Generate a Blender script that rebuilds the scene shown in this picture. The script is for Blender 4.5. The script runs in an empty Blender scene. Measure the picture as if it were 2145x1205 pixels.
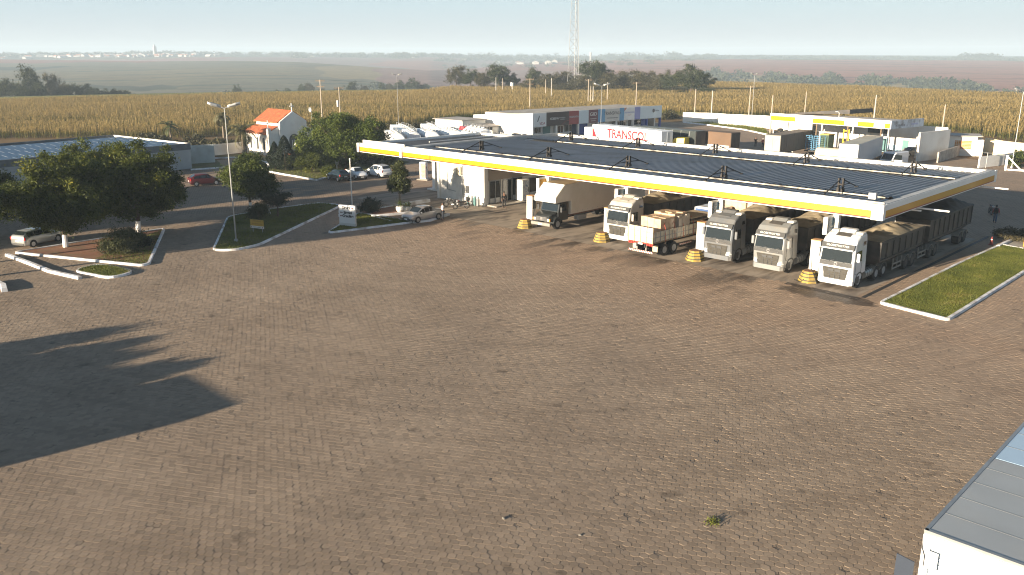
import bpy, bmesh, math, random
import numpy as np
from mathutils import Vector, Matrix

# ------------------------------------------------------------------ camera, sky, sun
R = math.radians
sc = bpy.context.scene
COL = sc.collection
F, CX, CY, YH, CAMH = 1770.0, 1072.5, 602.5, 112.0, 16.0     # photo pixels (2145 wide), metres
PITCH = math.atan((CY - YH) / F)
YAW = R(44.2)
cam = bpy.data.cameras.new('camera')
cam.sensor_width = 36.0
cam.lens = 36.0 * F / 2145.0
cam.clip_start, cam.clip_end = 0.5, 40000
cam_o = bpy.data.objects.new('camera', cam)
COL.objects.link(cam_o)
cam_o.location = (0, 0, CAMH)
cam_o.rotation_euler = (R(90) - PITCH, 0, YAW)
sc.camera = cam_o

SUN_EL, SUN_D = R(10.3), R(8.0)         # low morning sun behind the camera; shadows run along (sin8, cos8)
W = bpy.data.worlds.new('World'); sc.world = W; W.use_nodes = True
nt = W.node_tree; nt.nodes.clear()
sky = nt.nodes.new('ShaderNodeTexSky'); sky.sky_type = 'NISHITA'; sky.sun_disc = False
sky.sun_elevation = SUN_EL
sky.sun_rotation = math.atan2(-math.sin(SUN_D), -math.cos(SUN_D))
sky.altitude = 500; sky.air_density = 1.1; sky.dust_density = 0.6; sky.ozone_density = 1.6
bg = nt.nodes.new('ShaderNodeBackground'); bg.inputs[1].default_value = 0.05
tc = nt.nodes.new('ShaderNodeTexCoord'); sep = nt.nodes.new('ShaderNodeSeparateXYZ')
ramp = nt.nodes.new('ShaderNodeValToRGB')            # pale morning air low over the horizon
ramp.color_ramp.elements[0].position = 0.0; ramp.color_ramp.elements[0].color = (1, 1, 1, 1)
ramp.color_ramp.elements[1].position = 0.30; ramp.color_ramp.elements[1].color = (0, 0, 0, 1)
e = ramp.color_ramp.elements.new(0.10); e.color = (.72, .72, .72, 1)
bg2 = nt.nodes.new('ShaderNodeBackground'); bg2.inputs[1].default_value = 0.245
skc = nt.nodes.new('ShaderNodeValToRGB')
skc.color_ramp.elements[0].position = 0.0; skc.color_ramp.elements[0].color = (.86, .90, .92, 1)
skc.color_ramp.elements[1].position = 0.065; skc.color_ramp.elements[1].color = (.72, .96, 1.12, 1)
e = skc.color_ramp.elements.new(0.16); e.color = (.34, .62, 1.05, 1)
mx = nt.nodes.new('ShaderNodeMixShader'); wo = nt.nodes.new('ShaderNodeOutputWorld')
L = nt.links.new
L(sky.outputs[0], bg.inputs[0]); L(tc.outputs['Generated'], sep.inputs[0]); L(sep.outputs[2], ramp.inputs[0])
L(sep.outputs[2], skc.inputs[0]); L(skc.outputs[0], bg2.inputs[0])
L(ramp.outputs[0], mx.inputs[0]); L(bg.outputs[0], mx.inputs[1]); L(bg2.outputs[0], mx.inputs[2]); L(mx.outputs[0], wo.inputs[0])

sun = bpy.data.lights.new('sun', 'SUN'); sun.energy = 5.0; sun.angle = R(0.5); sun.color = (1.0, .84, .63)
sun_o = bpy.data.objects.new('sun', sun); COL.objects.link(sun_o)
sd = Vector((math.sin(SUN_D) * math.cos(SUN_EL), math.cos(SUN_D) * math.cos(SUN_EL), -math.sin(SUN_EL)))
sun_o.rotation_euler = sd.to_track_quat('-Z', 'Y').to_euler()
sun_o.location = (-30, -60, 60)

sc.view_settings.view_transform = 'Standard'; sc.view_settings.look = 'None'
sc.view_settings.exposure = 1.66; sc.view_settings.gamma = 1.0; sc.view_settings.use_curve_mapping = False
sc.cycles.max_bounces = 5; sc.cycles.diffuse_bounces = 2; sc.cycles.glossy_bounces = 3
sc.cycles.transmission_bounces = 4; sc.cycles.volume_bounces = 0; sc.cycles.transparent_max_bounces = 6
sc.cycles.use_adaptive_sampling = True; sc.cycles.adaptive_threshold = 0.012
sc.cycles.filter_width = 1.15
sc.cycles.use_denoising = True
sc.cycles.sample_clamp_indirect = 4.0

# ------------------------------------------------------------------ helpers
random.seed(4)
HAZE = 3.0e-4
cP, sP, cA, sA = math.cos(PITCH), math.sin(PITCH), math.cos(YAW), math.sin(YAW)

def g(px, py, z=0.0):
    """the point at height z that the photograph shows at this pixel, in yard axes (x along the canopy front, y along the lanes)"""
    a, b = (px - CX) / F, -(py - CY) / F
    r = (a, cP + b * sP, -sP + b * cP)
    t = (z - CAMH) / r[2]
    X, Y = r[0] * t, r[1] * t
    return Vector((X * cA - Y * sA, X * sA + Y * cA, z))

def hz(px, py, p):
    """height above ground that pixel row py has over ground point p"""
    a, b = (px - CX) / F, -(py - CY) / F
    r = (a, cP + b * sP, -sP + b * cP)
    return CAMH + r[2] * math.hypot(p[0], p[1]) / math.hypot(r[0], r[1])

def polar(px, D):
    """point at horizontal distance D on the bearing of photo column px at the horizon"""
    az = math.atan((px - CX) * cP / F)
    X, Y = D * math.sin(az), D * math.cos(az)
    return X * cA - Y * sA, X * sA + Y * cA

MATS = {}
def mat(name, col=None, rough=.7, metal=0.0, noise=None, bump=None, spec=.5, trans=0.0, dirt=None, coat=0.0):
    """principled material; noise=(scale, amount) varies the colour, dirt=(colour, amount, scale) adds blotches"""
    if name in MATS: return MATS[name]
    m = bpy.data.materials.new(name); m.use_nodes = True; MATS[name] = m
    t = m.node_tree; b = t.nodes['Principled BSDF']
    b.inputs['Roughness'].default_value = rough; b.inputs['Metallic'].default_value = metal
    b.inputs['Specular IOR Level'].default_value = spec
    b.inputs['Coat Weight'].default_value = coat
    b.inputs['Base Color'].default_value = (*col, 1)
    co = t.nodes.new('ShaderNodeTexCoord'); src = None
    if noise:
        n = t.nodes.new('ShaderNodeTexNoise'); n.inputs['Scale'].default_value = noise[0]; n.inputs['Detail'].default_value = 6
        t.links.new(co.outputs['Object'], n.inputs['Vector'])
        r = t.nodes.new('ShaderNodeMapRange'); r.inputs[1].default_value = .3; r.inputs[2].default_value = .7
        r.inputs[3].default_value = 1 - noise[1]; r.inputs[4].default_value = 1 + noise[1]
        t.links.new(n.outputs[0], r.inputs[0])
        v = t.nodes.new('ShaderNodeVectorMath'); v.operation = 'SCALE'; v.inputs[0].default_value = col
        t.links.new(r.outputs[0], v.inputs['Scale']); src = v.outputs[0]
    if dirt:
        n = t.nodes.new('ShaderNodeTexNoise'); n.inputs['Scale'].default_value = dirt[2]; n.inputs['Detail'].default_value = 8
        t.links.new(co.outputs['Object'], n.inputs['Vector'])
        r = t.nodes.new('ShaderNodeMapRange'); r.inputs[1].default_value = .45; r.inputs[2].default_value = .7
        r.inputs[4].default_value = dirt[1]
        t.links.new(n.outputs[0], r.inputs[0])
        mxn = t.nodes.new('ShaderNodeMix'); mxn.data_type = 'RGBA'
        mxn.inputs[6].default_value = (*col, 1); mxn.inputs[7].default_value = (*dirt[0], 1)
        if src: t.links.new(src, mxn.inputs[6])
        t.links.new(r.outputs[0], mxn.inputs[0]); src = mxn.outputs[2]
    if src: t.links.new(src, b.inputs['Base Color'])
    if bump:
        n = t.nodes.new('ShaderNodeTexNoise'); n.inputs['Scale'].default_value = bump[0]; n.inputs['Detail'].default_value = 4
        t.links.new(co.outputs['Object'], n.inputs['Vector'])
        bb = t.nodes.new('ShaderNodeBump'); bb.inputs['Strength'].default_value = bump[1]; bb.inputs['Distance'].default_value = bump[2]
        t.links.new(n.outputs[0], bb.inputs['Height']); t.links.new(bb.outputs[0], b.inputs['Normal'])
    return m

def leafmat(name, a=None, b=None, scale=.5, trans=.25, c=None):
    """foliage: colour between a and b per leaf and per clump"""
    if name in MATS: return MATS[name]
    m = bpy.data.materials.new(name); m.use_nodes = True; MATS[name] = m
    t = m.node_tree; t.nodes.clear()
    geo = t.nodes.new('ShaderNodeNewGeometry'); co = t.nodes.new('ShaderNodeTexCoord')
    n = t.nodes.new('ShaderNodeTexNoise'); n.inputs['Scale'].default_value = scale; n.inputs['Detail'].default_value = 3
    t.links.new(co.outputs['Object'], n.inputs['Vector'])
    ad = t.nodes.new('ShaderNodeMath'); ad.operation = 'MULTIPLY_ADD'; ad.inputs[1].default_value = .45
    t.links.new(geo.outputs['Random Per Island'], ad.inputs[0])
    r = t.nodes.new('ShaderNodeMapRange'); r.inputs[1].default_value = .35; r.inputs[2].default_value = .68; r.inputs[4].default_value = .6
    t.links.new(n.outputs[0], r.inputs[0]); t.links.new(r.outputs[0], ad.inputs[2])
    cr = t.nodes.new('ShaderNodeValToRGB')
    cr.color_ramp.elements[0].color = (*a, 1); cr.color_ramp.elements[1].color = (*b, 1)
    if c: e = cr.color_ramp.elements.new(.86); e.color = (*b, 1); cr.color_ramp.elements[2].color = (*c, 1)
    t.links.new(ad.outputs[0], cr.inputs[0])
    d = t.nodes.new('ShaderNodeBsdfPrincipled'); d.inputs['Roughness'].default_value = .6; d.inputs['Specular IOR Level'].default_value = .25
    tr = t.nodes.new('ShaderNodeBsdfTranslucent'); mx = t.nodes.new('ShaderNodeMixShader'); mx.inputs[0].default_value = trans
    o = t.nodes.new('ShaderNodeOutputMaterial')
    t.links.new(cr.outputs[0], d.inputs['Base Color']); t.links.new(cr.outputs[0], tr.inputs['Color'])
    t.links.new(d.outputs[0], mx.inputs[1]); t.links.new(tr.outputs[0], mx.inputs[2]); t.links.new(mx.outputs[0], o.inputs[0])
    return m

def tag(o, label=None, cat=None, group=None, kind=None):
    if label: o['label'] = label
    if cat: o['category'] = cat
    if group: o['group'] = group
    if kind: o['kind'] = kind
    return o

def thing(name, label, cat, loc=(0, 0, 0), rz=0.0, group=None):
    o = bpy.data.objects.new(name, None); o.empty_display_size = .5; COL.objects.link(o)
    o.location = loc; o.rotation_euler = (0, 0, rz)
    return tag(o, label, cat, group)

def dup(o, loc=None, rz=None, label=None, parent=None, scale=None):
    """copy of a thing with its parts and sub-parts"""
    c = o.copy(); COL.objects.link(c)
    if parent: c.parent = parent
    for ch in list(o.children): dup(ch, parent=c)
    if loc is not None: c.location = loc
    if rz is not None: c.rotation_euler = (0, 0, rz)
    if label: c['label'] = label
    if scale is not None: c.scale = scale
    return c

class MB:
    """collects shapes; build() makes ONE mesh object"""
    def __init__(s): s.v, s.f, s.m = [], [], []
    def poly(s, pts, m=0):
        i = len(s.v); s.v += [tuple(p) for p in pts]; s.f.append(tuple(range(i, i + len(pts)))); s.m.append(m); return s
    def mesh(s, pts, faces, m=0):
        i = len(s.v); s.v += [tuple(p) for p in pts]
        for f in faces: s.f.append(tuple(i + k for k in f)); s.m.append(m)
        return s
    def box(s, cx, cy, z0, sx, sy, sz, m=0, rz=0.0, top=1.0):
        c, q = math.cos(rz), math.sin(rz); P = []
        for z, k in ((z0, 1.0), (z0 + sz, top)):
            for a, b in ((-1, -1), (1, -1), (1, 1), (-1, 1)):
                x, y = a * sx / 2 * k, b * sy / 2 * k
                P.append((cx + x * c - y * q, cy + x * q + y * c, z))
        return s.mesh(P, [(3, 2, 1, 0), (4, 5, 6, 7), (0, 1, 5, 4), (1, 2, 6, 5), (2, 3, 7, 6), (3, 0, 4, 7)], m)
    def cyl(s, p, q, r0, r1=None, n=10, m=0, caps=True):
        r1 = r0 if r1 is None else r1
        p, q = Vector(p), Vector(q); d = (q - p).normalized()
        a = d.orthogonal().normalized(); b = d.cross(a); P = []
        for c, r in ((p, r0), (q, r1)):
            for k in range(n):
                t = 2 * math.pi * k / n; P.append(c + a * (math.cos(t) * r) + b * (math.sin(t) * r))
        fs = [(k, (k + 1) % n, n + (k + 1) % n, n + k) for k in range(n)]
        if caps: fs += [tuple(range(n - 1, -1, -1)), tuple(range(n, 2 * n))]
        return s.mesh(P, fs, m)
    def tube(s, pts, r, n=6, m=0):
        for a, b in zip(pts[:-1], pts[1:]): s.cyl(a, b, r, r, n, m)
        return s
    def prism(s, prof, a, b, axis='x', m=0):
        """polygon of (y,z) [axis x], (x,z) [axis y] or (x,y) [axis z], extruded from a to b"""
        def P(u, v, t): return (t, u, v) if axis == 'x' else (u, t, v) if axis == 'y' else (u, v, t)
        n = len(prof)
        pts = [P(u, v, a) for u, v in prof] + [P(u, v, b) for u, v in prof]
        fs = [(k, (k + 1) % n, n + (k + 1) % n, n + k) for k in range(n)] + [tuple(range(n - 1, -1, -1)), tuple(range(n, 2 * n))]
        return s.mesh(pts, fs, m)
    def loft(s, rings, m=0, caps=True):
        n = len(rings[0]); pts = [p for r in rings for p in r]; fs = []
        for j in range(len(rings) - 1):
            for k in range(n):
                fs.append((j * n + k, j * n + (k + 1) % n, (j + 1) * n + (k + 1) % n, (j + 1) * n + k))
        if caps: fs += [tuple(range(n - 1, -1, -1)), tuple(range((len(rings) - 1) * n, len(rings) * n))]
        return s.mesh(pts, fs, m)
    def build(s, name, mats, parent=None, loc=None, rz=None, bevel=0.0, smooth=False, seg=1):
        me = bpy.data.meshes.new(name); me.from_pydata(s.v, [], s.f)
        mats = mats if isinstance(mats, (list, tuple)) else [mats]
        for m in mats: me.materials.append(m)
        me.polygons.foreach_set('material_index', s.m)
        bm = bmesh.new(); bm.from_mesh(me)
        bmesh.ops.recalc_face_normals(bm, faces=bm.faces)
        if bevel:
            bmesh.ops.remove_doubles(bm, verts=bm.verts, dist=.0005)
            ed = [x for x in bm.edges if len(x.link_faces) == 2 and x.calc_face_angle() > .5]
            bmesh.ops.bevel(bm, geom=ed, offset=bevel, segments=seg, affect='EDGES', clamp_overlap=True)
        bm.to_mesh(me); bm.free()
        if smooth:
            me.polygons.foreach_set('use_smooth', [True] * len(me.polygons))
        o = bpy.data.objects.new(name, me); COL.objects.link(o)
        if parent: o.parent = parent
        if loc is not None: o.location = loc
        if rz is not None: o.rotation_euler = (0, 0, rz)
        return o

def quads(name, V, mats, parent=None, fidx=None, midx=None):
    """one mesh of separate quads from an (n,4,3) array"""
    n = len(V); me = bpy.data.meshes.new(name)
    me.vertices.add(n * 4); me.vertices.foreach_set('co', np.ascontiguousarray(V, dtype=np.float32).ravel())
    me.loops.add(n * 4); me.loops.foreach_set('vertex_index', np.arange(n * 4, dtype=np.int32))
    me.polygons.add(n); me.polygons.foreach_set('loop_start', np.arange(0, n * 4, 4, dtype=np.int32))
    me.polygons.foreach_set('loop_total', np.full(n, 4, dtype=np.int32))
    for m in (mats if isinstance(mats, (list, tuple)) else [mats]): me.materials.append(m)
    if midx is not None: me.polygons.foreach_set('material_index', np.asarray(midx, dtype=np.int32))
    me.update(calc_edges=True)
    o = bpy.data.objects.new(name, me); COL.objects.link(o)
    if parent: o.parent = parent
    return o

def leaves(rng, C, size, aspect=.45, spread=0.0, up=0.0):
    """diamond leaves at centres C (n,3)"""
    n = len(C)
    a = rng.normal(size=(n, 3)); a[:, 2] += up; a /= np.linalg.norm(a, axis=1)[:, None]
    b = np.cross(a, rng.normal(size=(n, 3))); b /= np.linalg.norm(b, axis=1)[:, None] + 1e-9
    s = (size * rng.uniform(.6, 1.3, n))[:, None]
    a = a * s; b = b * s * aspect
    return np.stack([C - a, C + b, C + a, C - b], axis=1)

def crown_points(rng, ells, clumps, per, cr):
    """leaf centres in clumps near the shells of ellipsoids (cx,cy,cz,rx,ry,rz)"""
    vol = np.array([e[3] * e[4] * e[5] for e in ells]) ** .67; vol /= vol.sum(); out = []
    for e, w in zip(ells, vol):
        k = max(3, int(clumps * w))
        d = rng.normal(size=(k, 3)); d /= np.linalg.norm(d, axis=1)[:, None]
        r = rng.uniform(.45, 1.06, k)[:, None] ** .6
        c = np.array(e[:3]) + d * r * np.array(e[3:6])
        rr = cr * rng.uniform(.55, 1.25, k)
        p = rng.normal(size=(k, per, 3)) * .55
        p[:, :, 2] *= .75
        out.append((c[:, None, :] + p * rr[:, None, None]).reshape(-1, 3))
    return np.concatenate(out)

def text(s, size, parent, loc, rot, m, name='lettering', extrude=.004, align='CENTER', bold=0.0, sx=1.0):
    c = bpy.data.curves.new('t', 'FONT'); c.body = s; c.size = size; c.extrude = extrude; c.align_x = align; c.align_y = 'CENTER'; c.offset = bold
    t = bpy.data.objects.new('t', c); me = bpy.data.meshes.new_from_object(t); bpy.data.objects.remove(t)
    me.materials.append(m)
    o = bpy.data.objects.new(name, me); COL.objects.link(o); o.parent = parent; o.location = loc; o.rotation_euler = rot; o.scale = (sx, 1, 1)
    return o
FRONT = (R(90), 0, 0)           # lettering that reads on a face looking to -y
RIGHT = (R(90), 0, R(90))       # lettering that reads on a face looking to +x

# ------------------------------------------------------------------ materials
white = mat('white_paint', (.80, .79, .76), .45, noise=(.6, .05))
white_old = mat('weathered_white_paint', (.76, .74, .70), .75, noise=(.7, .07), dirt=((.42, .36, .28), .55, .8))
wall_white = mat('lime_white_wall', (.78, .76, .71), .85, noise=(.4, .06), dirt=((.50, .40, .30), .45, .35))
kerbwhite = mat('whitewashed_kerb', (.74, .74, .75), .9, noise=(2, .08), dirt=((.30, .24, .19), .85, .9))
yellow = mat('fascia_yellow', (.56, .27, .004), .4, noise=(.5, .05))
redline = mat('fascia_red', (.30, .022, .010), .4)
grey = mat('grey_metal', (.33, .34, .35), .5, .3, noise=(1, .1))
dgrey = mat('dark_grey_plastic', (.045, .047, .05), .5)
black = mat('black_rubber', (.018, .018, .019), .8)
rustblack = mat('black_steel_with_rust', (.03, .026, .024), .6, .4, noise=(3, .3))
chrome = mat('bright_metal', (.75, .75, .76), .25, .9)
glass = mat('tinted_glass', (.012, .016, .018), .04, 0, spec=.8)
glass_w = mat('windscreen_glass', (.010, .013, .014), .04, 0, spec=1.0)
redlamp = mat('red_lamp_lens', (.5, .02, .015), .25)
amber = mat('amber_lamp_lens', (.8, .3, .03), .3)
lamp_clear = mat('clear_lamp_lens', (.7, .72, .72), .12, .3)
plate = mat('number_plate', (.6, .6, .58), .5)
conc = mat('grey_concrete', (.36, .33, .29), .9, noise=(.8, .12), dirt=((.18, .15, .12), .6, .5), bump=(20, .2, .01))
wood = mat('weathered_wood', (.20, .14, .09), .85, noise=(6, .25))
polewood = mat('pole_concrete', (.36, .31, .25), .9, noise=(2, .15))
galv = mat('galvanised_steel', (.32, .33, .33), .45, .6, noise=(2, .12))
trunkm = mat('bark', (.11, .08, .055), .95, noise=(6, .3), bump=(18, .6, .02))
trunkpal = mat('palm_trunk_bark', (.20, .16, .12), .95, noise=(8, .3), bump=(10, .6, .02))
soil = mat('red_soil', (.23, .10, .052), .95, noise=(.5, .2), dirt=((.14, .11, .05), .7, .6), bump=(12, .4, .03))
tarp = mat('brown_canvas', (.32, .265, .18), .9, noise=(1.2, .18), dirt=((.13, .10, .07), .6, .8))
tarp_dk = mat('dark_canvas', (.085, .075, .065), .85, noise=(1.2, .2))
steel_dk = mat('dirty_black_steel', (.05, .046, .043), .65, .1, noise=(.8, .25), dirt=((.14, .11, .085), .6, .7))
G1 = leafmat('deep_green_leaves', (.016, .028, .007), (.115, .135, .020), .45, .42, (.40, .34, .045))
G2 = leafmat('mid_green_leaves', (.022, .038, .010), (.10, .125, .022), .5, .3)
G3 = leafmat('dry_olive_leaves', (.042, .038, .020), (.105, .088, .044), .12, .15)
G4 = leafmat('cypress_needles', (.006, .012, .007), (.018, .030, .013), 1.5, .1)
GP = leafmat('palm_leaflets', (.022, .034, .010), (.085, .095, .03), 1.0, .2)

# pavers: hexagons of 0.31 m whose columns run along the lanes
def paver_material(stones=False):
    m = bpy.data.materials.new('concrete_paving_stones' if stones else 'hexagonal_concrete_pavers'); m.use_nodes = True
    t = m.node_tree; N = t.nodes.new; b = t.nodes['Principled BSDF']; K = t.links.new
    def vm(op, a=None, bb=None, sc_=None):
        n = N('ShaderNodeVectorMath'); n.operation = op
        for i, x in ((0, a), (1, bb)):
            if x is None: continue
            if hasattr(x, 'links'): K(x, n.inputs[i])
            else: n.inputs[i].default_value = x
        if sc_ is not None:
            if hasattr(sc_, 'links'): K(sc_, n.inputs['Scale'])
            else: n.inputs['Scale'].default_value = sc_
        return n
    def ma(op, a, bb=None, c=None, clamp=False):
        n = N('ShaderNodeMath'); n.operation = op; n.use_clamp = clamp
        for i, x in enumerate((a, bb, c)):
            if x is None: continue
            if hasattr(x, 'links'): K(x, n.inputs[i])
            else: n.inputs[i].default_value = x
        return n.outputs[0]
    s = .31; lx, ly = s * math.sqrt(3), s
    geo = N('ShaderNodeNewGeometry'); P = vm('MULTIPLY', geo.outputs['Position'], (1, 1, 0)).outputs[0]
    wob = N('ShaderNodeTexNoise'); wob.inputs['Scale'].default_value = .7; K(P, wob.inputs['Vector'])
    Pw = vm('ADD', P, vm('SCALE', vm('SUBTRACT', wob.outputs['Color'], (.5, .5, .5)).outputs[0], sc_=.10).outputs[0]).outputs[0]
    Pw = vm('MULTIPLY', Pw, (1, 1, 0)).outputs[0]
    q = vm('MULTIPLY', Pw, (1 / lx, 1 / ly, 0)).outputs[0]
    def loc(off):
        f = vm('FRACTION', vm('ADD', q, off).outputs[0]).outputs[0]
        return vm('MULTIPLY', vm('SUBTRACT', f, (.5, .5, 0)).outputs[0], (lx, ly, 0)).outputs[0]
    da, db = loc((.5, .5, 0)), loc((0, 0, 0))
    la, lb = vm('LENGTH', da).outputs['Value'], vm('LENGTH', db).outputs['Value']
    sel = ma('LESS_THAN', lb, la)
    mixv = N('ShaderNodeMix'); mixv.data_type = 'VECTOR'; K(sel, mixv.inputs[0]); K(da, mixv.inputs[4]); K(db, mixv.inputs[5])
    d = mixv.outputs[1]
    sp = N('ShaderNodeSeparateXYZ'); K(vm('ABSOLUTE', d).outputs[0], sp.inputs[0])
    hexd = ma('MAXIMUM', sp.outputs[1], ma('ADD', ma('MULTIPLY', sp.outputs[0], math.cos(R(30))), ma('MULTIPLY', sp.outputs[1], .5)))
    edge = ma('SUBTRACT', s / 2, hexd)
    cell = vm('SUBTRACT', Pw, d).outputs[0]
    cs = vm('SNAP', vm('ADD', cell, (.02, .02, 0)).outputs[0], (.05, .05, 1)).outputs[0]
    wn = N('ShaderNodeTexWhiteNoise'); wn.noise_dimensions = '3D'; K(cs, wn.inputs['Vector'])
    # height: domed stones, each tilted a little its own way
    rm = N('ShaderNodeMapRange'); rm.interpolation_type = 'SMOOTHSTEP'; rm.inputs[1].default_value = 0.0; rm.inputs[2].default_value = .026
    K(edge, rm.inputs[0])
    tilt = vm('DOT_PRODUCT', d, vm('SUBTRACT', wn.outputs['Color'], (.5, .5, .5)).outputs[0]).outputs['Value']
    fine = N('ShaderNodeTexNoise'); fine.inputs['Scale'].default_value = 30; K(P, fine.inputs['Vector'])
    big = N('ShaderNodeTexNoise'); big.inputs['Scale'].default_value = .35; big.inputs['Detail'].default_value = 3; K(P, big.inputs['Vector'])
    h = ma('MULTIPLY_ADD', rm.outputs[0], 0.0 if stones else .021, ma('MULTIPLY', tilt, 0.0 if stones else .075))
    h = ma('MULTIPLY_ADD', fine.outputs[0], .0035, h)
    h = ma('MULTIPLY_ADD', big.outputs[0], .01 if stones else .05, h)
    bp = N('ShaderNodeBump'); bp.inputs['Strength'].default_value = 1.0; bp.inputs['Distance'].default_value = 1.0
    K(h, bp.inputs['Height']); K(bp.outputs[0], b.inputs['Normal'])
    # colour: dusty grey-brown, stone to stone variation, worn patches, dark joints
    n1 = N('ShaderNodeTexNoise'); n1.inputs['Scale'].default_value = .16; n1.inputs['Detail'].default_value = 8; n1.inputs['Roughness'].default_value = .62; K(P, n1.inputs['Vector'])
    cr = N('ShaderNodeValToRGB')
    cr.color_ramp.elements[0].position = .3; cr.color_ramp.elements[0].color = (.222, .168, .122, 1)
    cr.color_ramp.elements[1].position = .7; cr.color_ramp.elements[1].color = (.310, .240, .176, 1)
    K(n1.outputs[0], cr.inputs[0])
    var = N('ShaderNodeMapRange'); var.inputs[3].default_value = .88; var.inputs[4].default_value = 1.11; K(geo.outputs['Random Per Island'] if stones else wn.outputs['Value'], var.inputs[0])
    c1 = vm('SCALE', cr.outputs[0], sc_=var.outputs[0]).outputs[0]
    # red dust where the trucks turn (towards the canopy), oil and water marks in front of the lanes
    sx = N('ShaderNodeSeparateXYZ'); K(P, sx.inputs[0])
    dust = N('ShaderNodeMapRange'); dust.interpolation_type = 'SMOOTHSTEP'; dust.inputs[1].default_value = 30; dust.inputs[2].default_value = 56; dust.inputs[4].default_value = .75
    K(sx.outputs[1], dust.inputs[0])
    nd = N('ShaderNodeTexNoise'); nd.inputs['Scale'].default_value = .22; nd.inputs['Detail'].default_value = 5; K(P, nd.inputs['Vector'])
    dm = N('ShaderNodeMix'); dm.data_type = 'RGBA'; dm.inputs[7].default_value = (.360, .245, .165, 1); K(c1, dm.inputs[6])
    K(ma('MULTIPLY', dust.outputs[0], nd.outputs[0]), dm.inputs[0])
    st = N('ShaderNodeTexNoise'); st.inputs['Scale'].default_value = 1.0; st.inputs['Detail'].default_value = 6; st.inputs['Distortion'].default_value = .6
    K(vm('MULTIPLY', P, (.55, .16, 1)).outputs[0], st.inputs['Vector'])
    bandv = ma('SUBTRACT', 1, ma('MULTIPLY', ma('ABSOLUTE', ma('SUBTRACT', sx.outputs[1], 55.5)), 1 / 7.5), clamp=True)
    bandu = N('ShaderNodeMapRange'); bandu.inputs[1].default_value = -22; bandu.inputs[2].default_value = -30; bandu.clamp = True; K(sx.outputs[0], bandu.inputs[0])
    stm = N('ShaderNodeMapRange'); stm.inputs[1].default_value = .46; stm.inputs[2].default_value = .57; stm.inputs[4].default_value = .9; K(st.outputs[0], stm.inputs[0])
    ws = ma('MULTIPLY', ma('MULTIPLY', stm.outputs[0], bandv), ma('MULTIPLY_ADD', bandu.outputs[0], .85, .15))
    n3 = N('ShaderNodeTexNoise'); n3.inputs['Scale'].default_value = .8; n3.inputs['Detail'].default_value = 7; K(P, n3.inputs['Vector'])
    spots = N('ShaderNodeMapRange'); spots.inputs[1].default_value = .63; spots.inputs[2].default_value = .72; spots.inputs[4].default_value = .55; K(n3.outputs[0], spots.inputs[0])
    # tyre arcs
    arc = N('ShaderNodeTexWave'); arc.wave_type = 'RINGS'; arc.rings_direction = 'Z'; arc.inputs['Scale'].default_value = .10; arc.inputs['Distortion'].default_value = 3; arc.inputs['Detail'].default_value = 4; arc.inputs['Detail Scale'].default_value = .3
    K(vm('SUBTRACT', P, (-58, 62, 0)).outputs[0], arc.inputs['Vector'])
    am = N('ShaderNodeMapRange'); am.inputs[1].default_value = .82; am.inputs[2].default_value = 1; am.inputs[4].default_value = .22; K(arc.outputs[1], am.inputs[0])
    pud = vm('LENGTH', vm('MULTIPLY', vm('SUBTRACT', P, (-23.6, 55.0, 0)).outputs[0], (.27, .75, 0)).outputs[0]).outputs['Value']
    pm = N('ShaderNodeMapRange'); pm.interpolation_type = 'SMOOTHSTEP'; pm.inputs[1].default_value = 1.05; pm.inputs[2].default_value = .80; pm.inputs[4].default_value = .85
    K(ma('ADD', pud, ma('MULTIPLY', ma('SUBTRACT', n3.outputs[0], .5), 1.5)), pm.inputs[0])
    ws = ma('MAXIMUM', ws, pm.outputs[0])
    dk = ma('MAXIMUM', ma('MAXIMUM', ws, spots.outputs[0]), ma('MULTIPLY', am.outputs[0], n1.outputs[0]))
    jm = N('ShaderNodeMapRange'); jm.inputs[1].default_value = 0.0; jm.inputs[2].default_value = .021; jm.inputs[3].default_value = 0.0 if stones else .92; jm.inputs[4].default_value = 0; K(edge, jm.inputs[0])
    d2 = N('ShaderNodeMix'); d2.data_type = 'RGBA'; d2.inputs[7].default_value = (.060, .045, .034, 1); K(dm.outputs[2], d2.inputs[6])
    K(dk, d2.inputs[0])
    d3 = N('ShaderNodeMix'); d3.data_type = 'RGBA'; d3.inputs[7].default_value = (.055, .040, .030, 1); K(d2.outputs[2], d3.inputs[6]); K(jm.outputs[0], d3.inputs[0])
    K(d3.outputs[2], b.inputs['Base Color'])
    ro = ma('SUBTRACT', .9, ma('MULTIPLY', ws, .45)); K(ro, b.inputs['Roughness'])
    b.inputs['Specular IOR Level'].default_value = .3
    return m
pavers = paver_material(); stonem = paver_material(True)

# ------------------------------------------------------------------ terrain: plateau, valley, far hills
def edge_D(px):
    return np.interp(px, [-800, 0, 500, 930, 1250, 1500, 1800, 2145, 3000], [372, 376, 384, 402, 440, 478, 434, 377, 340])

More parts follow.
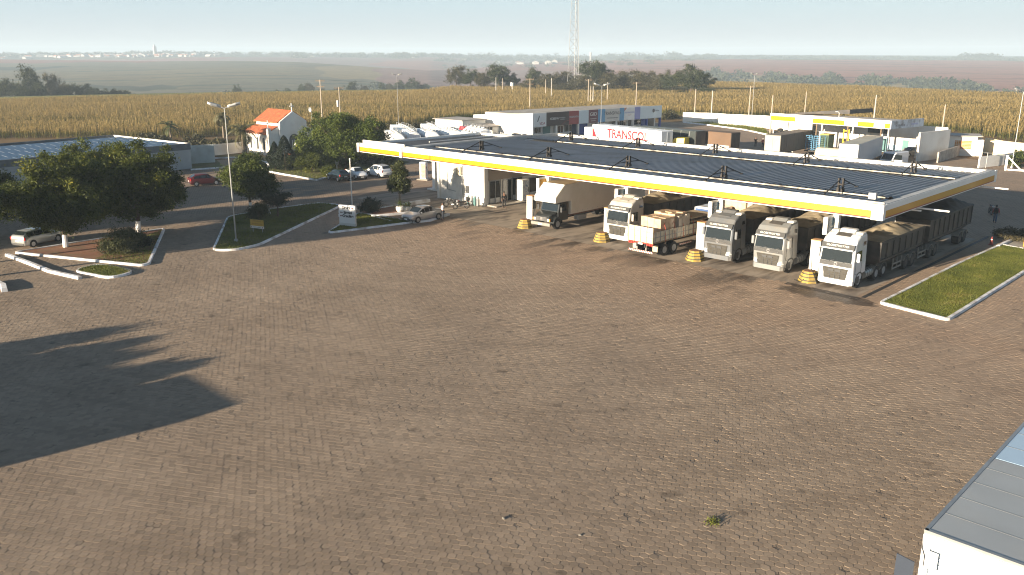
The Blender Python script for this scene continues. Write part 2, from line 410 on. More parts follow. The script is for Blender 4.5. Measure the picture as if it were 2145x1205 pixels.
def terrain_z(px, D):
    E_ = edge_D(px)
    t = np.clip((D - E_) / 230.0, 0, 1); drop = t * t * (3 - 2 * t)
    fl = np.interp(px, [-800, 400, 900, 1500, 2145, 3000], [-24, -24, -30, -27, -30, -30])
    z = fl * drop
    crestD = np.interp(px, [-800, 0, 300, 600, 900, 1150, 1500, 1800, 2145, 3000], [2100, 2300, 2000, 1750, 1500, 2600, 2500, 2500, 2600, 2600])
    crestZ = np.interp(px, [-800, 0, 300, 480, 620, 800, 1000, 1300, 1500, 1800, 2145, 3000], [0, 3, 0, 1.5, 0, -9, -16, -1, 1, 0, -2, -2])
    base = E_ + 330
    u = np.clip((D - base) / (crestD - base), 0, 1)
    hill = fl + (crestZ - fl) * (u ** .85)
    z = np.where(D > base, hill, z)
    # beyond the crest a shallow dip, then the far ridge of the town
    u2 = np.clip((D - crestD) / 900.0, 0, 1); dip = -7 * np.sin(u2 * np.pi)
    rz_ = np.interp(px, [-800, 0, 330, 600, 1000, 1300, 1600, 2145, 3000], [8, 8, 13, 8, 4, 2, 8, 2, 0])
    u3 = np.clip((D - crestD - 500) / 1400.0, 0, 1); u3 = u3 * u3 * (3 - 2 * u3)
    z = np.where(D > crestD, crestZ + dip * (1 - u3) + (rz_ - crestZ) * u3, z)
    z = z - np.clip((D - 6000) / 8000.0, 0, 1) * 40
    return z

def tz(x, y):
    X, Y = x * cA + y * sA, -x * sA + y * cA
    D = math.hypot(X, Y); az = math.atan2(X, Y)
    px = CX + math.tan(max(-1.2, min(1.2, az))) * F / cP
    return float(terrain_z(np.array(px), np.array(D))) if D > 300 else 0.0

def build_terrain():
    az = np.concatenate([np.radians(np.arange(-180, -52, 4.0)), np.radians(np.linspace(-52, 52, 521)), np.radians(np.arange(54, 178, 4.0))])
    Ds = np.concatenate([[60, 120, 180, 240, 300], np.linspace(330, 700, 60), np.geomspace(712, 5200, 210), np.geomspace(5400, 7500, 6)])
    A, D = np.meshgrid(az, Ds, indexing='ij')
    px = CX + np.tan(np.clip(A, -1.2, 1.2)) * F / cP
    X, Y = D * np.sin(A), D * np.cos(A)
    Z = np.where(D > 300, terrain_z(px, D), -.06)
    x, y = X * cA - Y * sA, X * sA + Y * cA
    na, nd = A.shape
    V = np.stack([x, y, Z], -1).reshape(-1, 3)
    V = np.concatenate([V, [[0, 0, 0]]])
    # what grows where
    rng = np.random.default_rng(3)
    E_ = edge_D(px)
    col = np.zeros((na, nd, 3)); col[:] = (.20, .115, .062)
    wob = 1 + .02 * np.sin(px / 37.0) + .012 * np.sin(px / 11.3 + 1) + .03 * np.sin(px / 210.0 + .5)
    Dw = D * wob
    cane = np.array((.135, .120, .066)); cane2 = np.array((.155, .125, .062)); red = np.array((.235, .088, .058)); red2 = np.array((.29, .115, .075))
    dgreen = np.array((.045, .052, .026)); tan = np.array((.30, .225, .10)); pale = np.array((.16, .15, .075))
    far = D > E_ + 60
    px = px + 40 * np.sin(D / 170.0) + 18 * np.sin(D / 61.0 + 2)
    left = px < 900
    mid = (px >= 820) & (px < 1250)
    right = px >= 1250
    col[far & left] = cane
    band = far & left & (Dw > 1150) & (Dw < 1500); col[band] = cane2
    col[far & left & (Dw < 760)] = dgreen * 1.6
    # terraces of the cane field
    for i_, (d0, w_) in enumerate(((870, 12), (935, 9), (1010, 13), (1105, 9), (1200, 15), (1310, 9), (1450, 13), (1600, 11), (1740, 14))):
        sl_ = (.16, .05, .12, -.04, .09, .02, .10, .04, .07)[i_]; c_ = d0 * (1 + sl_ * (px - 450) / 1000 + .02 * np.sin(px / 330.0 + i_ * 2.1))
        k = far & left & (np.abs(D - c_) < w_ * (.55 + .45 * np.sin(px / 75.0 + i_ * 1.7))); col[k] = dgreen * 1.5
    k = far & left & (px < 320) & (np.abs(Dw - 1000) < 40); col[k] = dgreen
    k = far & left & (px < 110) & (np.abs(Dw - 1650) < 90); col[k] = dgreen
    k = far & (px < 480) & (Dw > 2000) & (Dw < 2900); col[k] = red
    k = far & (px >= 480) & (px < 900) & (Dw > 1950) & (Dw < 3000); col[k] = (.20, .125, .10)
    k = far & (px > 700) & (px < 960) & (Dw > 1150) & (Dw < 1600); col[k] = tan * .8
    k = far & mid & (Dw > 1000); col[k] = (.23, .125, .10)
    k = far & mid & (Dw > 1700) & (Dw < 2500); col[k] = red2 * .9
    k = far & mid & (Dw <= 1000); col[k] = dgreen * 1.3
    k = far & right; col[k] = red2
    for d0, w_ in ((1130, 14), (1230, 10), (1340, 18), (1480, 14), (1640, 22), (1840, 22), (2080, 40), (2300, 40)):
        k = far & right & (np.abs(D * (1 + .012 * np.sin(px / 290.0 + d0) + .05 * np.sin(d0 * .05) * (px - 1700) / 450) - d0) < w_ * (.5 + .5 * np.sin(px / 90.0 + d0))); col[k] = red * .72
    dl_ = np.interp(px, [1250, 1450, 1800, 2145, 2600], [1420, 1430, 1230, 1060, 1000]); k = far & right & (D < dl_ + 50 * np.sin(px / 60.0)); col[k] = tan
    k = far & right & (Dw > 2500); col[k] = pale
    k = far & right & (Dw > 3300); col[k] = dgreen * 1.2
    k = far & ~right & (Dw > 3100); col[k] = (.075, .075, .045)
    # pale green strip along the plateau edge, golden field edge
    k = (D > E_ - 46) & (D <= E_ + 60) & (px < 930); col[k] = (.19, .19, .068)
    k = (D > 140) & (D <= E_ - 40); col[k] = (.16, .105, .05)
    col *= rng.uniform(.93, 1.07, (na, nd, 1))
    fs = []
    idx = np.arange(na * nd).reshape(na, nd); c0 = na * nd
    a2 = np.roll(idx, -1, axis=0)
    q = np.stack([idx[:, :-1], idx[:, 1:], a2[:, 1:], a2[:, :-1]], -1).reshape(-1, 4)
    me = bpy.data.meshes.new('terrain')
    tri = np.stack([np.full(na, c0), idx[:, 0], a2[:, 0]], -1)
    nv = len(V); me.vertices.add(nv); me.vertices.foreach_set('co', V.astype(np.float32).ravel())
    li = np.concatenate([q.ravel(), tri.ravel()]).astype(np.int32)
    me.loops.add(len(li)); me.loops.foreach_set('vertex_index', li)
    ls = np.concatenate([np.arange(len(q)) * 4, len(q) * 4 + np.arange(len(tri)) * 3]).astype(np.int32)
    lt = np.concatenate([np.full(len(q), 4), np.full(len(tri), 3)]).astype(np.int32)
    me.polygons.add(len(ls)); me.polygons.foreach_set('loop_start', ls); me.polygons.foreach_set('loop_total', lt)
    me.update(calc_edges=True)
    at = me.color_attributes.new('cover', 'FLOAT_COLOR', 'POINT')
    cc = np.ones((nv, 4), dtype=np.float32); cc[:-1, :3] = col.reshape(-1, 3); cc[-1, :3] = (.2, .115, .062)
    at.data.foreach_set('color', cc.ravel())
    me.polygons.foreach_set('use_smooth', np.ones(len(ls), dtype=bool))
    m = bpy.data.materials.new('fields_and_soil'); m.use_nodes = True
    t = m.node_tree; b = t.nodes['Principled BSDF']; b.inputs['Roughness'].default_value = .95; b.inputs['Specular IOR Level'].default_value = .1
    va = t.nodes.new('ShaderNodeVertexColor'); va.layer_name = 'cover'
    ge = t.nodes.new('ShaderNodeNewGeometry')
    n = t.nodes.new('ShaderNodeTexNoise'); n.inputs['Scale'].default_value = .035; n.inputs['Detail'].default_value = 8; n.inputs['Roughness'].default_value = .7
    t.links.new(ge.outputs['Position'], n.inputs['Vector'])
    r = t.nodes.new('ShaderNodeMapRange'); r.inputs[1].default_value = .3; r.inputs[2].default_value = .7; r.inputs[3].default_value = .72; r.inputs[4].default_value = 1.28
    t.links.new(n.outputs[0], r.inputs[0])
    v = t.nodes.new('ShaderNodeVectorMath'); v.operation = 'SCALE'; t.links.new(va.outputs[0], v.inputs[0]); t.links.new(r.outputs[0], v.inputs['Scale'])
    t.links.new(v.outputs[0], b.inputs['Base Color'])
    me.materials.append(m)
    o = bpy.data.objects.new('terrain', me); COL.objects.link(o); tag(o, kind='structure')
build_terrain()

def sheet(name, pts, z, m, kind='structure'):
    o = MB().poly([(p[0], p[1], z) for p in pts]).build(name, m); tag(o, kind=kind); return o

YARD = [(-160, -70), (70, -70), (70, 120), (0, 128), (-30, 140), (-50, 150), (-72, 154), (-88, 172), (-112, 180), (-128, 165), (-128, 125), (-131, 88), (-124, 60), (-140, 20)]
sheet('paved_yard', YARD, -.004, pavers)

def paving_stones():
    """the near part of the yard stone by stone: chamfered hexagons, each a little higher, lower or tilted"""
    rng = np.random.default_rng(17); s = .31
    i = np.arange(-340, 60); j = np.arange(-20, 330)
    I, J = np.meshgrid(i, j, indexing='ij')
    x = I * s * math.sqrt(3) / 2; y = (J + .5 * (I % 2)) * s
    x, y = x.ravel(), y.ravel()
    x = x + .10 * np.sin(y * .11 + .4) + .08 * np.sin(x * .09); y = y + .10 * np.sin(x * .10) + .07 * np.sin(y * .12 + 1)
    X, Y = x * cA + y * sA, -x * sA + y * cA; D = np.hypot(X, Y)
    f = Y * cP + CAMH * sP; px = CX + F * X / f; py = CY - F * (Y * sP - CAMH * cP) / f
    k = (Y > 5) & (px > -120) & (px < 2270) & (py < 1300) & (D < 92) & ~((x > -79.8) & (x < -21.9) & (y > 56.3))
    x, y = x[k], y[k]; n = len(x)
    sink = .010 * np.sin(x * .17) * np.sin(y * .13 + 1) + .006 * np.sin(x * .6 + y * .4)
    z = .004 + sink * .4 + rng.normal(0, .0024, n) - (rng.random(n) < .012) * .02
    tx, ty = rng.normal(0, .011, n), rng.normal(0, .011, n)
    a = np.radians(np.arange(0, 360, 60)); ca, sa = np.cos(a), np.sin(a)      # pointed along x, flat along y
    r = s / math.sqrt(3)
    def ringv(rr, dz):
        px_, py_ = rr * ca[None, :], rr * sa[None, :]
        return np.stack([x[:, None] + px_, y[:, None] + py_, z[:, None] + dz + tx[:, None] * px_ + ty[:, None] * py_], -1)
    top, mid_, bot = ringv(r - .0165, 0), ringv(r - .0125, -.003), ringv(r - .0115, -.03)
    V = np.concatenate([top, mid_, bot], 1).reshape(-1, 3)                    # 18 vertices a stone
    base = (np.arange(n) * 18)[:, None]
    q = []
    for lv in (0, 6):
        for e_ in range(6): q.append([lv + e_, lv + 6 + e_, lv + 6 + (e_ + 1) % 6, lv + (e_ + 1) % 6])
    hexf = base + np.arange(6)[None, :]; quad = (base[:, :, None] + np.array(q)[None]).reshape(n, -1)
    li = np.concatenate([hexf, quad], 1).astype(np.int32).ravel()
    lt = np.tile(np.array([6] + [4] * 12, dtype=np.int32), n); ls = np.concatenate([[0], np.cumsum(lt)[:-1]]).astype(np.int32)
    me = bpy.data.meshes.new('paving_stones'); me.vertices.add(len(V)); me.vertices.foreach_set('co', V.astype(np.float32).ravel())
    me.loops.add(len(li)); me.loops.foreach_set('vertex_index', li); me.polygons.add(len(lt)); me.polygons.foreach_set('loop_start', ls); me.polygons.foreach_set('loop_total', lt)
    me.polygons.foreach_set('use_smooth', np.zeros(len(lt), dtype=bool)); me.update(calc_edges=True); me.materials.append(stonem)
    o = bpy.data.objects.new('paving_stones', me); COL.objects.link(o); tag(o, kind='structure'); print('stones', n)
paving_stones()
c_ = [g(-90, 1290), g(2250, 1290), g(2250, 500), g(1800, 480), g(1072, 440), g(500, 455), g(-90, 500)]
sheet('joint_sand', [c_[0], c_[1], Vector((30, 62, 0)), Vector((-21.9, 62, 0)), Vector((-21.9, 56.2, 0)), Vector((-79.9, 56.2, 0)), Vector((-90, 42, 0)), Vector((-86, 0, 0))], .0, mat('joint_sand_dark', (.060, .043, .030), .95, noise=(.8, .3)))
for o_ in (COL.objects['joint_sand'],): o_.location.z = -.018
apron = mat('concrete_apron', (.30, .245, .19), .8, noise=(.25, .16), dirt=((.060, .045, .034), .92, .45), bump=(25, .15, .01))
for n_ in apron.node_tree.nodes:
    if n_.type == 'TEX_NOISE' and abs(n_.inputs['Scale'].default_value - .45) < 1e-4:
        mp_ = apron.node_tree.nodes.new('ShaderNodeMapping'); mp_.inputs['Scale'].default_value = (2.0, .55, 1); mp_.inputs['Rotation'].default_value = (0, 0, R(20))
        apron.node_tree.links.new(apron.node_tree.nodes['Texture Coordinate'].outputs['Object'], mp_.inputs[0]); apron.node_tree.links.new(mp_.outputs[0], n_.inputs['Vector']); n_.inputs['Distortion'].default_value = .7
sheet('concrete_apron', [(-80, 56.4), (-21.8, 56.0), (-21.8, 82), (-80, 82)], .008, apron)
wetm = mat('wet_concrete', (.040, .029, .021), .6, noise=(.8, .2), spec=.25)
sheet('drain_channel', [(-26.9, 55.75), (-21.35, 55.2), (-21.35, 55.95), (-26.9, 56.35)], .012, mat('wet_drain_grate', (.045, .032, .024), .75, noise=(3, .3)))
sheet('drain_channel', [(-21.5, 56.1), (-21.2, 56.1), (-21.2, 84), (-21.5, 84)], .012, mat('drain_grate', (.03, .028, .027), .7))
lawnm = mat('lawn_soil', (.105, .105, .030), .95, noise=(.7, .3), dirt=((.15, .10, .05), .7, .5))
GRASSM = leafmat('grass_blades', (.055, .078, .013), (.165, .175, .034), .45, .25, (.26, .20, .08))
rngG = np.random.default_rng(11)
def inside(P, poly):
    x, y = P[:, 0], P[:, 1]; r = np.zeros(len(P), bool); n = len(poly); j = n - 1
    for i in range(n):
        xi, yi = poly[i][:2]; xj, yj = poly[j][:2]
        c = ((yi > y) != (yj > y)) & (x < (xj - xi) * (y - yi) / (yj - yi + 1e-12) + xi); r ^= c; j = i
    return r
def scatter(poly, n):
    a = np.array([p[:2] for p in poly]); lo, hi = a.min(0), a.max(0)
    P = rngG.uniform(lo, hi, (n * 3, 2)); return P[inside(P, poly)][:n]
def grass(poly, n, h, z0=.12, m=None):
    P = scatter(poly, n); k = len(P)
    C = np.column_stack([P, np.full(k, z0)])
    hh = h * rngG.uniform(.5, 1.3, k); an = rngG.uniform(0, 6.28, k); w = .018 + .012 * rngG.random(k)
    patch = .5 + .9 * (np.sin(P[:, 0] * .9 + 1) * np.sin(P[:, 1] * .7) * .5 + .5); hh *= patch
    d = np.column_stack([np.cos(an), np.sin(an), np.zeros(k)]) * w[:, None]
    ln = np.column_stack([rngG.normal(0, .35, k), rngG.normal(0, .35, k), np.ones(k)]) * hh[:, None]
    V = np.stack([C - d, C + d, C + d * .3 + ln, C - d * .3 + ln], 1)
    o = quads('grass', V, m or GRASSM); tag(o, 'short grass growing inside a whitewashed kerb', 'grass', kind='stuff'); return o

def kerb(path, w=.22, h=.17, m=None, closed=False):
    """a whitewashed kerb along a path of ground points"""
    b = MB(); P = [Vector((p[0], p[1], 0)) for p in path]; n = len(P)
    ring = []
    for i in range(n):
        a = P[i] - P[i - 1] if (i > 0 or closed) else P[i + 1] - P[i]
        c = P[(i + 1) % n] - P[i] if (i < n - 1 or closed) else a
        t = (a.normalized() + c.normalized()).normalized(); nn = Vector((-t.y, t.x, 0)) * (w / 2)
        ring.append([P[i] - nn, P[i] + nn, P[i] + nn * .8 + Vector((0, 0, h)), P[i] - nn * .8 + Vector((0, 0, h))])
    if closed: ring.append(ring[0])
    b.loft(ring, caps=not closed)
    o = b.build('kerb', m or kerbwhite, bevel=0); tag(o, kind='structure'); return o

def rounded(pts, r=1.0, n=5):
    out = []; m = len(pts)
    for i in range(m):
        p, a, b = Vector(pts[i][:2]), Vector(pts[i - 1][:2]), Vector(pts[(i + 1) % m][:2])
        u, v = (a - p), (b - p); k = min(r, u.length * .45, v.length * .45)
        s, e_ = p + u.normalized() * k, p + v.normalized() * k
        for j in range(n + 1):
            t = j / n; q = s * (1 - t) ** 2 + p * 2 * t * (1 - t) + e_ * t * t; out.append((q.x, q.y))
    return out

# islands of the entrance road, read off the photograph's ground plane
I1 = [tuple(g(*p)[:2]) for p in ((30, 531), (344, 481), (311, 555), (296, 558))]
I1r = rounded(I1, .5); sheet('planting_bed', I1r, .11, soil); kerb(I1r, closed=True)
grass([I1[1], I1[2], I1[3], tuple(g(200, 545)[:2])], 5000, .08, .11)
kerb([g(15, 536), g(60, 553), g(106, 571), g(168, 585)], .34, .2)
kerb([g(-14, 592), g(8, 603), g(10, 612)], .4, .3)
I1b = rounded([tuple(g(*p)[:2]) for p in ((153, 570), (205, 556), (283, 572), (232, 585))], 1.2)
sheet('lawn', I1b, .11, lawnm); kerb(I1b, closed=True); grass(I1b, 5000, .10, .11)
I2 = rounded([tuple(g(*p)[:2]) for p in ((447, 526), (478, 456), (560, 441), (668, 427), (716, 432), (540, 516), (490, 526))], 1.0)
sheet('lawn', I2, .11, lawnm); kerb(I2, closed=True); grass(I2, 16000, .10, .11)
I3 = rounded([tuple(g(*p)[:2]) for p in ((685, 489), (757, 445), (775, 452), (820, 465), (700, 491))], .6)
I3 = rounded([tuple(g(*p)[:2]) for p in ((686, 490), (752, 448), (868, 467))], .8)
sheet('lawn', I3, .11, lawnm); kerb(I3, closed=True); grass(I3, 9000, .09, .11)
bed = [tuple(g(*p)[:2]) for p in ((752, 447), (790, 437), (848, 430), (880, 440), (780, 455))]
sheet('planting_bed', bed, .10, soil)
kerb([g(779, 455), g(812, 452), g(860, 447), g(880, 443)], .35, .2)
kerb([g(866, 468), g(900, 464), g(940, 451)], .35, .2)
kerb([g(790, 439), g(848, 430)], .25, .18); kerb([g(852, 431), g(898, 423)], .6, .35)
kerb([g(845, 434), g(882, 443)], .2, .15); kerb([g(779, 455), g(822, 466)], .2, .15)
I4 = [(-19.9, 55.5), (-15.5, 54.7), (-15.4, 72), (-15.2, 79.5), (-19.4, 80.5), (-19.8, 70)]
sheet('lawn', I4, .11, lawnm); kerb(rounded(I4, .3), closed=True, w=.25); grass(I4, 80000, .045, .11); grass(I4, 2200, .12, .11)
sheet('concrete_path', [(-19.3, 80.8), (-12, 79), (-10, 86), (-19.3, 86)], .02, conc)
kerb([g(2090, 519), g(2128, 500)], .3, .2)
sheet('lawn', [(-19.2, 86.4), (-8, 86.4), (-8, 92), (-19.2, 92)], .03, lawnm)
# garden before the chapel
gard = [tuple(g(*p)[:2]) for p in ((562, 360), (660, 379), (690, 374), (800, 352), (860, 340), (760, 325), (640, 322), (566, 330), (560, 345))]
sheet('lawn', gard, .05, lawnm); grass(gard, 14000, .12, .05)
kerb([g(845 - 280, 361), g(590, 366), g(620, 371), g(663, 379), g(682, 374)], .3, .2)
pl = [tuple(g(*p)[:2]) for p in ((446, 331), (520, 329), (566, 342), (548, 352), (500, 333))]
kerb([g(448, 333), g(490, 331), g(530, 335), g(556, 341), g(565, 349), g(552, 356)], .3, .2)
side = [tuple(g(*p)[:2]) for p in ((446, 327), (514, 322), (562, 329), (640, 330), (640, 324), (566, 346), (520, 331))]
sheet('lawn', side[:4] + [tuple(g(600, 350)[:2]), tuple(g(540, 334)[:2])], .03, lawnm)
park = [tuple(g(*p)[:2]) for p in ((405, 357), (470, 350), (560, 345), (548, 352), (470, 362), (405, 368))]
kerb([g(400, 357), g(430, 355), g(470, 352)], .25, .2)
sheet('lawn', [tuple(g(*p)[:2]) for p in ((400, 338), (452, 334), (470, 350), (400, 356))], .02, lawnm)
bk = [tuple(g(*p)[:2]) for p in ((1436, 258), (1520, 257), (1600, 271), (1612, 284), (1560, 271), (1500, 264))]
sheet('lawn', bk, .05, lawnm); grass(bk, 9000, .4, .05); kerb([g(1432, 257.5), g(1455, 260), g(1500, 265), g(1560, 273), g(1606, 283)], .4, .25)
sheet('lawn', [tuple(g(*p)[:2]) for p in ((1008, 288), (1060, 280), (1110, 281), (1100, 290), (1010, 298))], .03, lawnm)
# weeds between the pavers near the bottom of the frame
rngW = np.random.default_rng(5)
for px, py, n, s in ((1494, 1096, 130, .30),):
    p = g(px, py); C = np.column_stack([rngW.normal(p.x, .14, n), rngW.normal(p.y, .14, n), np.abs(rngW.normal(.05, .05, n))])
    o = quads('weed', leaves(rngW, C, .06, .3, up=.8), GRASSM); tag(o, 'small green weed sprouting between the pavers of the open yard', 'weed')

# ------------------------------------------------------------------ the fuel canopy
U0, U1, V0, V1, ZB, ZT = -77.0, -20.35, 55.2, 79.4, 5.6, 6.55
UM = -69.6                       # where the main canopy meets the lower side canopy
can = thing('fuel_canopy', 'wide fuel canopy with white, yellow and red fascia and dark ribbed roof', 'canopy')
roofm = mat('dark_corrugated_roof', (.22, .22, .235), .5, .25, noise=(.25, .18), dirt=((.10, .085, .07), .6, .5))
gutm = mat('roof_gutter_sheet', (.15, .155, .165), .5, .4, noise=(.4, .2))

def fascia(a, b, name='fascia', parent=can, zt=ZT):
    """painted fascia board from a to b: white top, yellow band, red line, white lip"""
    a, b = Vector((*a, 0)), Vector((*b, 0)); d = (b - a).normalized(); n = Vector((d.y, -d.x, 0)); ln = (b - a).length
    m = MB(); rz = math.atan2(d.y, d.x); c = (a + b) / 2
    def strip(z0, z1, out, mi):
        o = c - n * (.15 - out / 2)
        m.box(o.x, o.y, z0, ln, .3 + out, z1 - z0, mi, rz)
    strip(ZB, ZB + .05, .02, 0); strip(ZB + .05, ZB + .13, .012, 2); strip(ZB + .13, ZB + .56, .006, 1); strip(ZB + .56, zt, 0, 0)
    return m.build(name, [white, yellow, redline], parent)
fascia((UM + .15, V0), (U1, V0)); fascia((U1, V0 + .3), (U1, V1)); fascia((U1 - .3, V1), (UM, V1)); fascia((U0, V0), (UM - .15, V0)); fascia((U0, V1 - 6), (U0, V0 + .3))
for a_ in ((UM, V0 - .02, ZB - .03, .3, .36, 1.0), (U1 - .35, V0 - .025, ZB - .03, .72, .06, .99), (U1 + .025, V0 + .15, ZB - .03, .06, .4, .99), (U0 - .03, V0 - .02, ZB, .3, .36, .97), (U1 + .02, V1 - .2, ZB - .03, .06, .5, .99)):
    m = MB(); m.box(*a_); m.build('fascia_corner', white, can)
# soffit and roof
m = MB(); m.box((UM + U1) / 2, (V0 + V1) / 2, ZB + .12, U1 - UM - .7, V1 - V0 - .7, .10)
m.build('soffit', mat('soffit_sheet', (.55, .53, .50), .7, noise=(.3, .1)), can)
def ribbed(u0, u1, v0, z0, v1, z1, pitch=.5, d=.12):
    n = int((u1 - u0) / pitch); p = (u1 - u0) / n; P, Fs = [], []
    for i in range(n):
        for k, h in ((0, 0), (.42, 0), (.55, d), (.87, d)):
            x = u0 + (i + k) * p
            P += [(x, v0, z0 + h), (x, v1, z1 + h)]
    P += [(u1, v0, z0), (u1, v1, z1)]
    for i in range(len(P) // 2 - 1): Fs.append((2 * i, 2 * i + 2, 2 * i + 3, 2 * i + 1))
    return P, Fs
ru0, ru1 = UM + .8, U1 - .75
for (v0, z0, v1, z1) in ((V0 + .75, 6.46, 58.1, 6.42), (58.75, 6.52, 71.4, 6.30), (73.0, 6.36, V1 - .75, 6.18)):
    mb = MB(); mb.mesh(*ribbed(ru0, ru1, v0, z0, v1, z1)); mb.build('roof_sheet', roofm, can)
m = MB(); m.mesh([(ru0, V0 + .6, 6.38), (ru1, V0 + .6, 6.38), (ru1, V1 - .6, 6.10), (ru0, V1 - .6, 6.10)], [(0, 1, 2, 3)]); m.build('roof_gutter', gutm, can)
for v_, z_, a_ in ((58.73, 6.47, 0), (72.98, 6.31, 4.5)):
    m = MB(); m.box((ru0 + ru1 + a_) / 2, v_, z_, ru1 - ru0 - 1.0 - a_, .03, .085)
    m.build('roof_edge_flashing', mat('roof_edge_white', (.50, .48, .42), .7, noise=(1.5, .3), dirt=((.06, .05, .045), .95, 1.1)), can)
m = MB()       # parapet cap set back behind the fascia
m.box((UM + U1) / 2, V0 + .55, ZT - .1, U1 - UM - .3, .16, .22); m.box((UM + U1) / 2, V0 + .28, ZT - .01, U1 - UM - .1, .40, .05); m.build('parapet', white_old, can)
m = MB(); m.box((UM + U1) / 2, V1 - .55, 6.0, U1 - UM - .3, .16, .54); m.box((UM + U1) / 2, V1 - .28, 6.50, U1 - UM - .1, .40, .05)
m.build('parapet', white_old, can)
m = MB(); m.box(U1 - .5, (V0 + V1) / 2, ZT - .4, .16, V1 - V0 - 1.3, .42); m.box(U1 - .25, (V0 + V1) / 2, ZT - .01, .38, V1 - V0 - 1.3, .05); m.build('parapet', mat('parapet_grey', (.42, .42, .41), .7, noise=(.8, .15)), can); m = MB()
m.box(UM + .6, (V0 + V1) / 2, 6.2, .16, V1 - V0 - 1.3, .45)
m.build('parapet', mat('parapet_grey', (.42, .42, .41), .7, noise=(.8, .15)), can)
m = MB(); m.box(U1 - 1.05, V0 + .8, ZT + .22, .5, .3, .42); m.cyl((U1 - 1.05, V0 + .65, ZT + .43), (U1 - 1.05, V0 + .62, ZT + .43), .14, .14, 8, 1); m.build('floodlight', [grey, lamp_clear], can, bevel=.02)
m = MB(); m.box(U1 - 1.6, 62, ZB - .3, 3.4, .12, .10); m.build('tube_light', white, can)
m = MB(); m.box(U1 + .5, 76.5, ZB - .2, 2.6, .14, .10); m.build('tube_light', white, can)
m = MB(); m.box(U1 + .3, 62.5, ZB - .2, 3.0, .14, .10); m.build('tube_light', white, can)
# stay masts on the roof: a pair of posts with four tie rods
for zb_, pts_ in ((6.50, ((1009, 316), (1150, 331), (1316, 351), (1516, 374), (1760, 403))), (6.33, ((1196, 296), (1336, 309), (1498, 323), (1689, 343), (1913, 363)))):
    for q_ in pts_:
        u, v, _ = g(*q_, zb_)
        m = MB()
        for du in (-.16, .16): m.box(u + du, v, zb_ - .2, .09, .22, 1.2); m.box(u + du, v, zb_ - .2, .16, .30, .5)
        m.box(u, v, zb_ + .5, .36, .10, .12)
        o = m.build('roof_mast', rustblack, can)
        r = MB(); 
        for s in (-1, 1):
            r.cyl((u, v + s * .1, zb_ + .95), (u, v + s * 2.75, zb_ + .12), .045, .045, 6); r.cyl((u, v + s * .1, zb_ + .5), (u, v + s * 1.55, zb_ + .48), .035, .035, 6)
            r.cyl((u - .12, v + s * 2.75, zb_ + .08), (u + .12, v + s * 2.75, zb_ + .08), .09, .09, 8)
        r.build('tie_rod', rustblack, o)
# pillars with their blue product signs
bluesign = mat('blue_sign_panel', (.012, .085, .16), .35)
PUMPU = (-26.45, -36.4, -46.2, -55.9)
for i, u in enumerate(PUMPU):
    m = MB(); m.box(u, 62.7, 0, .42, .42, ZB + .1); m.build('pillar', white, can, bevel=.02)
    m = MB(); m.box(u, 75.5, 0, .42, .42, ZB + .1); m.build('pillar', white, can, bevel=.02)
m = MB(); m.box(-71.2, 63.6, 0, .45, .45, ZB + .1); m.build('pillar', white, can, bevel=.02)
p = g(912, 398); m = MB(); m.box(p.x, p.y, 0, .5, .5, ZB + .1); pl_ = m.build('pillar', white, can, bevel=.02)
m = MB(); m.box(p.x, p.y, 3.4, .66, .56, .45); m.build('pillar_plate', yellow, pl_)
m = MB(); m.box(p.x, p.y, 0, 1.7, 1.2, .18); m.build('pillar_base', white_old, pl_, bevel=.03)
# side canopy roof
m = MB(); m.box((U0 + UM) / 2, (V0 + V1 - 6) / 2 + .1, ZB + .5, UM - U0 - .5, V1 - V0 - 6.6, .1)
m.mesh(*ribbed(U0 + .4, UM - .2, V0 + .6, 6.34, V1 - 6.6, 6.28, .4, .04)); m.build('roof_sheet', mat('brown_grey_roof', (.13, .125, .125), .6, .3, noise=(.3, .2)), can)
m = MB(); m.box((U0 + UM) / 2, V0 + .5, ZT - .1, UM - U0 - .2, .14, .42); m.build('parapet', white_old, can); m = MB(); m.box(UM - .2, (V0 + V1 - 6) / 2, 6.3, .5, V1 - V0 - 7, .35); m.build('parapet', mat('parapet_grey'), can); m = MB(); m.box((U0 + UM) / 2, V1 - 6.1, 5.6, UM - U0 - .2, .2, .95); m.build('parapet', mat('parapet_grey'), can)
m = MB(); m.box(-73.2, 67, 6.40, .12, 10, .09); m.build('roof_edge_flashing', white_old, can)

for i, u in enumerate(PUMPU):
    where = ('beside the truck nearest the grass strip', 'right of the loaded flatbed', 'left of the cream cab', 'nearest the shop')[i]
    t = thing('product_sign', 'white edged blue sign on the canopy pillar ' + where, 'sign', (u - .35, 61.9, 0))
    m = MB(); m.box(0, .25, 2.75, .34, 1.35, 1.35); m.build('sign_case', white, t, bevel=.02)
    m = MB(); m.box(.18, .32, 2.85, .03, 1.1, 1.15); m.build('sign_panel', mat('orange_sign_panel', (.65, .35, .02), .4) if i == 3 else bluesign, t)
    if i < 3:
        text('Shell', .17, t, (.20, .10, 3.62), RIGHT, white, align='CENTER'); text('Evolux', .28, t, (.20, .32, 3.32), RIGHT, white)
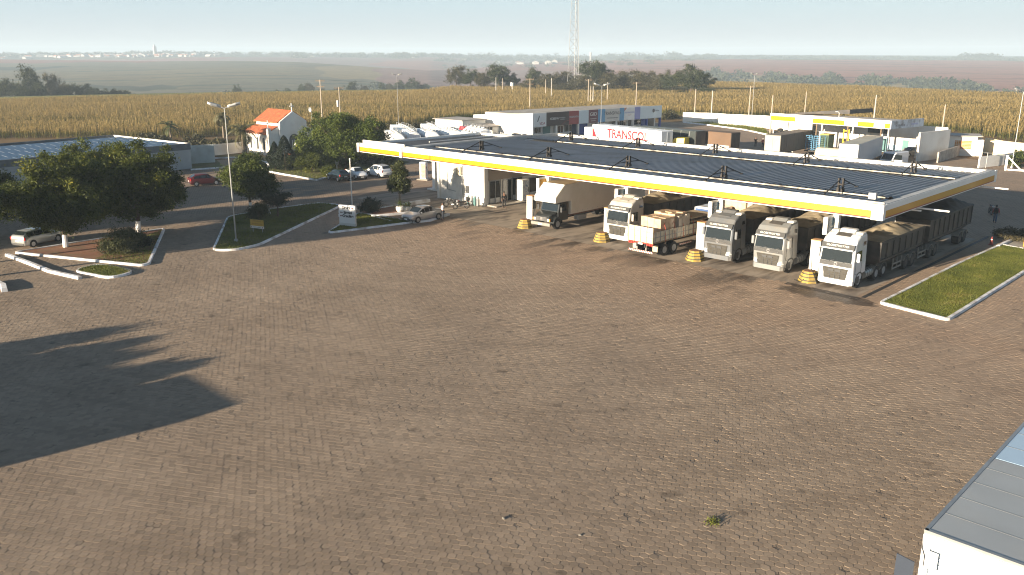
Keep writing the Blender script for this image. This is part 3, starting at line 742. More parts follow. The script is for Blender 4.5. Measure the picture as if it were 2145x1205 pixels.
# dispensers on the islands
for i, u in enumerate(PUMPU):
    where = ('beside the truck nearest the grass strip', 'left of the second white cab from the grass', 'left of the cab next to the box truck', 'beside the dark bonneted truck')[i]
    d = thing('fuel_dispenser', 'tall white fuel dispenser ' + where, 'fuel pump', (u - .45, 60.7, 0), group='dispensers between the truck lanes')
    m = MB(); m.box(0, 0, .18, .75, .62, 2.25); m.build('cabinet', white, d, bevel=.03)
    m = MB(); m.box(0, 0, 0, 1.1, 1.6, .18); m.build('base', conc, d, bevel=.02)
    m = MB(); m.box(0, .02, 2.43, .79, .68, .08); m.build('top', mat('dispenser_top', (.45, .25, .12), .6), d, bevel=.01)
    m = MB(); m.box(.385, 0, 1.2, .02, .45, .9); m.build('display', dgrey, d)
    m = MB(); m.tube([(.40, -.1, 1.9), (.6, -.2, 1.3), (.55, -.3, .5), (.40, -.25, 1.1)], .025, 6); m.build('hose', black, d)
# black and yellow tapered barriers at the island heads
ylb = mat('barrier_yellow', (.36, .245, .045), .75, noise=(3, .15), dirt=((.10, .08, .05), .7, 2.5))
blb = mat('barrier_black_band', (.06, .055, .045), .8)
for i, (u, v, lab) in enumerate(((-54.3, 57.6, 'before the dark bonneted truck'), (-45.25, 57.9, 'beside the dusty cream cab'), (-35.5, 57.6, 'right of the loaded flatbed'), (-25.95, 57.7, 'with hoses over it'), )):
    t = thing('island_barrier', 'low yellow and black banded barrier ' + lab, 'barrier', (u, v, 0), group='barriers at the pump island heads')
    m = MB()
    def oc(r, z): return [(r * math.cos(R(22.5 + 45 * k)), r * math.sin(R(22.5 + 45 * k)), z) for k in range(8)]
    zs = [(z * .76, r * .96) for z, r in ((0, .80), (.20, .79), (.20, .76), (.28, .75), (.28, .73), (.50, .70), (.50, .67), (.58, .66), (.58, .64), (.80, .60), (.80, .57), (.88, .56), (.88, .54), (1.05, .50))]
    m.loft([oc(r, z) for z, r in zs])
    o = m.build('barrier_body', [ylb, blb], t)
    for f in o.data.polygons:
        zc = f.center.z / .76
        if .2 <= zc <= .285 or .5 <= zc <= .585 or .8 <= zc <= .885: f.material_index = 1
    m = MB(); m.loft([oc(.44, .80), oc(.42, .81)]); m.build('fill', soil, t)
    if i == 3:
        m = MB(); m.tube([(.75, -.3, .0), (.45, -.35, .72), (.1, 0, .95), (-.2, .6, 1.6)], .03, 6); m.tube([(-.9, -.4, .03), (-.6, -.55, .03), (-.3, -.75, .03), (-.1, -.66, .25)], .03, 6); m.build('hose', black, t)

# ------------------------------------------------------------------ shop under the canopy
sh = thing('shop_building', 'white station shop with a bright side wall and glazed shaded front under the canopy', 'shop')
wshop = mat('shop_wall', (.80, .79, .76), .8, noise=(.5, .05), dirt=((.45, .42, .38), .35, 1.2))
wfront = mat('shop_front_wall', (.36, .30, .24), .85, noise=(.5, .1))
SU0, SU1, SV0, SV1 = -73.2, -65.6, 63.2, 78
m = MB(); m.box((SU0 + SU1) / 2, (SV0 + SV1) / 2, 0, SU1 - SU0, SV1 - SV0, ZB + .1); m.build('wall', wshop, sh)
m = MB()
m.box(SU1 - .02, SV0 - .02, 0, .5, .5, ZB); m.build('pilaster', white, sh, bevel=.01); m = MB(); m.box(SU0 + .2, SV0 - .06, 0, .35, .3, 4.2); m.build('pilaster', white, sh, bevel=.01); m = MB(); m.box(-68.6, SV0 - .06, 2.9, 1.9, .14, .12)
m.box(-66.9, SV0 - .05, 0, 1.3, .12, 4.4); m.build('pilaster', white, sh, bevel=.01)
m = MB(); m.cyl((-69.0, SV0 - .1, .3), (-69.0, SV0 - .1, 4.6), .06, .06, 6); m.cyl((-71.6, SV0 - .08, 1.2), (-71.6, SV0 - .08, 3.2), .035, .035, 6); m.cyl((-71.6, SV0 - .08, 1.2), (-70.2, SV0 - .08, 1.1), .035, .035, 6)
m.build('pipe', grey, sh)
m = MB(); m.box(-69.4, SV0 - .2, 3.0, .7, .36, .9, 0); m.build('wall_box', mat('cream_box', (.62, .55, .42), .6), sh, bevel=.02)
m = MB(); m.box(-68.3, SV0 - .05, 1.1, .5, .1, .8); m.build('vent', dgrey, sh)
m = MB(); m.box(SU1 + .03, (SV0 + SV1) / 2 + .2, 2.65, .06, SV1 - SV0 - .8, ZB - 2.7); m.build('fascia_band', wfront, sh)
m = MB(); m.box(SU1 + .05, SV0 + 2.6, 3.75, .06, 3.4, 1.1); m.build('window', mat('dark_red_glass', (.05, .012, .01), .1), sh)
for a, b_, nm, z1 in ((63.9, 65.6, 'shop_window', 2.55), (66.0, 67.3, 'door', 2.5), (67.5, 69.0, 'shop_window', 2.55), (70.2, 74.0, 'shop_window', 2.3)):
    m = MB(); m.box(SU1 + .03, (a + b_) / 2, .12 if nm == 'door' else .7, .05, b_ - a, z1 - (.12 if nm == 'door' else .7)); o = m.build(nm, glass, sh)
    m = MB()
    for q in (a, b_, (a + b_) / 2): m.box(SU1 + .06, q, .1, .07, .07, z1 - .05)
    m.box(SU1 + .06, (a + b_) / 2, z1, .07, b_ - a + .1, .09); m.build('frame', grey, o)
m = MB(); m.box(SU1 + .9, (SV0 + SV1) / 2, 0, 1.8, SV1 - SV0, .14); m.build('step', conc, sh)
t = thing('ice_freezer', 'tall white ice freezer printed with blue marks standing at the shop front', 'freezer', (-64.5, 68.0, .14))
m = MB(); m.box(0, 0, .08, 1.0, 1.15, 2.3); m.build('body', white, t, bevel=.03)
m = MB(); m.box(.51, 0, .2, .03, 1.0, 2.05); m.build('door', mat('freezer_door', (.70, .72, .74), .4, dirt=((.1, .2, .4), .8, 5)), t, bevel=.01)
m = MB(); m.box(.54, .42, 1.0, .04, .05, .5); m.build('handle', dgrey, t)
# pumps of the car forecourt
for k, (px, py) in enumerate(((888, 377), )):
    p = g(px, py)
    t = thing('fuel_pump', 'white and orange car fuel pump under the low side canopy', 'fuel pump', (p.x, p.y, 0), R(20))
    m = MB(); m.box(0, 0, .15, .9, .6, 2.2); m.build('cabinet', white, t, bevel=.03)
    m = MB(); m.box(.1, -.31, .3, .62, .03, 1.9); m.build('front_panel', mat('printed_panel', (.28, .25, .22), .5, noise=(6, .8), dirt=((.65, .25, .03), .9, 3)), t)
    m = MB(); m.box(0, 0, 0, 1.6, 1.1, .15); m.build('base', conc, t)
    m = MB(); m.tube([(.47, -.1, 1.8), (.62, -.15, 1.2), (.5, -.2, .6)], .03); m.build('hose', black, t)
t = thing('oil_display', 'red oil display stand in the shade beneath the side canopy', 'display stand', (-79.5, 70.5, 0))
m = MB(); m.box(0, 0, 0, .9, 2.6, 2.6); m.build('panel', mat('red_panel', (.42, .045, .015), .6), t, bevel=.02)
m = MB(); m.box(-.45, 0, 1.0, .06, 2.4, .06); m.box(-.45, 0, 1.7, .06, 2.4, .06); m.build('shelf', grey, t)

# ------------------------------------------------------------------ chapel
ch = thing('chapel', 'small white chapel with an orange tiled roof and a cross on its gable', 'chapel')
tile = bpy.data.materials.new('clay_roof_tiles'); tile.use_nodes = True; MATS['clay_roof_tiles'] = tile
tt = tile.node_tree; pb = tt.nodes['Principled BSDF']; pb.inputs['Roughness'].default_value = .85
co = tt.nodes.new('ShaderNodeTexCoord'); wv = tt.nodes.new('ShaderNodeTexWave'); wv.inputs['Scale'].default_value = 1.3; wv.bands_direction = 'X'; wv.inputs['Distortion'].default_value = .3
tt.links.new(co.outputs['Object'], wv.inputs['Vector']); bb = tt.nodes.new('ShaderNodeBump'); bb.inputs['Distance'].default_value = .06; tt.links.new(wv.outputs[1], bb.inputs['Height']); tt.links.new(bb.outputs[0], pb.inputs['Normal'])
nz = tt.nodes.new('ShaderNodeTexNoise'); nz.inputs['Scale'].default_value = 2.2; nz.inputs['Detail'].default_value = 6; tt.links.new(co.outputs['Object'], nz.inputs['Vector'])
rr = tt.nodes.new('ShaderNodeValToRGB'); rr.color_ramp.elements[0].position = .3; rr.color_ramp.elements[0].color = (.30, .075, .03, 1); rr.color_ramp.elements[1].position = .7; rr.color_ramp.elements[1].color = (.52, .15, .055, 1)
tt.links.new(nz.outputs[0], rr.inputs[0]); tt.links.new(rr.outputs[0], pb.inputs['Base Color'])
cx0, cx1, y0, y1, y2, y3 = -131.0, -123.7, 71.1, 73.3, 78.3, 80.5
EV, RG = 5.3, 6.9
m = MB()
m.box((cx0 + cx1) / 2, (y1 + y2) / 2, 0, cx1 - cx0, y2 - y1, EV)
m.prism([(y1, EV), (y2, EV), ((y1 + y2) / 2, RG)], cx0 + .01, cx1 - .01, 'x')
m.box((cx0 + cx1) / 2 - .2, (y0 + y1) / 2 + .01, 0, cx1 - cx0 - .4, y1 - y0, 3.5); m.box((cx0 + cx1) / 2 - .2, (y2 + y3) / 2 - .01, 0, cx1 - cx0 - .4, y3 - y2, 3.5)
m.prism([(y0, 3.5), (y1, 3.5), (y1, 4.5)], cx0, cx1 - .5, 'x'); m.prism([(y2, 3.5), (y3, 3.5), (y2, 4.5)], cx0, cx1 - .5, 'x')
m.box(cx1 - .1, y0 + .15, 0, .6, .5, 4.4); m.box(cx1 - .1, y3 - .15, 0, .6, .5, 4.4)
m.build('wall', wall_white, ch)
rf = MB(); th = .14; yc = (y1 + y2) / 2
def slab(ya, za, yb, zb, xa, xb):
    rf.prism([(ya, za), (yb, zb), (yb, zb + th), (ya, za + th)], xa, xb, 'x')
sl = (RG - EV) / (yc - y1)
slab(y1 - .35, EV - .35 * sl, yc, RG + .02, cx0 - .3, cx1 - .28); slab(y2 + .35, EV - .35 * sl, yc, RG + .02, cx0 - .3, cx1 - .28)
slab(y0 - .3, 3.38, y1 - .01, 4.53, cx0 - .3, cx1 - .5); slab(y3 + .3, 3.38, y2 + .01, 4.53, cx0 - .3, cx1 - .5)
rf.build('roof', tile, ch)
m = MB(); m.box((cx0 + cx1) / 2, y1 - .05, 4.62, cx1 - cx0, .1, .2); m.build('eave_trim', white, ch)
def cross(x, y, z, s, nm='cross'):
    m = MB(); m.box(x, y, z, .12, .12, 1.25 * s); m.box(x, y, z + .75 * s, .10, .72 * s, .12); return m.build(nm, white, ch)
cross(cx1 - .2, yc, RG, 1.0); cross(cx1 - .2, y0 + .15, 4.4, 1.0)
def arch(x, yv, z0, w, h, nm, mm, face):
    m = MB(); pr = [(-w / 2, 0), (w / 2, 0), (w / 2, h - w / 2)] + [(w / 2 * math.cos(R(a)), h - w / 2 + w / 2 * math.sin(R(a))) for a in range(15, 180, 15)] + [(-w / 2, h - w / 2)]
    if face == 'r': m.prism([(yv + a, z0 + b) for a, b in pr], x, x + .05, 'x')
    else: m.prism([(x + a, z0 + b) for a, b in pr], yv - .05, yv, 'y')
    return m.build(nm, mm, ch)
o = arch(cx1 + .005, yc, .25, 1.9, 3.0, 'doorway', dgrey, 'r')
m = MB(); m.box(cx1 + .09, yc - .45, .3, .06, .06, 2.0); m.box(cx1 + .09, yc - .1, .3, .06, .06, 2.2); m.box(cx1 + .09, yc - .28, 1.4, .06, .4, .06); m.build('gate_leaf', white, o)
for x in (-129.3, -127.2, -125.3):
    o = arch(x, y0 - .001, .9, .5, 1.9, 'window', dgrey, 'f')
    m = MB(); m.cyl((x - .55, y0 - .03, .1), (x - .55, y0 - .03, 2.6), .03, .03, 6); m.build('window_trim', white, o)
m = MB(); m.box(cx1 + .6, yc, 0, 1.2, 3.4, .22); m.build('step', mat('red_step', (.36, .12, .06), .8), ch)

# ------------------------------------------------------------------ boundary walls
def wall(name, label, pts, h, m=None, t=.22, cap=None):
    """a run of masonry wall along ground points; h one height or one per point"""
    b = MB(); hs = h if isinstance(h, (list, tuple)) else [h] * len(pts)
    rings = []
    for i, p in enumerate(pts):
        q = Vector((pts[min(i + 1, len(pts) - 1)][0] - pts[max(i - 1, 0)][0], pts[min(i + 1, len(pts) - 1)][1] - pts[max(i - 1, 0)][1])).normalized()
        n = Vector((-q.y, q.x)) * (t / 2)
        rings.append([(p[0] - n.x, p[1] - n.y, 0), (p[0] + n.x, p[1] + n.y, 0), (p[0] + n.x, p[1] + n.y, hs[i]), (p[0] - n.x, p[1] - n.y, hs[i])])
    b.loft(rings); o = b.build(name, m or wall_white); tag(o, label, 'wall'); return o
wall('boundary_wall', 'low white wall running from the grey sheet fence to the chapel', [g(446, 326), g(480, 323), g(514, 319)], 1.75)
wall('boundary_wall', 'tall white wall bending round the back of the lorry park', [g(1430, 256), g(1480, 258), g(1540, 264), g(1600, 268), g(1660, 278), g(1700, 282)], [2.3, 2.4, 2.6, 2.7, 3.0, 3.0])
wall('boundary_wall', 'cream wall at the right behind the white hut', [g(2060, 322), g(2100, 327), g(2145, 331), g(2200, 338)], [2.6, 2.4, 2.3, 2.2], mat('cream_wall', (.68, .58, .40), .85, noise=(.5, .08)))
wall('low_wall', 'rough low grey wall leading to the hut with an orange brick grille', [g(1963, 341), g(2038, 316)], [1.6, 1.7], mat('rough_render', (.42, .38, .33), .95, noise=(.8, .2), dirt=((.15, .12, .1), .6, 2)))
wall('low_wall', 'blue white low wall beside the gateway at the right edge', [g(2049, 352), g(2100, 346), g(2146, 337), g(2220, 322)], 1.6, white)
gp = g(2106, 357)
t = thing('gateway', 'white gate post with a slanting brace and wire panel at the right edge', 'gate', (gp.x, gp.y, 0), R(10))
m = MB(); m.box(0, 0, 0, .3, .3, 2.1); m.build('post', white, t, bevel=.02)
m = MB(); m.cyl((.1, 0, 1.9), (1.9, .2, .1), .10, .10, 6); m.build('brace', white, t)
m = MB(); m.box(1.8, .2, .0, 3.3, .12, .22); m.build('sill', white, t)
m = MB(); m.cyl((-2.6, 1.2, 0), (-2.6, 1.2, 2.2), .05, .05, 6); m.cyl((-2.6, 1.2, 2.2), (0, 0, 2.05), .03, .03, 6); m.cyl((-4.8, 2.3, 2.2), (-2.6, 1.2, 2.2), .03, .03, 6); m.build('rail', galv, t)

# solar roofed building
sb = thing('solar_building', 'flat roofed long building carrying rows of blue solar panels inside grey parapets', 'building', (-116.8, 42.6, 0), R(6.8))
par = mat('dark_parapet', (.10, .115, .13), .8, noise=(.6, .15), dirt=((.25, .25, .25), .4, 1))
LX, LY = 21.0, 54.0                                    # local: +x faces the road
m = MB(); m.box(-LX / 2, -14, 0, LX, LY - .2, 2.7); m.build('wall', mat('grey_blue_wall', (.36, .38, .39), .85, noise=(.5, .1)), sb)
m = MB(); m.box(-.1, -14, 2.7, .25, LY, .9); m.build('parapet', par, sb); m = MB(); m.box(-LX, -14, 2.7, .25, LY, .9); m.build('parapet', par, sb)
m = MB(); m.box(-LX / 2, 13 - .1, 2.7, LX, .25, .9); m.build('parapet', wall_white, sb); m = MB(); m.box(-LX / 2, -41, 2.7, LX, .25, .9); m.build('parapet', wall_white, sb)
m = MB(); m.box(-LX / 2, -14, 2.7, LX - .4, LY - .4, .1); m.build('roof', mat('dark_roof_sheet', (.10, .105, .11), .8), sb)
m = MB(); m.box(-16.8, -20, 2.81, 6.5, 12, .65); m.build('roof_box', white_old, sb)
pv = bpy.data.materials.new('solar_cells'); pv.use_nodes = True; MATS['solar_cells'] = pv
q = pv.node_tree.nodes['Principled BSDF']; q.inputs['Base Color'].default_value = (.018, .055, .12, 1); q.inputs['Roughness'].default_value = .3; q.inputs['Specular IOR Level'].default_value = .4
for r_ in range(6):
    x = -2.0 - r_ * 2.95
    
    for k in range(25):
        y = 11.5 - k * 2.02
        if x < -12 and -26 < y < -13: continue
        m = MB(); m.box(0, 0, 0, 2.7, 1.9, .05); o = None
        if r_ == 0 and k == 0:
            pan = m.build('solar_panel', pv, sb, bevel=0); f = MB()
            f.box(-1.365, 0, -.01, .03, 1.96, .055); f.box(1.365, 0, -.01, .03, 1.96, .055); f.box(0, -.975, -.01, 2.7, .045, .055); f.box(0, .975, -.01, 2.7, .045, .055)
            f.build('panel_frame', mat('panel_frame', (.60, .61, .63), .6), pan)
            pan.location = (x, y, 3.36); pan.rotation_euler = (0, R(4), 0)
        else:
            c = dup(pan, (x, y, 3.36)); c.rotation_euler = (0, R(4), 0)
sf = thing('sheet_fence', 'tall pale corrugated sheet fence closing the yard beside the solar roofed building', 'fence', (0, 0, 0))
P0, P1 = g(352, 308, 2.7), g(447, 303, 2.7); P0.z = P1.z = 0; d = (P1 - P0); n = 46; rings = []
m = MB(); dn = d.normalized(); nn = Vector((dn.y, -dn.x, 0)); pts = []
for i in range(n * 2 + 1):
    p = P0 + d * (i / (2 * n)) + nn * (.05 if (i % 2) else 0); pts += [(p.x, p.y, 0.02), (p.x, p.y, 2.75)]
m.mesh(pts, [(2 * i, 2 * i + 2, 2 * i + 3, 2 * i + 1) for i in range(2 * n)])
m.build('sheet', mat('pale_sheet_metal', (.52, .56, .55), .6, .1, noise=(.6, .08), dirt=((.3, .3, .28), .4, 1)), sf)
m = MB()
for k in range(5): p = P0 + d * (k / 4) - nn * .1; m.box(p.x, p.y, 0, .1, .1, 2.8)
m.build('post', grey, sf)

# ------------------------------------------------------------------ long office row with company signs
lb = thing('office_row', 'long low office building with a band of coloured company signs along its front', 'building')
fx, fy0, fy1 = -111.0, 119.8, 158.7; rxk = (-108.4 + 111.0) / (158.7 - 119.8)      # slight skew of the facade
def fp(y, off=0): return fx + (y - fy0) * rxk + off
blue = mat('deep_blue_paint', (.02, .06, .30), .6)
m = MB()
def ring(x0, x1, y, z): return [(x0, y, 0), (x1, y, 0), (x1, y, z), (x0, y, z)]
m.loft([ring(fp(fy0) - 13, fp(fy0, -1.6), fy0, 4.6), ring(fp(fy1) - 12, fp(fy1, -1.6), fy1, 4.6)]); m.build('wall', wall_white, lb)
sw = [(fp(fy0) - .05, fy0 - .02), (fp(fy0) - 17.5, fy0 + 1.0)]
m = MB(); m.loft([[(sw[0][0], sw[0][1] + .3, 0), (sw[0][0], sw[0][1], 0), (sw[0][0], sw[0][1], 5.0), (sw[0][0], sw[0][1] + .3, 5.0)], [(sw[1][0], sw[1][1] + .3, 0), (sw[1][0], sw[1][1], 0), (sw[1][0], sw[1][1], 3.9), (sw[1][0], sw[1][1] + .3, 3.9)]]); m.build('side_wall', wall_white, lb)
m = MB(); m.box(-121, 119.85, 0, 12, .1, 1.0, 0, R(-3)); m.build('wall_skirting', mat('grey_skirting', (.33, .34, .35), .8), lb)
m = MB(); m.loft([ring(fp(fy0) - 13.3, fp(fy0, -.1), fy0 + .4, .0), ring(fp(fy1) - 12.3, fp(fy1, -.1), fy1, .0)])
m.v = [(x, y, 4.62 + (.12 if z == 0 and i % 4 in (2, 3) else 0)) for i, (x, y, z) in enumerate(m.v)]; m.build('roof', conc, lb)
# sign band
def panel(a, b, mm, nm='sign_panel'):
    ya, yb = fy0 + (fy1 - fy0) * a, fy0 + (fy1 - fy0) * b; m = MB()
    m.loft([[(fp(ya) - .25, ya, 2.4), (fp(ya), ya, 2.4), (fp(ya), ya, 5.0), (fp(ya) - .25, ya, 5.0)], [(fp(yb) - .25, yb, 2.4), (fp(yb), yb, 2.4), (fp(yb), yb, 5.0), (fp(yb) - .25, yb, 5.0)]])
    return m.build(nm, mm, lb), (ya + yb) / 2
skew = (R(90), 0, R(90) - math.atan(rxk))
ink = mat('dark_brown_sign', (.045, .030, .030), .45); wine = mat('wine_red_sign', (.30, .045, .05), .45); plum = mat('plum_sign', (.12, .03, .05), .45); sky_ = mat('sky_blue_sign', (.10, .32, .55), .45); pale_ = mat('pale_blue_sign', (.60, .70, .74), .5); cream_ = mat('pale_sign', (.62, .60, .55), .5); lilac = mat('lilac_sign', (.25, .27, .55), .5); orng = mat('orange_sign', (.5, .22, .14), .5); dkt = mat('dark_lettering', (.05, .05, .06), .5); wn_ = mat('wine_lettering', (.35, .06, .07), .5)
Y = lambda a: fy0 + (fy1 - fy0) * a
for a, b, mm in ((0, .093, white), (.093, .253, ink), (.253, .325, wine), (.325, .398, pale_), (.398, .470, plum), (.470, .525, sky_), (.525, .640, cream_), (.640, .678, sky_), (.678, .765, white), (.765, .812, lilac), (.812, 1.0, pale_)): panel(a, b, mm)
def sgn(a, z, s, size, mm, sx=1.0, dx=.02): text(s, size, lb, (fp(Y(a), dx), Y(a), z), skew, mm, sx=sx)
sgn(.065, 3.0, 'VDA', .75, wn_); sgn(.150, 3.75, 'XDEEPAV', .62, white); sgn(.205, 3.85, 'TRANSPORTES', .24, white); sgn(.205, 3.55, 'LOGISTICA', .24, white); sgn(.289, 3.85, 'RODOVITA', .5, pale_); sgn(.434, 4.1, 'GID', .95, white, 1.3); sgn(.434, 3.2, 'TRANSPORTES', .28, white); sgn(.434, 2.8, 'LOGISTICA', .26, white)
sgn(.583, 4.05, 'TRANSVALE', .98, dkt); sgn(.583, 3.1, 'TRANSPORTES RODOVIARIOS', .26, dkt); sgn(.722, 3.95, 'RODONOTERRA', .42, lilac); sgn(.722, 3.45, 'transportes', .26, orng); sgn(.955, 3.95, 'Sanmartins', .36, dkt)
m = MB(); m.poly([(fp(Y(.033), .02), Y(.033) - .15, 3.4), (fp(Y(.033), .02), Y(.033) + .1, 3.4), (fp(Y(.04), .02), Y(.04) + .35, 4.5), (fp(Y(.04), .02), Y(.04) + .1, 4.5)])
m.build('sign_stripe', dkt, lb)
m = MB(); m.poly([(fp(Y(.678), .015), Y(.678), 5.0), (fp(Y(.678), .015), Y(.678), 4.2), (fp(Y(.70), .015), Y(.70), 5.0)]); m.build('sign_corner', orng, lb)
m = MB(); m.tube([(fp(Y(.20), .03), Y(.20), 2.45), (fp(Y(.225), .03), Y(.225), 3.1), (fp(Y(.25), .03), Y(.25), 3.25)], .04, 5); m.build('sign_stripe', wine, lb)
m = MB(); m.cyl((fp(Y(.927), .0), Y(.927), 4.0), (fp(Y(.927), .03), Y(.927), 4.0), .42, .42, 14); m.build('sign_emblem', dkt, lb)
# ground floor: piers, doors and windows
for a in (0.006, .165, .325, .475, .62, .755, .875, .992):
    m = MB(); m.box(fp(Y(a), -.2), Y(a), 0, .4, .4, 2.42); m.build('pier', white_old if a < .87 else blue, lb, bevel=.01)
for a, w_, nm, z0, z1, mm in ((.075, 1.6, 'window', 1.1, 2.1, glass), (.14, 2.3, 'panel', .1, 2.3, mat('teal_panel', (.10, .22, .22), .6)), (.20, 1.0, 'door', .05, 2.2, dgrey), (.235, 1.4, 'window', .8, 2.1, mat('dark_red_glass', ())), (.29, 2.0, 'window', .9, 2.2, glass), (.345, 2.2, 'panel', 0.05, 2.3, mat('navy_panel', (.025, .04, .09), .7)), (.395, 2.2, 'panel', .05, 2.3, blue), (.44, 1.8, 'panel', .05, 2.35, blue), (.45, 1.2, 'window', 1.3, 2.1, white), (.53, 2.4, 'panel', .05, 2.35, mat('navy_panel', ())), (.58, 1.6, 'window', 1.2, 2.2, white), (.645, 1.2, 'door', .05, 2.3, dgrey), (.69, 1.2, 'window', .9, 2.2, glass), (.725, 1.2, 'window', .9, 2.2, glass), (.775, .9, 'door', .05, 2.25, dgrey), (.81, 1.5, 'window', 1.1, 2.1, glass), (.85, 1.5, 'window', 1.1, 2.1, glass), (.91, 3.2, 'panel', .05, 2.35, blue), (.965, 2.4, 'panel', .05, 2.35, dgrey)):  # bays filled with plain blue, navy, teal and grey panels
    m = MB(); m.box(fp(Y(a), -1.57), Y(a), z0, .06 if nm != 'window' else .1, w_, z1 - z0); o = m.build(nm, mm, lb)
    if nm == 'window':
        m = MB(); m.box(fp(Y(a), -1.5), Y(a), z0 - .08, .06, w_ + .16, .08); m.box(fp(Y(a), -1.5), Y(a), z1, .06, w_ + .16, .08); m.box(fp(Y(a), -1.5), Y(a), z0, .06, .07, z1 - z0); m.build('frame', white, o)
m = MB(); m.box(fp(Y(.5), .3), Y(.5), 0, 4.0, fy1 - fy0, .12); m.build('walkway', conc, lb)

hb = thing('store_hut', 'low white storeroom with a lean-to porch left of the office row', 'hut')
m = MB(); m.box(-126.5, 115.3, 0, 8, 6.2, 3.4); m.build('wall', wall_white, hb)
m = MB(); m.box(-126.6, 115.2, 3.41, 8.8, 6.6, .12); m.build('roof', mat('fibre_cement', (.36, .33, .30), .9, noise=(1, .2)), hb)
m = MB(); m.mesh([(-122.4, 112.6, 2.55), (-119.6, 112.4, 2.2), (-119.6, 120.6, 2.2), (-122.4, 120.6, 2.55), (-122.4, 112.6, 2.62), (-119.6, 112.4, 2.27), (-119.6, 120.6, 2.27), (-122.4, 120.6, 2.62)], [(3, 2, 1, 0), (4, 5, 6, 7), (0, 1, 5, 4), (1, 2, 6, 5), (2, 3, 7, 6), (3, 0, 4, 7)]); m.build('porch_roof', mat('fibre_cement', ()), hb)
m = MB(); m.box(-122.47, 114, .1, .08, 2.4, 2.1); m.build('door', dgrey, hb)
m = MB()
for y in (112.8, 116.8, 120.3): m.box(-119.8, y, 0, .12, .12, 2.3)
m.build('porch_post', white_old, hb)
m = MB(); m.box(-120.6, 119.0, 0, 1.2, 2.2, 2.1); m.build('booth', white_old, hb)

# ------------------------------------------------------------------ workshop canopy at the back right
wk = thing('workshop_canopy', 'open truck workshop under a white and yellow panelled fascia, white back wall', 'canopy', (-70.4, 135.6, 0), R(-9.2))
LW, LD = 21.6, 13.5
m = MB(); m.box(LW / 2, -.1, 5.0, LW, .22, 1.25); m.build('front_fascia', white_old, wk)
for a, b_, in ((0.15, 5.0), (8.3, 14.0), (16.3, 19.0), (20.8, 21.6)):
    m = MB(); m.box((a + b_) / 2, -.22, 5.1, b_ - a, .03, .72); m.build('yellow_panel', yellow, wk)
m = MB(); m.box(LW + .02, 4.6, 5.0, .22, 9.4, 1.25); m.build('side_fascia', mat('faded_blue_white', (.55, .60, .66), .7, noise=(1, .1), dirt=((.12, .10, .09), .7, 1.4)), wk)
text('Bonfim', .62, wk, (6.6, -.215, 5.5), FRONT, dkt); text('Molas e Freios', .34, wk, (15.15, -.215, 5.4), FRONT, wn_); text('Auto Eletrica', .34, wk, (19.9, -.215, 5.4), FRONT, cream_)
text('ALTERNADOR', .42, wk, (LW + .135, 2.5, 5.45), RIGHT, dkt); text('Suspensao', .48, wk, (LW + .135, 6.6, 5.55), RIGHT, lilac)
m = MB(); m.box(LW / 2, 4.6, 5.7, LW - .3, 9.2, .12); m.build('roof', mat('fibre_cement', ()), wk)
for x in (.5, 4.6, 8.8, 9.8, 14.4, 15.3, 20.0, 21.2):
    m = MB(); m.cyl((x, .3, 0), (x, .3, 5.1), .10, .10, 8); m.build('post', wood if x in (8.8, 14.4, 20.0) else white_old, wk)
for x in (4.6, 9.8, 15.3, 21.2):
    m = MB(); m.cyl((x, 8.9, 0), (x, 8.9, 5.7), .10, .10, 8); m.build('post', white_old, wk)
m = MB(); m.box(LW / 2 + 1, LD, 0, LW + 2, .3, 4.7); m.build('back_wall', wall_white, wk)
m = MB(); m.box(LW / 2 + 4, LD - .17, .0, LW - 6, .05, 1.3); m.build('blue_dado', mat('pale_blue_dado', (.38, .55, .66), .8, noise=(.8, .1)), wk)
m = MB(); m.box(LW + 2.2, LD - 4.4, 0, .3, 9.0, 4.4); m.build('end_wall', wall_white, wk)
m = MB(); m.box(17, LD - .2, .1, 1.0, .1, 2.1); m.box(13.2, LD - .2, .1, 1.0, .1, 2.1); m.build('door', mat('teal_panel', ()), wk)
m = MB(); m.box(11.8, LD - .2, 3.0, 3.4, .12, .9); m.build('roller_shutter', dgrey, wk)
m = MB(); m.mesh([(0, 5, 5.9), (0, 12, 5.9), (9, 16, 6.2), (9, 9, 6.2), (0, 5, 6.0), (0, 12, 6.0), (9, 16, 6.9), (9, 9, 6.9)], [(3, 2, 1, 0), (4, 5, 6, 7), (0, 1, 5, 4), (1, 2, 6, 5), (2, 3, 7, 6), (3, 0, 4, 7)]); m.build('rear_roof', steel_dk, wk)
# little clutter of the workshop
t = thing('scrap_pile', 'pile of dark axles and scrap metal at the foot of the workshop wall', 'scrap', (g(1885, 322).x, g(1885, 322).y, 0))
rs = random.Random(6); m = MB()
for k in range(26):
    a = Vector((rs.uniform(-2.2, 2.2), rs.uniform(-1.2, 1.2), rs.uniform(.1, .5))); b_ = a + Vector((rs.uniform(-1.2, 1.2), rs.uniform(-.8, .8), rs.uniform(-.1, .8))); m.cyl(a, b_, rs.uniform(.05, .16), None, 7)
m.build('scrap_metal', steel_dk, t)
tp = thing('tyre_heap', 'heap of worn black tyres beside the white wall of the lorry park', 'tyres', (g(1500 + 130, 279).x, g(1630, 279).y, 0))
for k in range(7):
    m = MB(); n = 14
    rg = []
    for i in range(n + 1):
        a = 2 * math.pi * i / n; rg.append([((.50 + .14 * math.cos(b_)) * math.cos(a), (.50 + .14 * math.cos(b_)) * math.sin(a), .14 * math.sin(b_)) for b_ in (0, 1.05, 2.1, 3.14, 4.2, 5.24)])
    m.loft(rg, caps=False); o = m.build('tyre', black, tp); o.location = (rs.uniform(-1.4, 1.4), rs.uniform(-.7, .7), .15 + .28 * (k % 3)); o.rotation_euler = (rs.uniform(-.4, .4), rs.uniform(-.4, .4), 0)

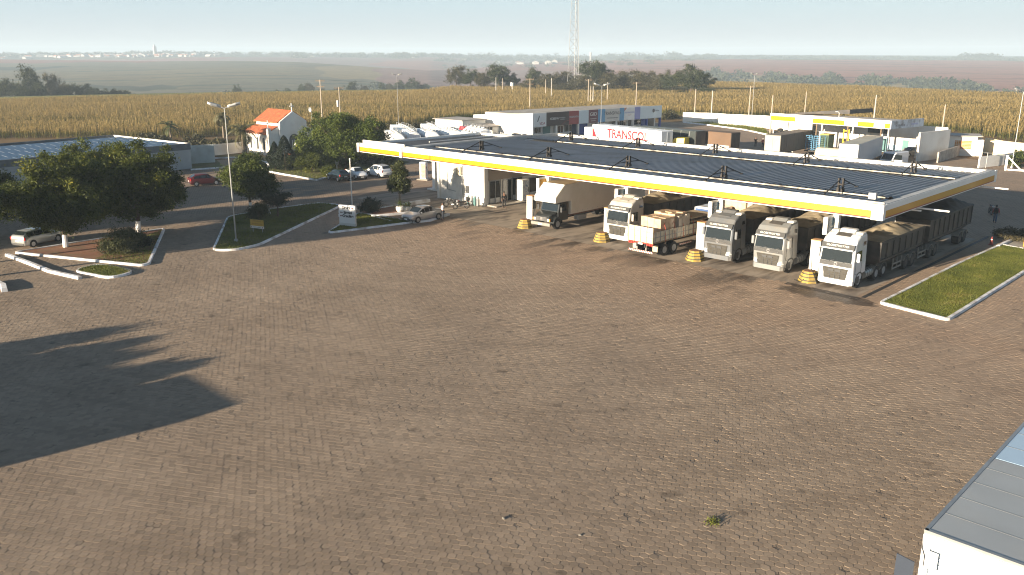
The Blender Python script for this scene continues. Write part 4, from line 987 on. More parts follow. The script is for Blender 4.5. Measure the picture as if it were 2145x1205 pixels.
rh = thing('brick_grille_hut', 'white hut with a square orange brick grille in its bright wall', 'hut', (g(1951, 324).x, g(1951, 324).y, 0), R(22))
m = MB(); m.box(3.2, 2.2, 0, 6.4, 4.4, 3.1); m.build('wall', wall_white, rh)
m = MB(); m.box(3.4, 2.2, 3.11, 7.4, 5.2, .12); m.build('roof', mat('fibre_cement', ()), rh)
m = MB()
for i in range(9):
    for k in range(6): m.box(3.3 + i * .27, -.04, 1.15 + k * .22, .22, .1, .17)
m.build('brick_grille', mat('orange_brick', (.55, .25, .07), .85), rh)
m = MB(); m.box(6.9, 1.9, 0, .9, 3.6, 2.6); m.build('lean_to', white_old, rh)

# ------------------------------------------------------------------ trees
def tree(name, label, base, ells, clumps, per, cr, leaf, m, trunks, seed, cat='tree', group=None, white_to=0.0, tm=None, aspect=.45, up=0.0):
    """trunk with limbs and a crown of leaf clumps; ells are crown ellipsoids about the base"""
    t = thing(name, label, cat, tuple(base), 0, group)
    rng = np.random.default_rng(seed); b = MB(); rr = random.Random(seed)
    for (tx, ty, r0, zt) in trunks:
        p0 = Vector((tx, ty, -.05)); p1 = Vector((tx * 1.3 + rr.uniform(-.15, .15), ty * 1.3 + rr.uniform(-.15, .15), zt))
        if white_to:
            q = p0.lerp(p1, min(1, (white_to + .05) / (zt + .05))); b.cyl(p0, q, r0 * 1.15, r0 * .95, 9, 1); b.cyl(q, p1, r0 * .93, r0 * .7, 9, 0)
        else: b.cyl(p0, p1, r0 * 1.2, r0 * .7, 9, 0)
        for k in range(5):
            e_ = rr.choice(ells); tip = Vector((e_[0] + rr.uniform(-.6, .6) * e_[3], e_[1] + rr.uniform(-.6, .6) * e_[4], e_[2] + rr.uniform(-.3, .6) * e_[5]))
            mid = p1.lerp(tip, .5) + Vector((rr.uniform(-.2, .2), rr.uniform(-.2, .2), .15))
            b.cyl(p1, mid, r0 * .5, r0 * .32, 6, 0); b.cyl(mid, tip, r0 * .32, r0 * .08, 6, 0)
    b.build('trunk', [tm or trunkm, white], t)
    C = crown_points(rng, ells, clumps, per, cr)
    quads('crown', leaves(rng, C, leaf, aspect, up=up), m, t)
    return t
def blob(w, h, z, n, seed, flat=.8):
    """several overlapping ellipsoids that make an uneven crown of width w, from z up by h"""
    r = random.Random(seed); out = [(0, 0, z + h * .48, w * .34, w * .34, h * .44)]
    for k in range(n):
        a = 2 * math.pi * k / n + r.uniform(-.4, .4); d = w * r.uniform(.20, .31); s = r.uniform(.16, .24)
        out.append((math.cos(a) * d, math.sin(a) * d, z + h * r.uniform(.28, .72), w * s, w * s, h * s * 1.25 * flat))
    return out
def top_shoots(ells, w, z, h, n, seed):
    r = random.Random(seed)
    return ells + [(r.uniform(-.35, .35) * w, r.uniform(-.35, .35) * w, z + h * r.uniform(.86, .98), w * .055, w * .055, h * .12) for k in range(n)]

tree('shade_tree', 'broad dark shade tree with a white painted trunk base behind the silver estate car', g(138, 520), top_shoots(blob(8.6, 6.2, 1.3, 8, 2), 6.5, 1.6, 6.0, 6, 1), 380, 190, .62, .115, G1, [(0, 0, .2, 2.0)], 1, white_to=1.15)
tree('shade_tree', 'broad dark shade tree with a white painted trunk base beside the rounded bush', g(290, 490), top_shoots(blob(9.6, 6.7, 1.2, 9, 5), 7.5, 1.5, 6.4, 7, 2), 460, 190, .62, .115, G1, [(0, 0, .22, 2.2)], 2, white_to=1.2)
tree('shade_tree', 'shade tree cut by the left edge of the view beside the estate car', g(-30, 503), blob(7.4, 6.0, 1.2, 7, 8), 280, 170, .62, .115, G1, [(0, 0, .2, 2.0)], 3)
tree('shade_tree', 'shade tree standing behind and between the two trees with white trunk bases', (-92.5, 32.5, 0), top_shoots(blob(8.6, 5.6, 1.2, 8, 19), 7, 1.2, 5.6, 5, 19), 380, 160, .62, .115, G1, [(0, 0, .2, 2.0)], 19)
tree('round_tree', 'small round crowned tree on the lawn island behind the yellow notice', g(527, 441), top_shoots(blob(6.4, 4.3, 1.3, 8, 9), 5, 1.3, 4.3, 4, 3), 300, 170, .5, .10, G2, [(0, 0, .16, 1.7)], 4, white_to=.9)
tree('small_dark_tree', 'small dark umbrella shaped tree on the lawn island', g(582, 456), blob(3.6, 1.9, 1.15, 7, 11), 90, 80, .36, .08, G4, [(0, 0, .09, 1.3)], 5, aspect=.3)
tree('rounded_bush', 'bushy rounded shrub on the red soil bed between the white trunks', g(258, 532), blob(3.9, 2.35, 0, 8, 12), 130, 90, .42, .10, G3 if 0 else leafmat('shrub_leaves', (.018, .026, .009), (.075, .080, .028), .6, .2), [(0, 0, .08, .5)], 6, cat='bush', up=1.2, aspect=.25)
tree('rounded_bush', 'low dark shrub against the beds at the foot of the second shade tree', g(298, 520), blob(2.0, 1.3, 0, 6, 13), 40, 80, .35, .09, G4, [(0, 0, .06, .4)], 7, cat='bush')
tree('rounded_bush', 'grey green shrub directly behind the yellow notice board', g(541, 462), blob(2.3, 1.9, 0, 6, 14), 50, 90, .4, .08, leafmat('shrub_leaves', ()), [(0, 0, .06, .5)], 8, cat='bush')
tree('clipped_bush', 'dark clipped round bush beside the fuel direction sign', g(777, 447), blob(2.5, 1.7, 0, 7, 15), 70, 90, .32, .07, G4, [(0, 0, .06, .4)], 9, cat='bush')
big = [(-4.4, -2.0, 3.4, 2.5, 2.4, 2.6), (-1.5, 0, 5.0, 2.6, 2.6, 2.5), (1.2, 1.5, 4.8, 2.8, 2.8, 2.6), (3.6, 3.2, 5.0, 2.6, 2.4, 2.3), (-2.8, -1.2, 2.0, 2.5, 2.4, 1.9), (0, .5, 2.8, 3.0, 3.0, 2.4), (-5.2, -3.2, 2.4, 1.6, 1.6, 1.6), (4.6, 4.6, 3.6, 1.8, 1.8, 2.0)]
tree('garden_tree', 'spreading bright green tree standing beside the chapel', g(712, 352), top_shoots([(a * .86 , b * .86, c * .98, d, e_, f) for a, b, c, d, e_, f in big], 8, 0, 7.4, 8, 6), 520, 170, .7, .13, leafmat('garden_leaves', (.026, .046, .010), (.125, .160, .025), .35, .3, (.26, .26, .04)), [(0, 0, .25, 1.6), (.5, .6, .2, 1.8)], 10)
def cypress(label, base, w, h, seed):
    t = thing('cypress', label, 'tree', tuple(base)); rng = np.random.default_rng(seed)
    n = 9000; z = rng.beta(1.3, 1.6, n); rad = w / 2 * np.where(z < .35, .72 + .8 * z, np.clip(1.05 * (1 - (z - .35) / .65) ** .72, .02, 2)) * (.75 + .25 * rng.random(n) ** .5)
    rad *= 1 + .13 * np.sin(9 * z + 5 * seed)
    a = rng.uniform(0, 6.283, n); C = np.column_stack([rad * np.cos(a), rad * np.sin(a), .15 + z * (h - .2)])
    quads('crown', leaves(rng, C, .10, .3, up=1.5), G4, t); MB().cyl((0, 0, -.05), (0, 0, h * .6), .12, .05, 8).build('trunk', trunkm, t)
cypress('dark pointed cypress, the taller of the pair in front of the chapel', g(599, 358), 3.0, 5.0, 1)
cypress('dark pointed cypress, the shorter of the pair in front of the chapel', g(578, 355), 2.4, 4.0, 2)
for i, (px, py, w, h, lab) in enumerate(((655, 361, 5.0, 2.6, 'dark dense shrub under the white garden arch'), (690, 371, 2.6, 1.4, 'low dark shrub just before the parked dark hatchback'), (745, 342, 2.4, 1.2, 'rounded clipped shrub in front of the fountain basin'), (770, 348, 2.0, 2.2, 'dark upright shrub behind the white pickup'), (815, 345, 3.0, 2.0, 'leafy shrub by the side canopy'), (612, 340, 1.2, .9, 'little potted shrub by the chapel door'), (792, 343, 1.6, 1.7, 'yellow green shrub behind the white people carrier'))):
    tree('garden_shrub', lab, g(px, py), blob(w, h, 0, 6, 30 + i), int(22 * w), 80, .4, .10, (G1, G1, G4, G4, G2, G2, G2)[i], [(0, 0, .06, h * .4)], 30 + i, cat='bush')

def palm(label, base, h, n, L_, droop, seed, tr=.13, m=GP, name='palm_tree', lo=-.45):
    t = thing(name, label, 'palm', tuple(base)); rng = np.random.default_rng(seed); r = random.Random(seed)
    b = MB(); k = 7
    for i in range(k): b.cyl((0, 0, h * i / k), (0, 0, h * (i + 1) / k + .02), tr * (1.25 - .3 * i / k), tr * (1.1 - .3 * i / k), 9)
    b.build('trunk', trunkpal, t)
    V = []; st = MB()
    for f in range(n):
        a = 2 * math.pi * f / n + r.uniform(-.25, .25); el = r.uniform(lo, 1.45); ll = L_ * r.uniform(.8, 1.1); P = [Vector((0, 0, h))]
        dirh = Vector((math.cos(a), math.sin(a), 0)); e_ = el
        for s in range(8): P.append(P[-1] + (dirh * math.cos(e_) + Vector((0, 0, math.sin(e_)))) * (ll / 8)); e_ -= droop / 8 * r.uniform(.8, 1.2)
        st.tube(P, .02, 4)
        for s in range(1, 9):
            for q in range(4):
                p = P[s - 1].lerp(P[s], q / 4); ax = (P[s] - P[s - 1]).normalized(); sd_ = ax.cross(Vector((0, 0, 1))).normalized()
                w_ = ll * .26 * math.sin(min(1, (s + q / 4) / 9) * math.pi * .92 + .15)
                for sg in (-1, 1):
                    tip = p + sd_ * sg * w_ + ax * w_ * .55 - Vector((0, 0, w_ * .38)); V.append([tuple(p - ax * .03), tuple(p.lerp(tip, .5) - ax * .035), tuple(tip), tuple(p.lerp(tip, .5) + ax * .05)])
    quads('fronds', np.array(V), m, t); st.build('frond_stalk', mat('frond_stalk', (.13, .14, .05), .8), t)
    return t
pb_ = g(918 / 4.634 * 0 + 838, 437)
tree('slim_tree', 'slim shaggy dark tree rising from the bed beside the silver saloon', g(838, 437), [(0, 0, 2.5, 1.15, 1.15, .8), (.1, 0, 3.2, 1.0, 1.0, .9), (-.05, .1, 4.0, .7, .7, .9), (0, 0, 4.8, .36, .36, .7), (.5, .2, 2.2, .5, .5, .5), (-.5, -.3, 2.3, .5, .5, .5)], 150, 60, .34, .20, GP, [(0, 0, .12, 2.0)], 44, tm=trunkpal, aspect=.16, up=-.5)
palm('tall feather palm against the lit side wall of the chapel', g(512, 329), 4.0, 22, 3.2, 2.0, 4, .22, leafmat('dry_palm_leaflets', (.05, .055, .028), (.17, .15, .075), 1, .2))
palm('drooping yellowish palm at the edge of the maize behind the wall', g(416, 306) + Vector((-2, 6, 0)), 4.6, 20, 2.6, 2.8, 5, .17, leafmat('dry_palm_leaflets', ()))
palm('young palm left of the yellowish palm at the maize edge', g(325, 295) + Vector((-2, 4, 0)), 2.2, 16, 2.4, 2.0, 6, .15)
# potted plants by the palm
for i, (px, py, s) in enumerate(((838, 446, 1.0), (849, 445, .8), (857, 443, .7))):
    p = g(px, py); t = thing('plant_pot', ('white pot at the foot of the slim tree', 'middle white pot of the three beside the slim tree', 'smallest white pot holding a sprig beside the silver saloon')[i], 'plant pot', (p.x, p.y, .1))
    m = MB(); m.loft([[(s * r_ * math.cos(R(30 * k)), s * r_ * math.sin(R(30 * k)), s * z) for k in range(12)] for r_, z in ((.26, 0), (.40, .25), (.42, .5), (.36, .58), (.30, .56))]); m.build('pot', white_old, t)
    rng = np.random.default_rng(80 + i); C = rng.normal(size=(120, 3)) * np.array((.18, .18, .22)) * s + np.array((0, 0, .85 * s)); quads('foliage', leaves(rng, C, .09, .35, up=.8), G2, t)

# scrub at the maize edge behind the walls
def shrubs(name, label, P, size, per, leaf, m, seed, kind='stuff', cat='scrub'):
    rng = np.random.default_rng(seed); out = []
    for (x, y, z, w, h) in P:
        k = per; d = rng.normal(size=(k, 3)); d /= np.linalg.norm(d, axis=1)[:, None]; d *= rng.uniform(.5, 1.05, k)[:, None]
        c = np.array((x, y, z + h * .45)) + d * np.array((w / 2, w / 2, h * .5)); out.append(c)
    o = quads(name, leaves(rng, np.concatenate(out), leaf, .6), m); tag(o, label, cat, kind=kind); return o
rS = random.Random(21)
P = []
for (ax, ay), (bx, by), n in (((300, 306), (450, 322), 22), ((440, 322), (640, 300), 26), ((640, 285), (930, 283), 34), ((930, 276), (1000, 268), 8), ((1388, 246), (1430, 254), 10)):
    for k in range(n):
        t_ = rS.random(); p = g(ax + (bx - ax) * t_, ay + (by - ay) * t_); P.append((p.x - rS.uniform(0, 8), p.y + rS.uniform(0, 5), 0, rS.uniform(1.5, 3.5), rS.uniform(1.0, 2.4)))
shrubs('undergrowth', 'dark rough scrub between the boundary walls and the maize', P, 1, 260, .22, leafmat('rough_scrub', (.022, .024, .010), (.085, .075, .035), .3, .15), 22)

# ------------------------------------------------------------------ maize field
def maize():
    rng = np.random.default_rng(7)
    near = [g(*p)[:2] for p in ((-420, 300), (0, 291), (300, 290), (420, 289), (640, 268), (820, 266), (1000, 250), (1200, 238), (1300, 236), (1390, 240), (1440, 244), (1620, 248), (1960, 272), (2145, 300), (2500, 345))]
    az = np.linspace(-700, 2900, 60); far_ = []
    for px in az[::-1]: far_.append(polar(px, float(edge_D(px)) - (44 if px < 900 else 4) - 2 * math.sin(px / 50)))
    poly = [tuple(p) for p in near] + far_
    a = np.array(poly); lo, hi = a.min(0), a.max(0)
    n0 = 340000; Q = rng.uniform(lo, hi, (n0, 2)); Q = Q[inside(Q, poly)]
    # keep what this side of the hill can show
    X, Y = Q[:, 0] * cA + Q[:, 1] * sA, -Q[:, 0] * sA + Q[:, 1] * cA
    D = np.hypot(X, Y); px = CX + X / np.maximum(Y, 1) * F / cP
    keep = (px > -260) & (px < 2420) & (Y > 0)
    dens = np.clip(260.0 / D, .68, 1.0)
    keep &= rng.random(len(Q)) < dens
    # tracks and terraces across the field
    for d0, w_ in ((222, 1.0), (246, 1.3), (276, 1.4), (312, 1.6), (350, 1.6)):
        c = d0 * (1 + .10 * np.sin(px / 420.0 + d0 * .31) + .02 * np.sin(px / 90.0 + d0)); keep &= ~((np.abs(D - c) < w_) & (rng.random(len(Q)) < .8))
    # room for the trees and the mast
    for (tx, ty, r_) in CLEAR: keep &= (np.hypot(Q[:, 0] - tx, Q[:, 1] - ty) > r_)
    Q, D = Q[keep], D[keep]; n = len(Q)
    s = np.clip(D / 240.0, .8, 1.15); h = rng.uniform(1.85, 2.25, n) * (1 + .12 * np.sin(Q[:, 0] * .13) * np.sin(Q[:, 1] * .11)); an = rng.uniform(0, 6.283, n)
    z0 = np.zeros(n); out = []; mi = []
    B = np.column_stack([Q, z0])
    def stem(w_, top):
        d = np.column_stack([np.cos(an), np.sin(an), z0]) * (w_ * s)[:, None]; tp = np.column_stack([rng.normal(0, .12, n), rng.normal(0, .12, n), h * top])
        return np.stack([B - d, B + d, B + tp + d * .4, B + tp - d * .4], 1)
    out.append(stem(.045, 1.0))
    for k in range(5):
        a_ = an + k * 2.4 + rng.uniform(-.5, .5, n); zc = h * (.25 + .155 * k); ln = rng.uniform(.35, .6, n) * s
        d = np.column_stack([np.cos(a_), np.sin(a_), z0]); up = np.array((0, 0, 1.0))
        p0 = B + up * zc[:, None]; p2 = p0 + d * ln[:, None] + up * (rng.uniform(-.25, .25, n))[:, None]; pm = (p0 + p2) / 2 + up * .16; sd_ = np.column_stack([-np.sin(a_), np.cos(a_), z0]) * (.075 * s)[:, None]
        out.append(np.stack([p0, pm - sd_, p2, pm + sd_], 1))
    V = np.concatenate(out)
    m = bpy.data.materials.new('ripening_maize'); m.use_nodes = True; t = m.node_tree; t.nodes.clear()
    ge = t.nodes.new('ShaderNodeNewGeometry'); sp = t.nodes.new('ShaderNodeSeparateXYZ'); t.links.new(ge.outputs['Position'], sp.inputs[0])
    nz = t.nodes.new('ShaderNodeTexNoise'); nz.inputs['Scale'].default_value = .03; nz.inputs['Detail'].default_value = 6; vr = t.nodes.new('ShaderNodeMapping'); vr.inputs['Rotation'].default_value = (0, 0, -YAW); vr.inputs['Scale'].default_value = (.35, 2.6, 1); vr.vector_type = 'POINT'; vr2 = t.nodes.new('ShaderNodeVectorRotate'); vr2.rotation_type = 'Z_AXIS'; vr2.inputs['Angle'].default_value = -YAW; t.links.new(ge.outputs['Position'], vr2.inputs['Vector']); vr.inputs['Rotation'].default_value = (0, 0, 0); t.links.new(vr2.outputs[0], vr.inputs[0]); t.links.new(vr.outputs[0], nz.inputs['Vector'])
    f1 = t.nodes.new('ShaderNodeMapRange'); f1.inputs[1].default_value = .7; f1.inputs[2].default_value = 1.9; t.links.new(sp.outputs[2], f1.inputs[0])
    ad = t.nodes.new('ShaderNodeMath'); ad.operation = 'MULTIPLY_ADD'; ad.inputs[1].default_value = .38; t.links.new(ge.outputs['Random Per Island'], ad.inputs[0]); t.links.new(f1.outputs[0], ad.inputs[2])
    a2 = t.nodes.new('ShaderNodeMath'); a2.operation = 'MULTIPLY_ADD'; a2.inputs[1].default_value = 2.3; a2.inputs[2].default_value = -1.17; t.links.new(nz.outputs[0], a2.inputs[0])
    a3 = t.nodes.new('ShaderNodeMath'); a3.operation = 'ADD'; t.links.new(ad.outputs[0], a3.inputs[0]); t.links.new(a2.outputs[0], a3.inputs[1])
    cr = t.nodes.new('ShaderNodeValToRGB'); E_ = cr.color_ramp.elements
    E_[0].position = .15; E_[0].color = (.070, .085, .022, 1); E_[1].position = 1.15 / 1.3; E_[1].color = (.370, .275, .115, 1); e = E_.new(.5); e.color = (.235, .195, .065, 1)
    t.links.new(a3.outputs[0], cr.inputs[0])
    d = t.nodes.new('ShaderNodeBsdfDiffuse'); tr = t.nodes.new('ShaderNodeBsdfTranslucent'); mx = t.nodes.new('ShaderNodeMixShader'); mx.inputs[0].default_value = .25; o = t.nodes.new('ShaderNodeOutputMaterial')
    t.links.new(cr.outputs[0], d.inputs[0]); t.links.new(cr.outputs[0], tr.inputs[0]); t.links.new(d.outputs[0], mx.inputs[1]); t.links.new(tr.outputs[0], mx.inputs[2]); t.links.new(mx.outputs[0], o.inputs[0])
    ob = quads('maize_crop', V, m); tag(ob, 'wide field of ripening golden maize behind the station', 'crop', kind='stuff')
    print('maize plants', n)
CLEAR = []

# ------------------------------------------------------------------ trees of the plateau edge and valley
def proto_crown(seed, m, leaf, clumps=90, per=60, n=8, hratio=.8, shoots=3):
    """crown mesh of unit width"""
    rng = np.random.default_rng(seed)
    e = top_shoots(blob(1.0, hratio, .12, n, seed), .8, .12, hratio, shoots, seed)
    C = crown_points(rng, e, clumps, per, .10)
    o = quads('crown', leaves(rng, C, leaf, .6), m); me = o.data; bpy.data.objects.remove(o); return me
FG = leafmat('far_green_leaves', (.020, .030, .012), (.060, .070, .024), 2.5, .15)
FO = leafmat('far_olive_leaves', (.040, .040, .020), (.095, .082, .040), 2.5, .15)
CM = [proto_crown(100 + k, FG, .020) for k in range(4)] + [proto_crown(110 + k, FO, .018, 100, 60, 9, .62, 5) for k in range(3)]
TRUNK = MB().cyl((0, 0, -.04), (0, 0, .45), .03, .018, 7).cyl((0, 0, .3), (.16, .05, .55), .014, .006, 5).cyl((0, 0, .28), (-.14, -.08, .5), .014, .006, 5).build('trunk', trunkm); TM = TRUNK.data; bpy.data.objects.remove(TRUNK)
rF = random.Random(8)
def far_tree(x, y, w, h, k, label, group, name='field_tree', z=None):
    me = CM[k]; t = thing(name, label, 'tree', (x, y, tz(x, y) if z is None else z), rF.uniform(0, 6.28), group)
    hr = .92 if k < 4 else .74
    c = bpy.data.objects.new('crown', me); COL.objects.link(c); c.parent = t; c.scale = (w, w, h / hr)
    r = bpy.data.objects.new('trunk', TM); COL.objects.link(r); r.parent = t; r.scale = (w * .8, w * .8, h)
    return t
ORD = ['first', 'second', 'third', 'fourth', 'fifth', 'sixth', 'seventh', 'eighth', 'ninth', 'tenth', 'eleventh', 'twelfth', 'thirteenth', 'fourteenth', 'fifteenth', 'sixteenth', 'seventeenth', 'eighteenth', 'nineteenth', 'twentieth', 'twenty-first', 'twenty-second', 'twenty-third', 'twenty-fourth', 'twenty-fifth', 'twenty-sixth', 'twenty-seventh', 'twenty-eighth']
def px_tree(px, ybase, ytop, wpx, D, k, label, group, name='field_tree'):
    """a tree at distance D whose foot and top the photo shows at these rows"""
    x, y = polar(px, D); dep = D * cP + CAMH * sP
    w = wpx / F * dep; zt = CAMH - (ytop - YH) / F * dep * 1.03 ; zb = tz(x, y)
    zb = max(zb, CAMH - (ybase + 6 - YH) / F * dep * 1.03) if D > 420 else zb
    return far_tree(x, y, w, max(2.0, zt - zb), k, label, group, name, zb)
grp = 'tree clump in the middle of the maize edge'
for i, (px, yb, yt, w, D, k) in enumerate(((955, 188, 140, 52, 405, 4), (985, 190, 145, 50, 400, 0), (1012, 190, 150, 46, 396, 5), (1045, 191, 134, 62, 394, 1), (1072, 190, 150, 44, 398, 2))):
    t = px_tree(px, yb, yt, w, D, k, ORD[i] + ' tree from the left in the clump left of the lattice mast', grp); CLEAR.append((t.location.x, t.location.y, 5))
grp = 'trees of the thicket round the lattice mast'
for i, (px, yb, yt, w, D, k) in enumerate(((1118, 190, 142, 44, 392, 0), (1108, 195, 166, 40, 372, 4), (1150, 195, 152, 62, 376, 5), (1185, 192, 150, 64, 384, 6), (1215, 196, 158, 60, 366, 4), (1240, 190, 128, 70, 398, 1), (1262, 192, 132, 56, 402, 3), (1282, 196, 150, 70, 366, 5), (1318, 196, 148, 72, 372, 6), (1352, 197, 150, 66, 366, 4), (1385, 197, 152, 60, 362, 5), (1412, 199, 147, 62, 356, 0), (1452, 200, 133, 74, 352, 2), (1478, 200, 150, 56, 356, 3), (1486, 200, 178, 40, 344, 1), (1432, 202, 184, 44, 340, 2), (1345, 200, 178, 60, 350, 6), (1250, 200, 176, 60, 352, 5), (1180, 200, 172, 60, 356, 6))):
    t = px_tree(px, yb, yt, w, D, k, ORD[i] + ' tree counted through the olive thicket around the lattice mast', grp); CLEAR.append((t.location.x, t.location.y, t.children[0].scale[0] * .42))
grp = 'dark trees beyond the field at the left edge'
for i, (px, yb, yt, w, D, k) in enumerate(((-12, 196, 156, 60, 455, 0), (12, 197, 162, 44, 450, 1), (38, 198, 168, 44, 446, 2), (58, 197, 136, 56, 462, 3), (70, 198, 165, 40, 448, 0), (100, 198, 152, 42, 470, 4), (118, 198, 168, 40, 452, 5), (145, 198, 166, 44, 458, 1), (170, 198, 166, 46, 464, 2), (190, 198, 174, 40, 450, 3), (220, 197, 176, 42, 456, 0), (245, 197, 178, 36, 458, 1))):
    px_tree(px, yb, yt, w, D, k, ORD[i] + ' tree from the left edge in the dark row beyond the pale strip', grp)
grp = 'scattered trees along the valley edge'
for i, (px, yb, yt, w, D, k) in enumerate(((300, 197, 188, 22, 520, 4), (395, 196, 185, 22, 560, 0), (415, 196, 185, 26, 560, 1), (434, 196, 184, 20, 560, 2), (490, 195, 172, 22, 580, 0), (528, 192, 184, 14, 600, 1), (576, 191, 181, 14, 600, 3), (598, 191, 178, 22, 610, 2), (628, 191, 172, 26, 600, 0), (645, 190, 171, 26, 620, 4), (670, 190, 180, 24, 600, 5), (705, 189, 178, 26, 600, 6), (732, 189, 167, 34, 620, 3), (760, 188, 175, 24, 620, 5), (798, 188, 169, 18, 640, 1), (815, 188, 172, 26, 640, 5), (835, 187, 166, 34, 650, 0), (862, 187, 160, 40, 640, 2), (884, 187, 172, 30, 640, 1))):
    px_tree(px, yb, yt, w, D, k, ORD[i] + ' tree from the left along the far side of the maize', grp)
maize()

# scrubby valley side at the right, woods on the far ridges: masses
def far_mass(name, label, spots, leaf, m, seed, per=120):
    rng = np.random.default_rng(seed); C = []; S = []
    for (x, y, w, h) in spots:
        z = tz(x, y); d = rng.normal(size=(per, 3)); d /= np.linalg.norm(d, axis=1)[:, None]; d *= rng.uniform(.5, 1.05, per)[:, None]; d[:, 2] = np.abs(d[:, 2])
        C.append(np.array((x, y, z)) + d * np.array((w / 2, w / 2, h))); S.append(np.full(per, leaf * w))
    C = np.concatenate(C); S = np.concatenate(S)
    o = quads(name, leaves(rng, C, S, .7), m); tag(o, label, 'woodland', kind='stuff'); return o
SCR = leafmat('valley_scrub_leaves', (.022, .030, .014), (.06, .065, .03), .02, .1)
sp = []
for k in range(420):
    px = rF.uniform(1430, 2300); dl = float(np.interp(px, [1430, 1800, 2145, 2400], [1450, 1260, 1090, 1050])); D = rF.uniform(820, dl); x, y = polar(px, D)
    if math.sin(px / 43.0 + D / 60.0) + math.sin(px / 17.0) < -.35: continue
    w = rF.uniform(10, 26); sp.append((x, y, w, w * rF.uniform(.3, .5)))
far_mass('valley_scrub', 'hazy grey green scrub on the valley side beyond the maize', sp, .085, SCR, 31)
sp = []
for k in range(190):
    px = rF.uniform(760, 1130); D = rF.uniform(600, 960); x, y = polar(px, D); w = rF.uniform(8, 18)
    if k % 3 == 0: px = rF.uniform(-200, 760); D = rF.uniform(640, 800); x, y = polar(px, D)
    sp.append((x, y, w, w * rF.uniform(.3, .6)))
far_mass('valley_scrub', 'hazy woodland in the valley between the cane hill and the mast', sp, .085, SCR, 32)
sp = []
for k in range(520):
    px = rF.uniform(-150, 1500); D = rF.gauss(3500, 160) if px < 620 else rF.gauss(3300, 200)
    x, y = polar(px, D); w = rF.uniform(25, 60); h = rF.uniform(7, 17)
    if 985 < px < 1170 or 1255 < px < 1420: h *= 1.5
    sp.append((x, y, w, h))
for k in range(130):
    px = rF.uniform(1480, 2150); x, y = polar(px, rF.gauss(3300, 120)); w = rF.uniform(30, 70); sp.append((x, y, w, rF.uniform(4, 8)))
for k in range(36):
    px = rF.gauss(2040, 28); x, y = polar(px, 3350); sp.append((x, y, 40, rF.uniform(14, 24)))
for k in range(14):
    px = rF.gauss(842, 8); x, y = polar(px, 3000); sp.append((x, y, 30, rF.uniform(14, 22)))
far_mass('ridge_woodland', 'blue hazy woodland along the far skyline', sp, .06, SCR, 33, 90)
sp = []
for k in range(60):
    px = rF.uniform(900, 1480); D = rF.uniform(1900, 2700); x, y = polar(px, D); w = rF.uniform(14, 30); sp.append((x, y, w, rF.uniform(4, 9)))
far_mass('ridge_woodland', 'small hazy tree groups on the red fields', sp, .07, SCR, 34, 70)

# ------------------------------------------------------------------ the far town
hw = mat('far_house_wall', (.40, .385, .36), .9); hr_ = mat('far_house_roof', (.40, .17, .10), .9); hr2 = mat('far_pale_roof', (.40, .385, .37), .8)
def house_mesh(kind):
    m = MB(); m.box(0, 0, 0, 12, 9, 3.6, 0)
    m.prism([(-5.2, 3.6), (5.2, 3.6), (0, 6.0)], -6.6, 6.6, 'x', 1); o = m.build('town_house', [hw, hr_ if kind else hr2]); me = o.data; bpy.data.objects.remove(o); return me
HM = [house_mesh(0), house_mesh(1)]
k = 0
for i in range(150):
    px = rF.gauss(270, 70) if i < 110 else rF.uniform(-60, 560)
    D = rF.uniform(2980, 3380); x, y = polar(px, D)
    o = bpy.data.objects.new('town_house', HM[i % 3 == 0]); COL.objects.link(o); o.location = (x, y, tz(x, y) + rF.uniform(0, 2)); o.rotation_euler = (0, 0, rF.uniform(0, 3.1)); s = rF.uniform(.8, 2.0); o.scale = (s, s * .8, rF.uniform(.9, 1.3))
    tag(o, 'tiny pale house of the hazy town on the far ridge, about one pixel in size', 'house', 'houses of the far town')
grp = 'farm sheds on the far red fields'
for i, (px, D, w, h, mm) in enumerate(((1090, 2350, 90, 5, hr2), (1122, 2300, 60, 7, hr2), (1148, 2280, 40, 8, hw), (1085, 2950, 75, 6, hr_), (1045, 2900, 30, 5, hr2), (1162, 2320, 12, 9, hr2), (972, 3050, 26, 5, hr2), (1300, 3000, 40, 5, hr2), (1350, 3050, 26, 5, hr2), (620, 3050, 30, 4, hr2), (655, 3050, 40, 4, hr2), (865, 3000, 22, 4, hr2), (2022, 3330, 20, 5, hr2))):
    x, y = polar(px, D); t = thing('farm_shed', ORD[i] + ' long pale shed counted among the hazy farm sheds on the red fields', 'shed', (x, y, tz(x, y)), -YAW + R(90) + R(90), grp)
    m = MB(); m.box(0, 0, 0, w, 14, h * .8, 0); m.build('wall', hw, t)
    m = MB(); m.prism([(-7.6, h * .8), (7.6, h * .8), (0, h * 1.2)], -w / 2 - 1, w / 2 + 1, 'x'); m.build('roof', mm, t)
x, y = polar(325, 3200); t = thing('church_tower', 'pale church tower rising above the far town', 'tower', (x, y, tz(x, y)))
m = MB(); m.box(0, 0, 0, 9, 9, 30); m.build('shaft', hw, t); m = MB(); m.box(0, 0, 30, 8, 8, 9, top=.1); m.build('spire', hr2, t)
x, y = polar(1237, 3000); t = thing('water_tower', 'tall white water tower on the far skyline right of the lattice mast', 'tower', (x, y, tz(x, y)))
m = MB(); m.cyl((0, 0, 0), (0, 0, 20), 2.6, 2.6, 12); m.build('stem', hw, t); m = MB(); m.cyl((0, 0, 20), (0, 0, 30), 4.4, 4.4, 14); m.build('tank', hw, t)

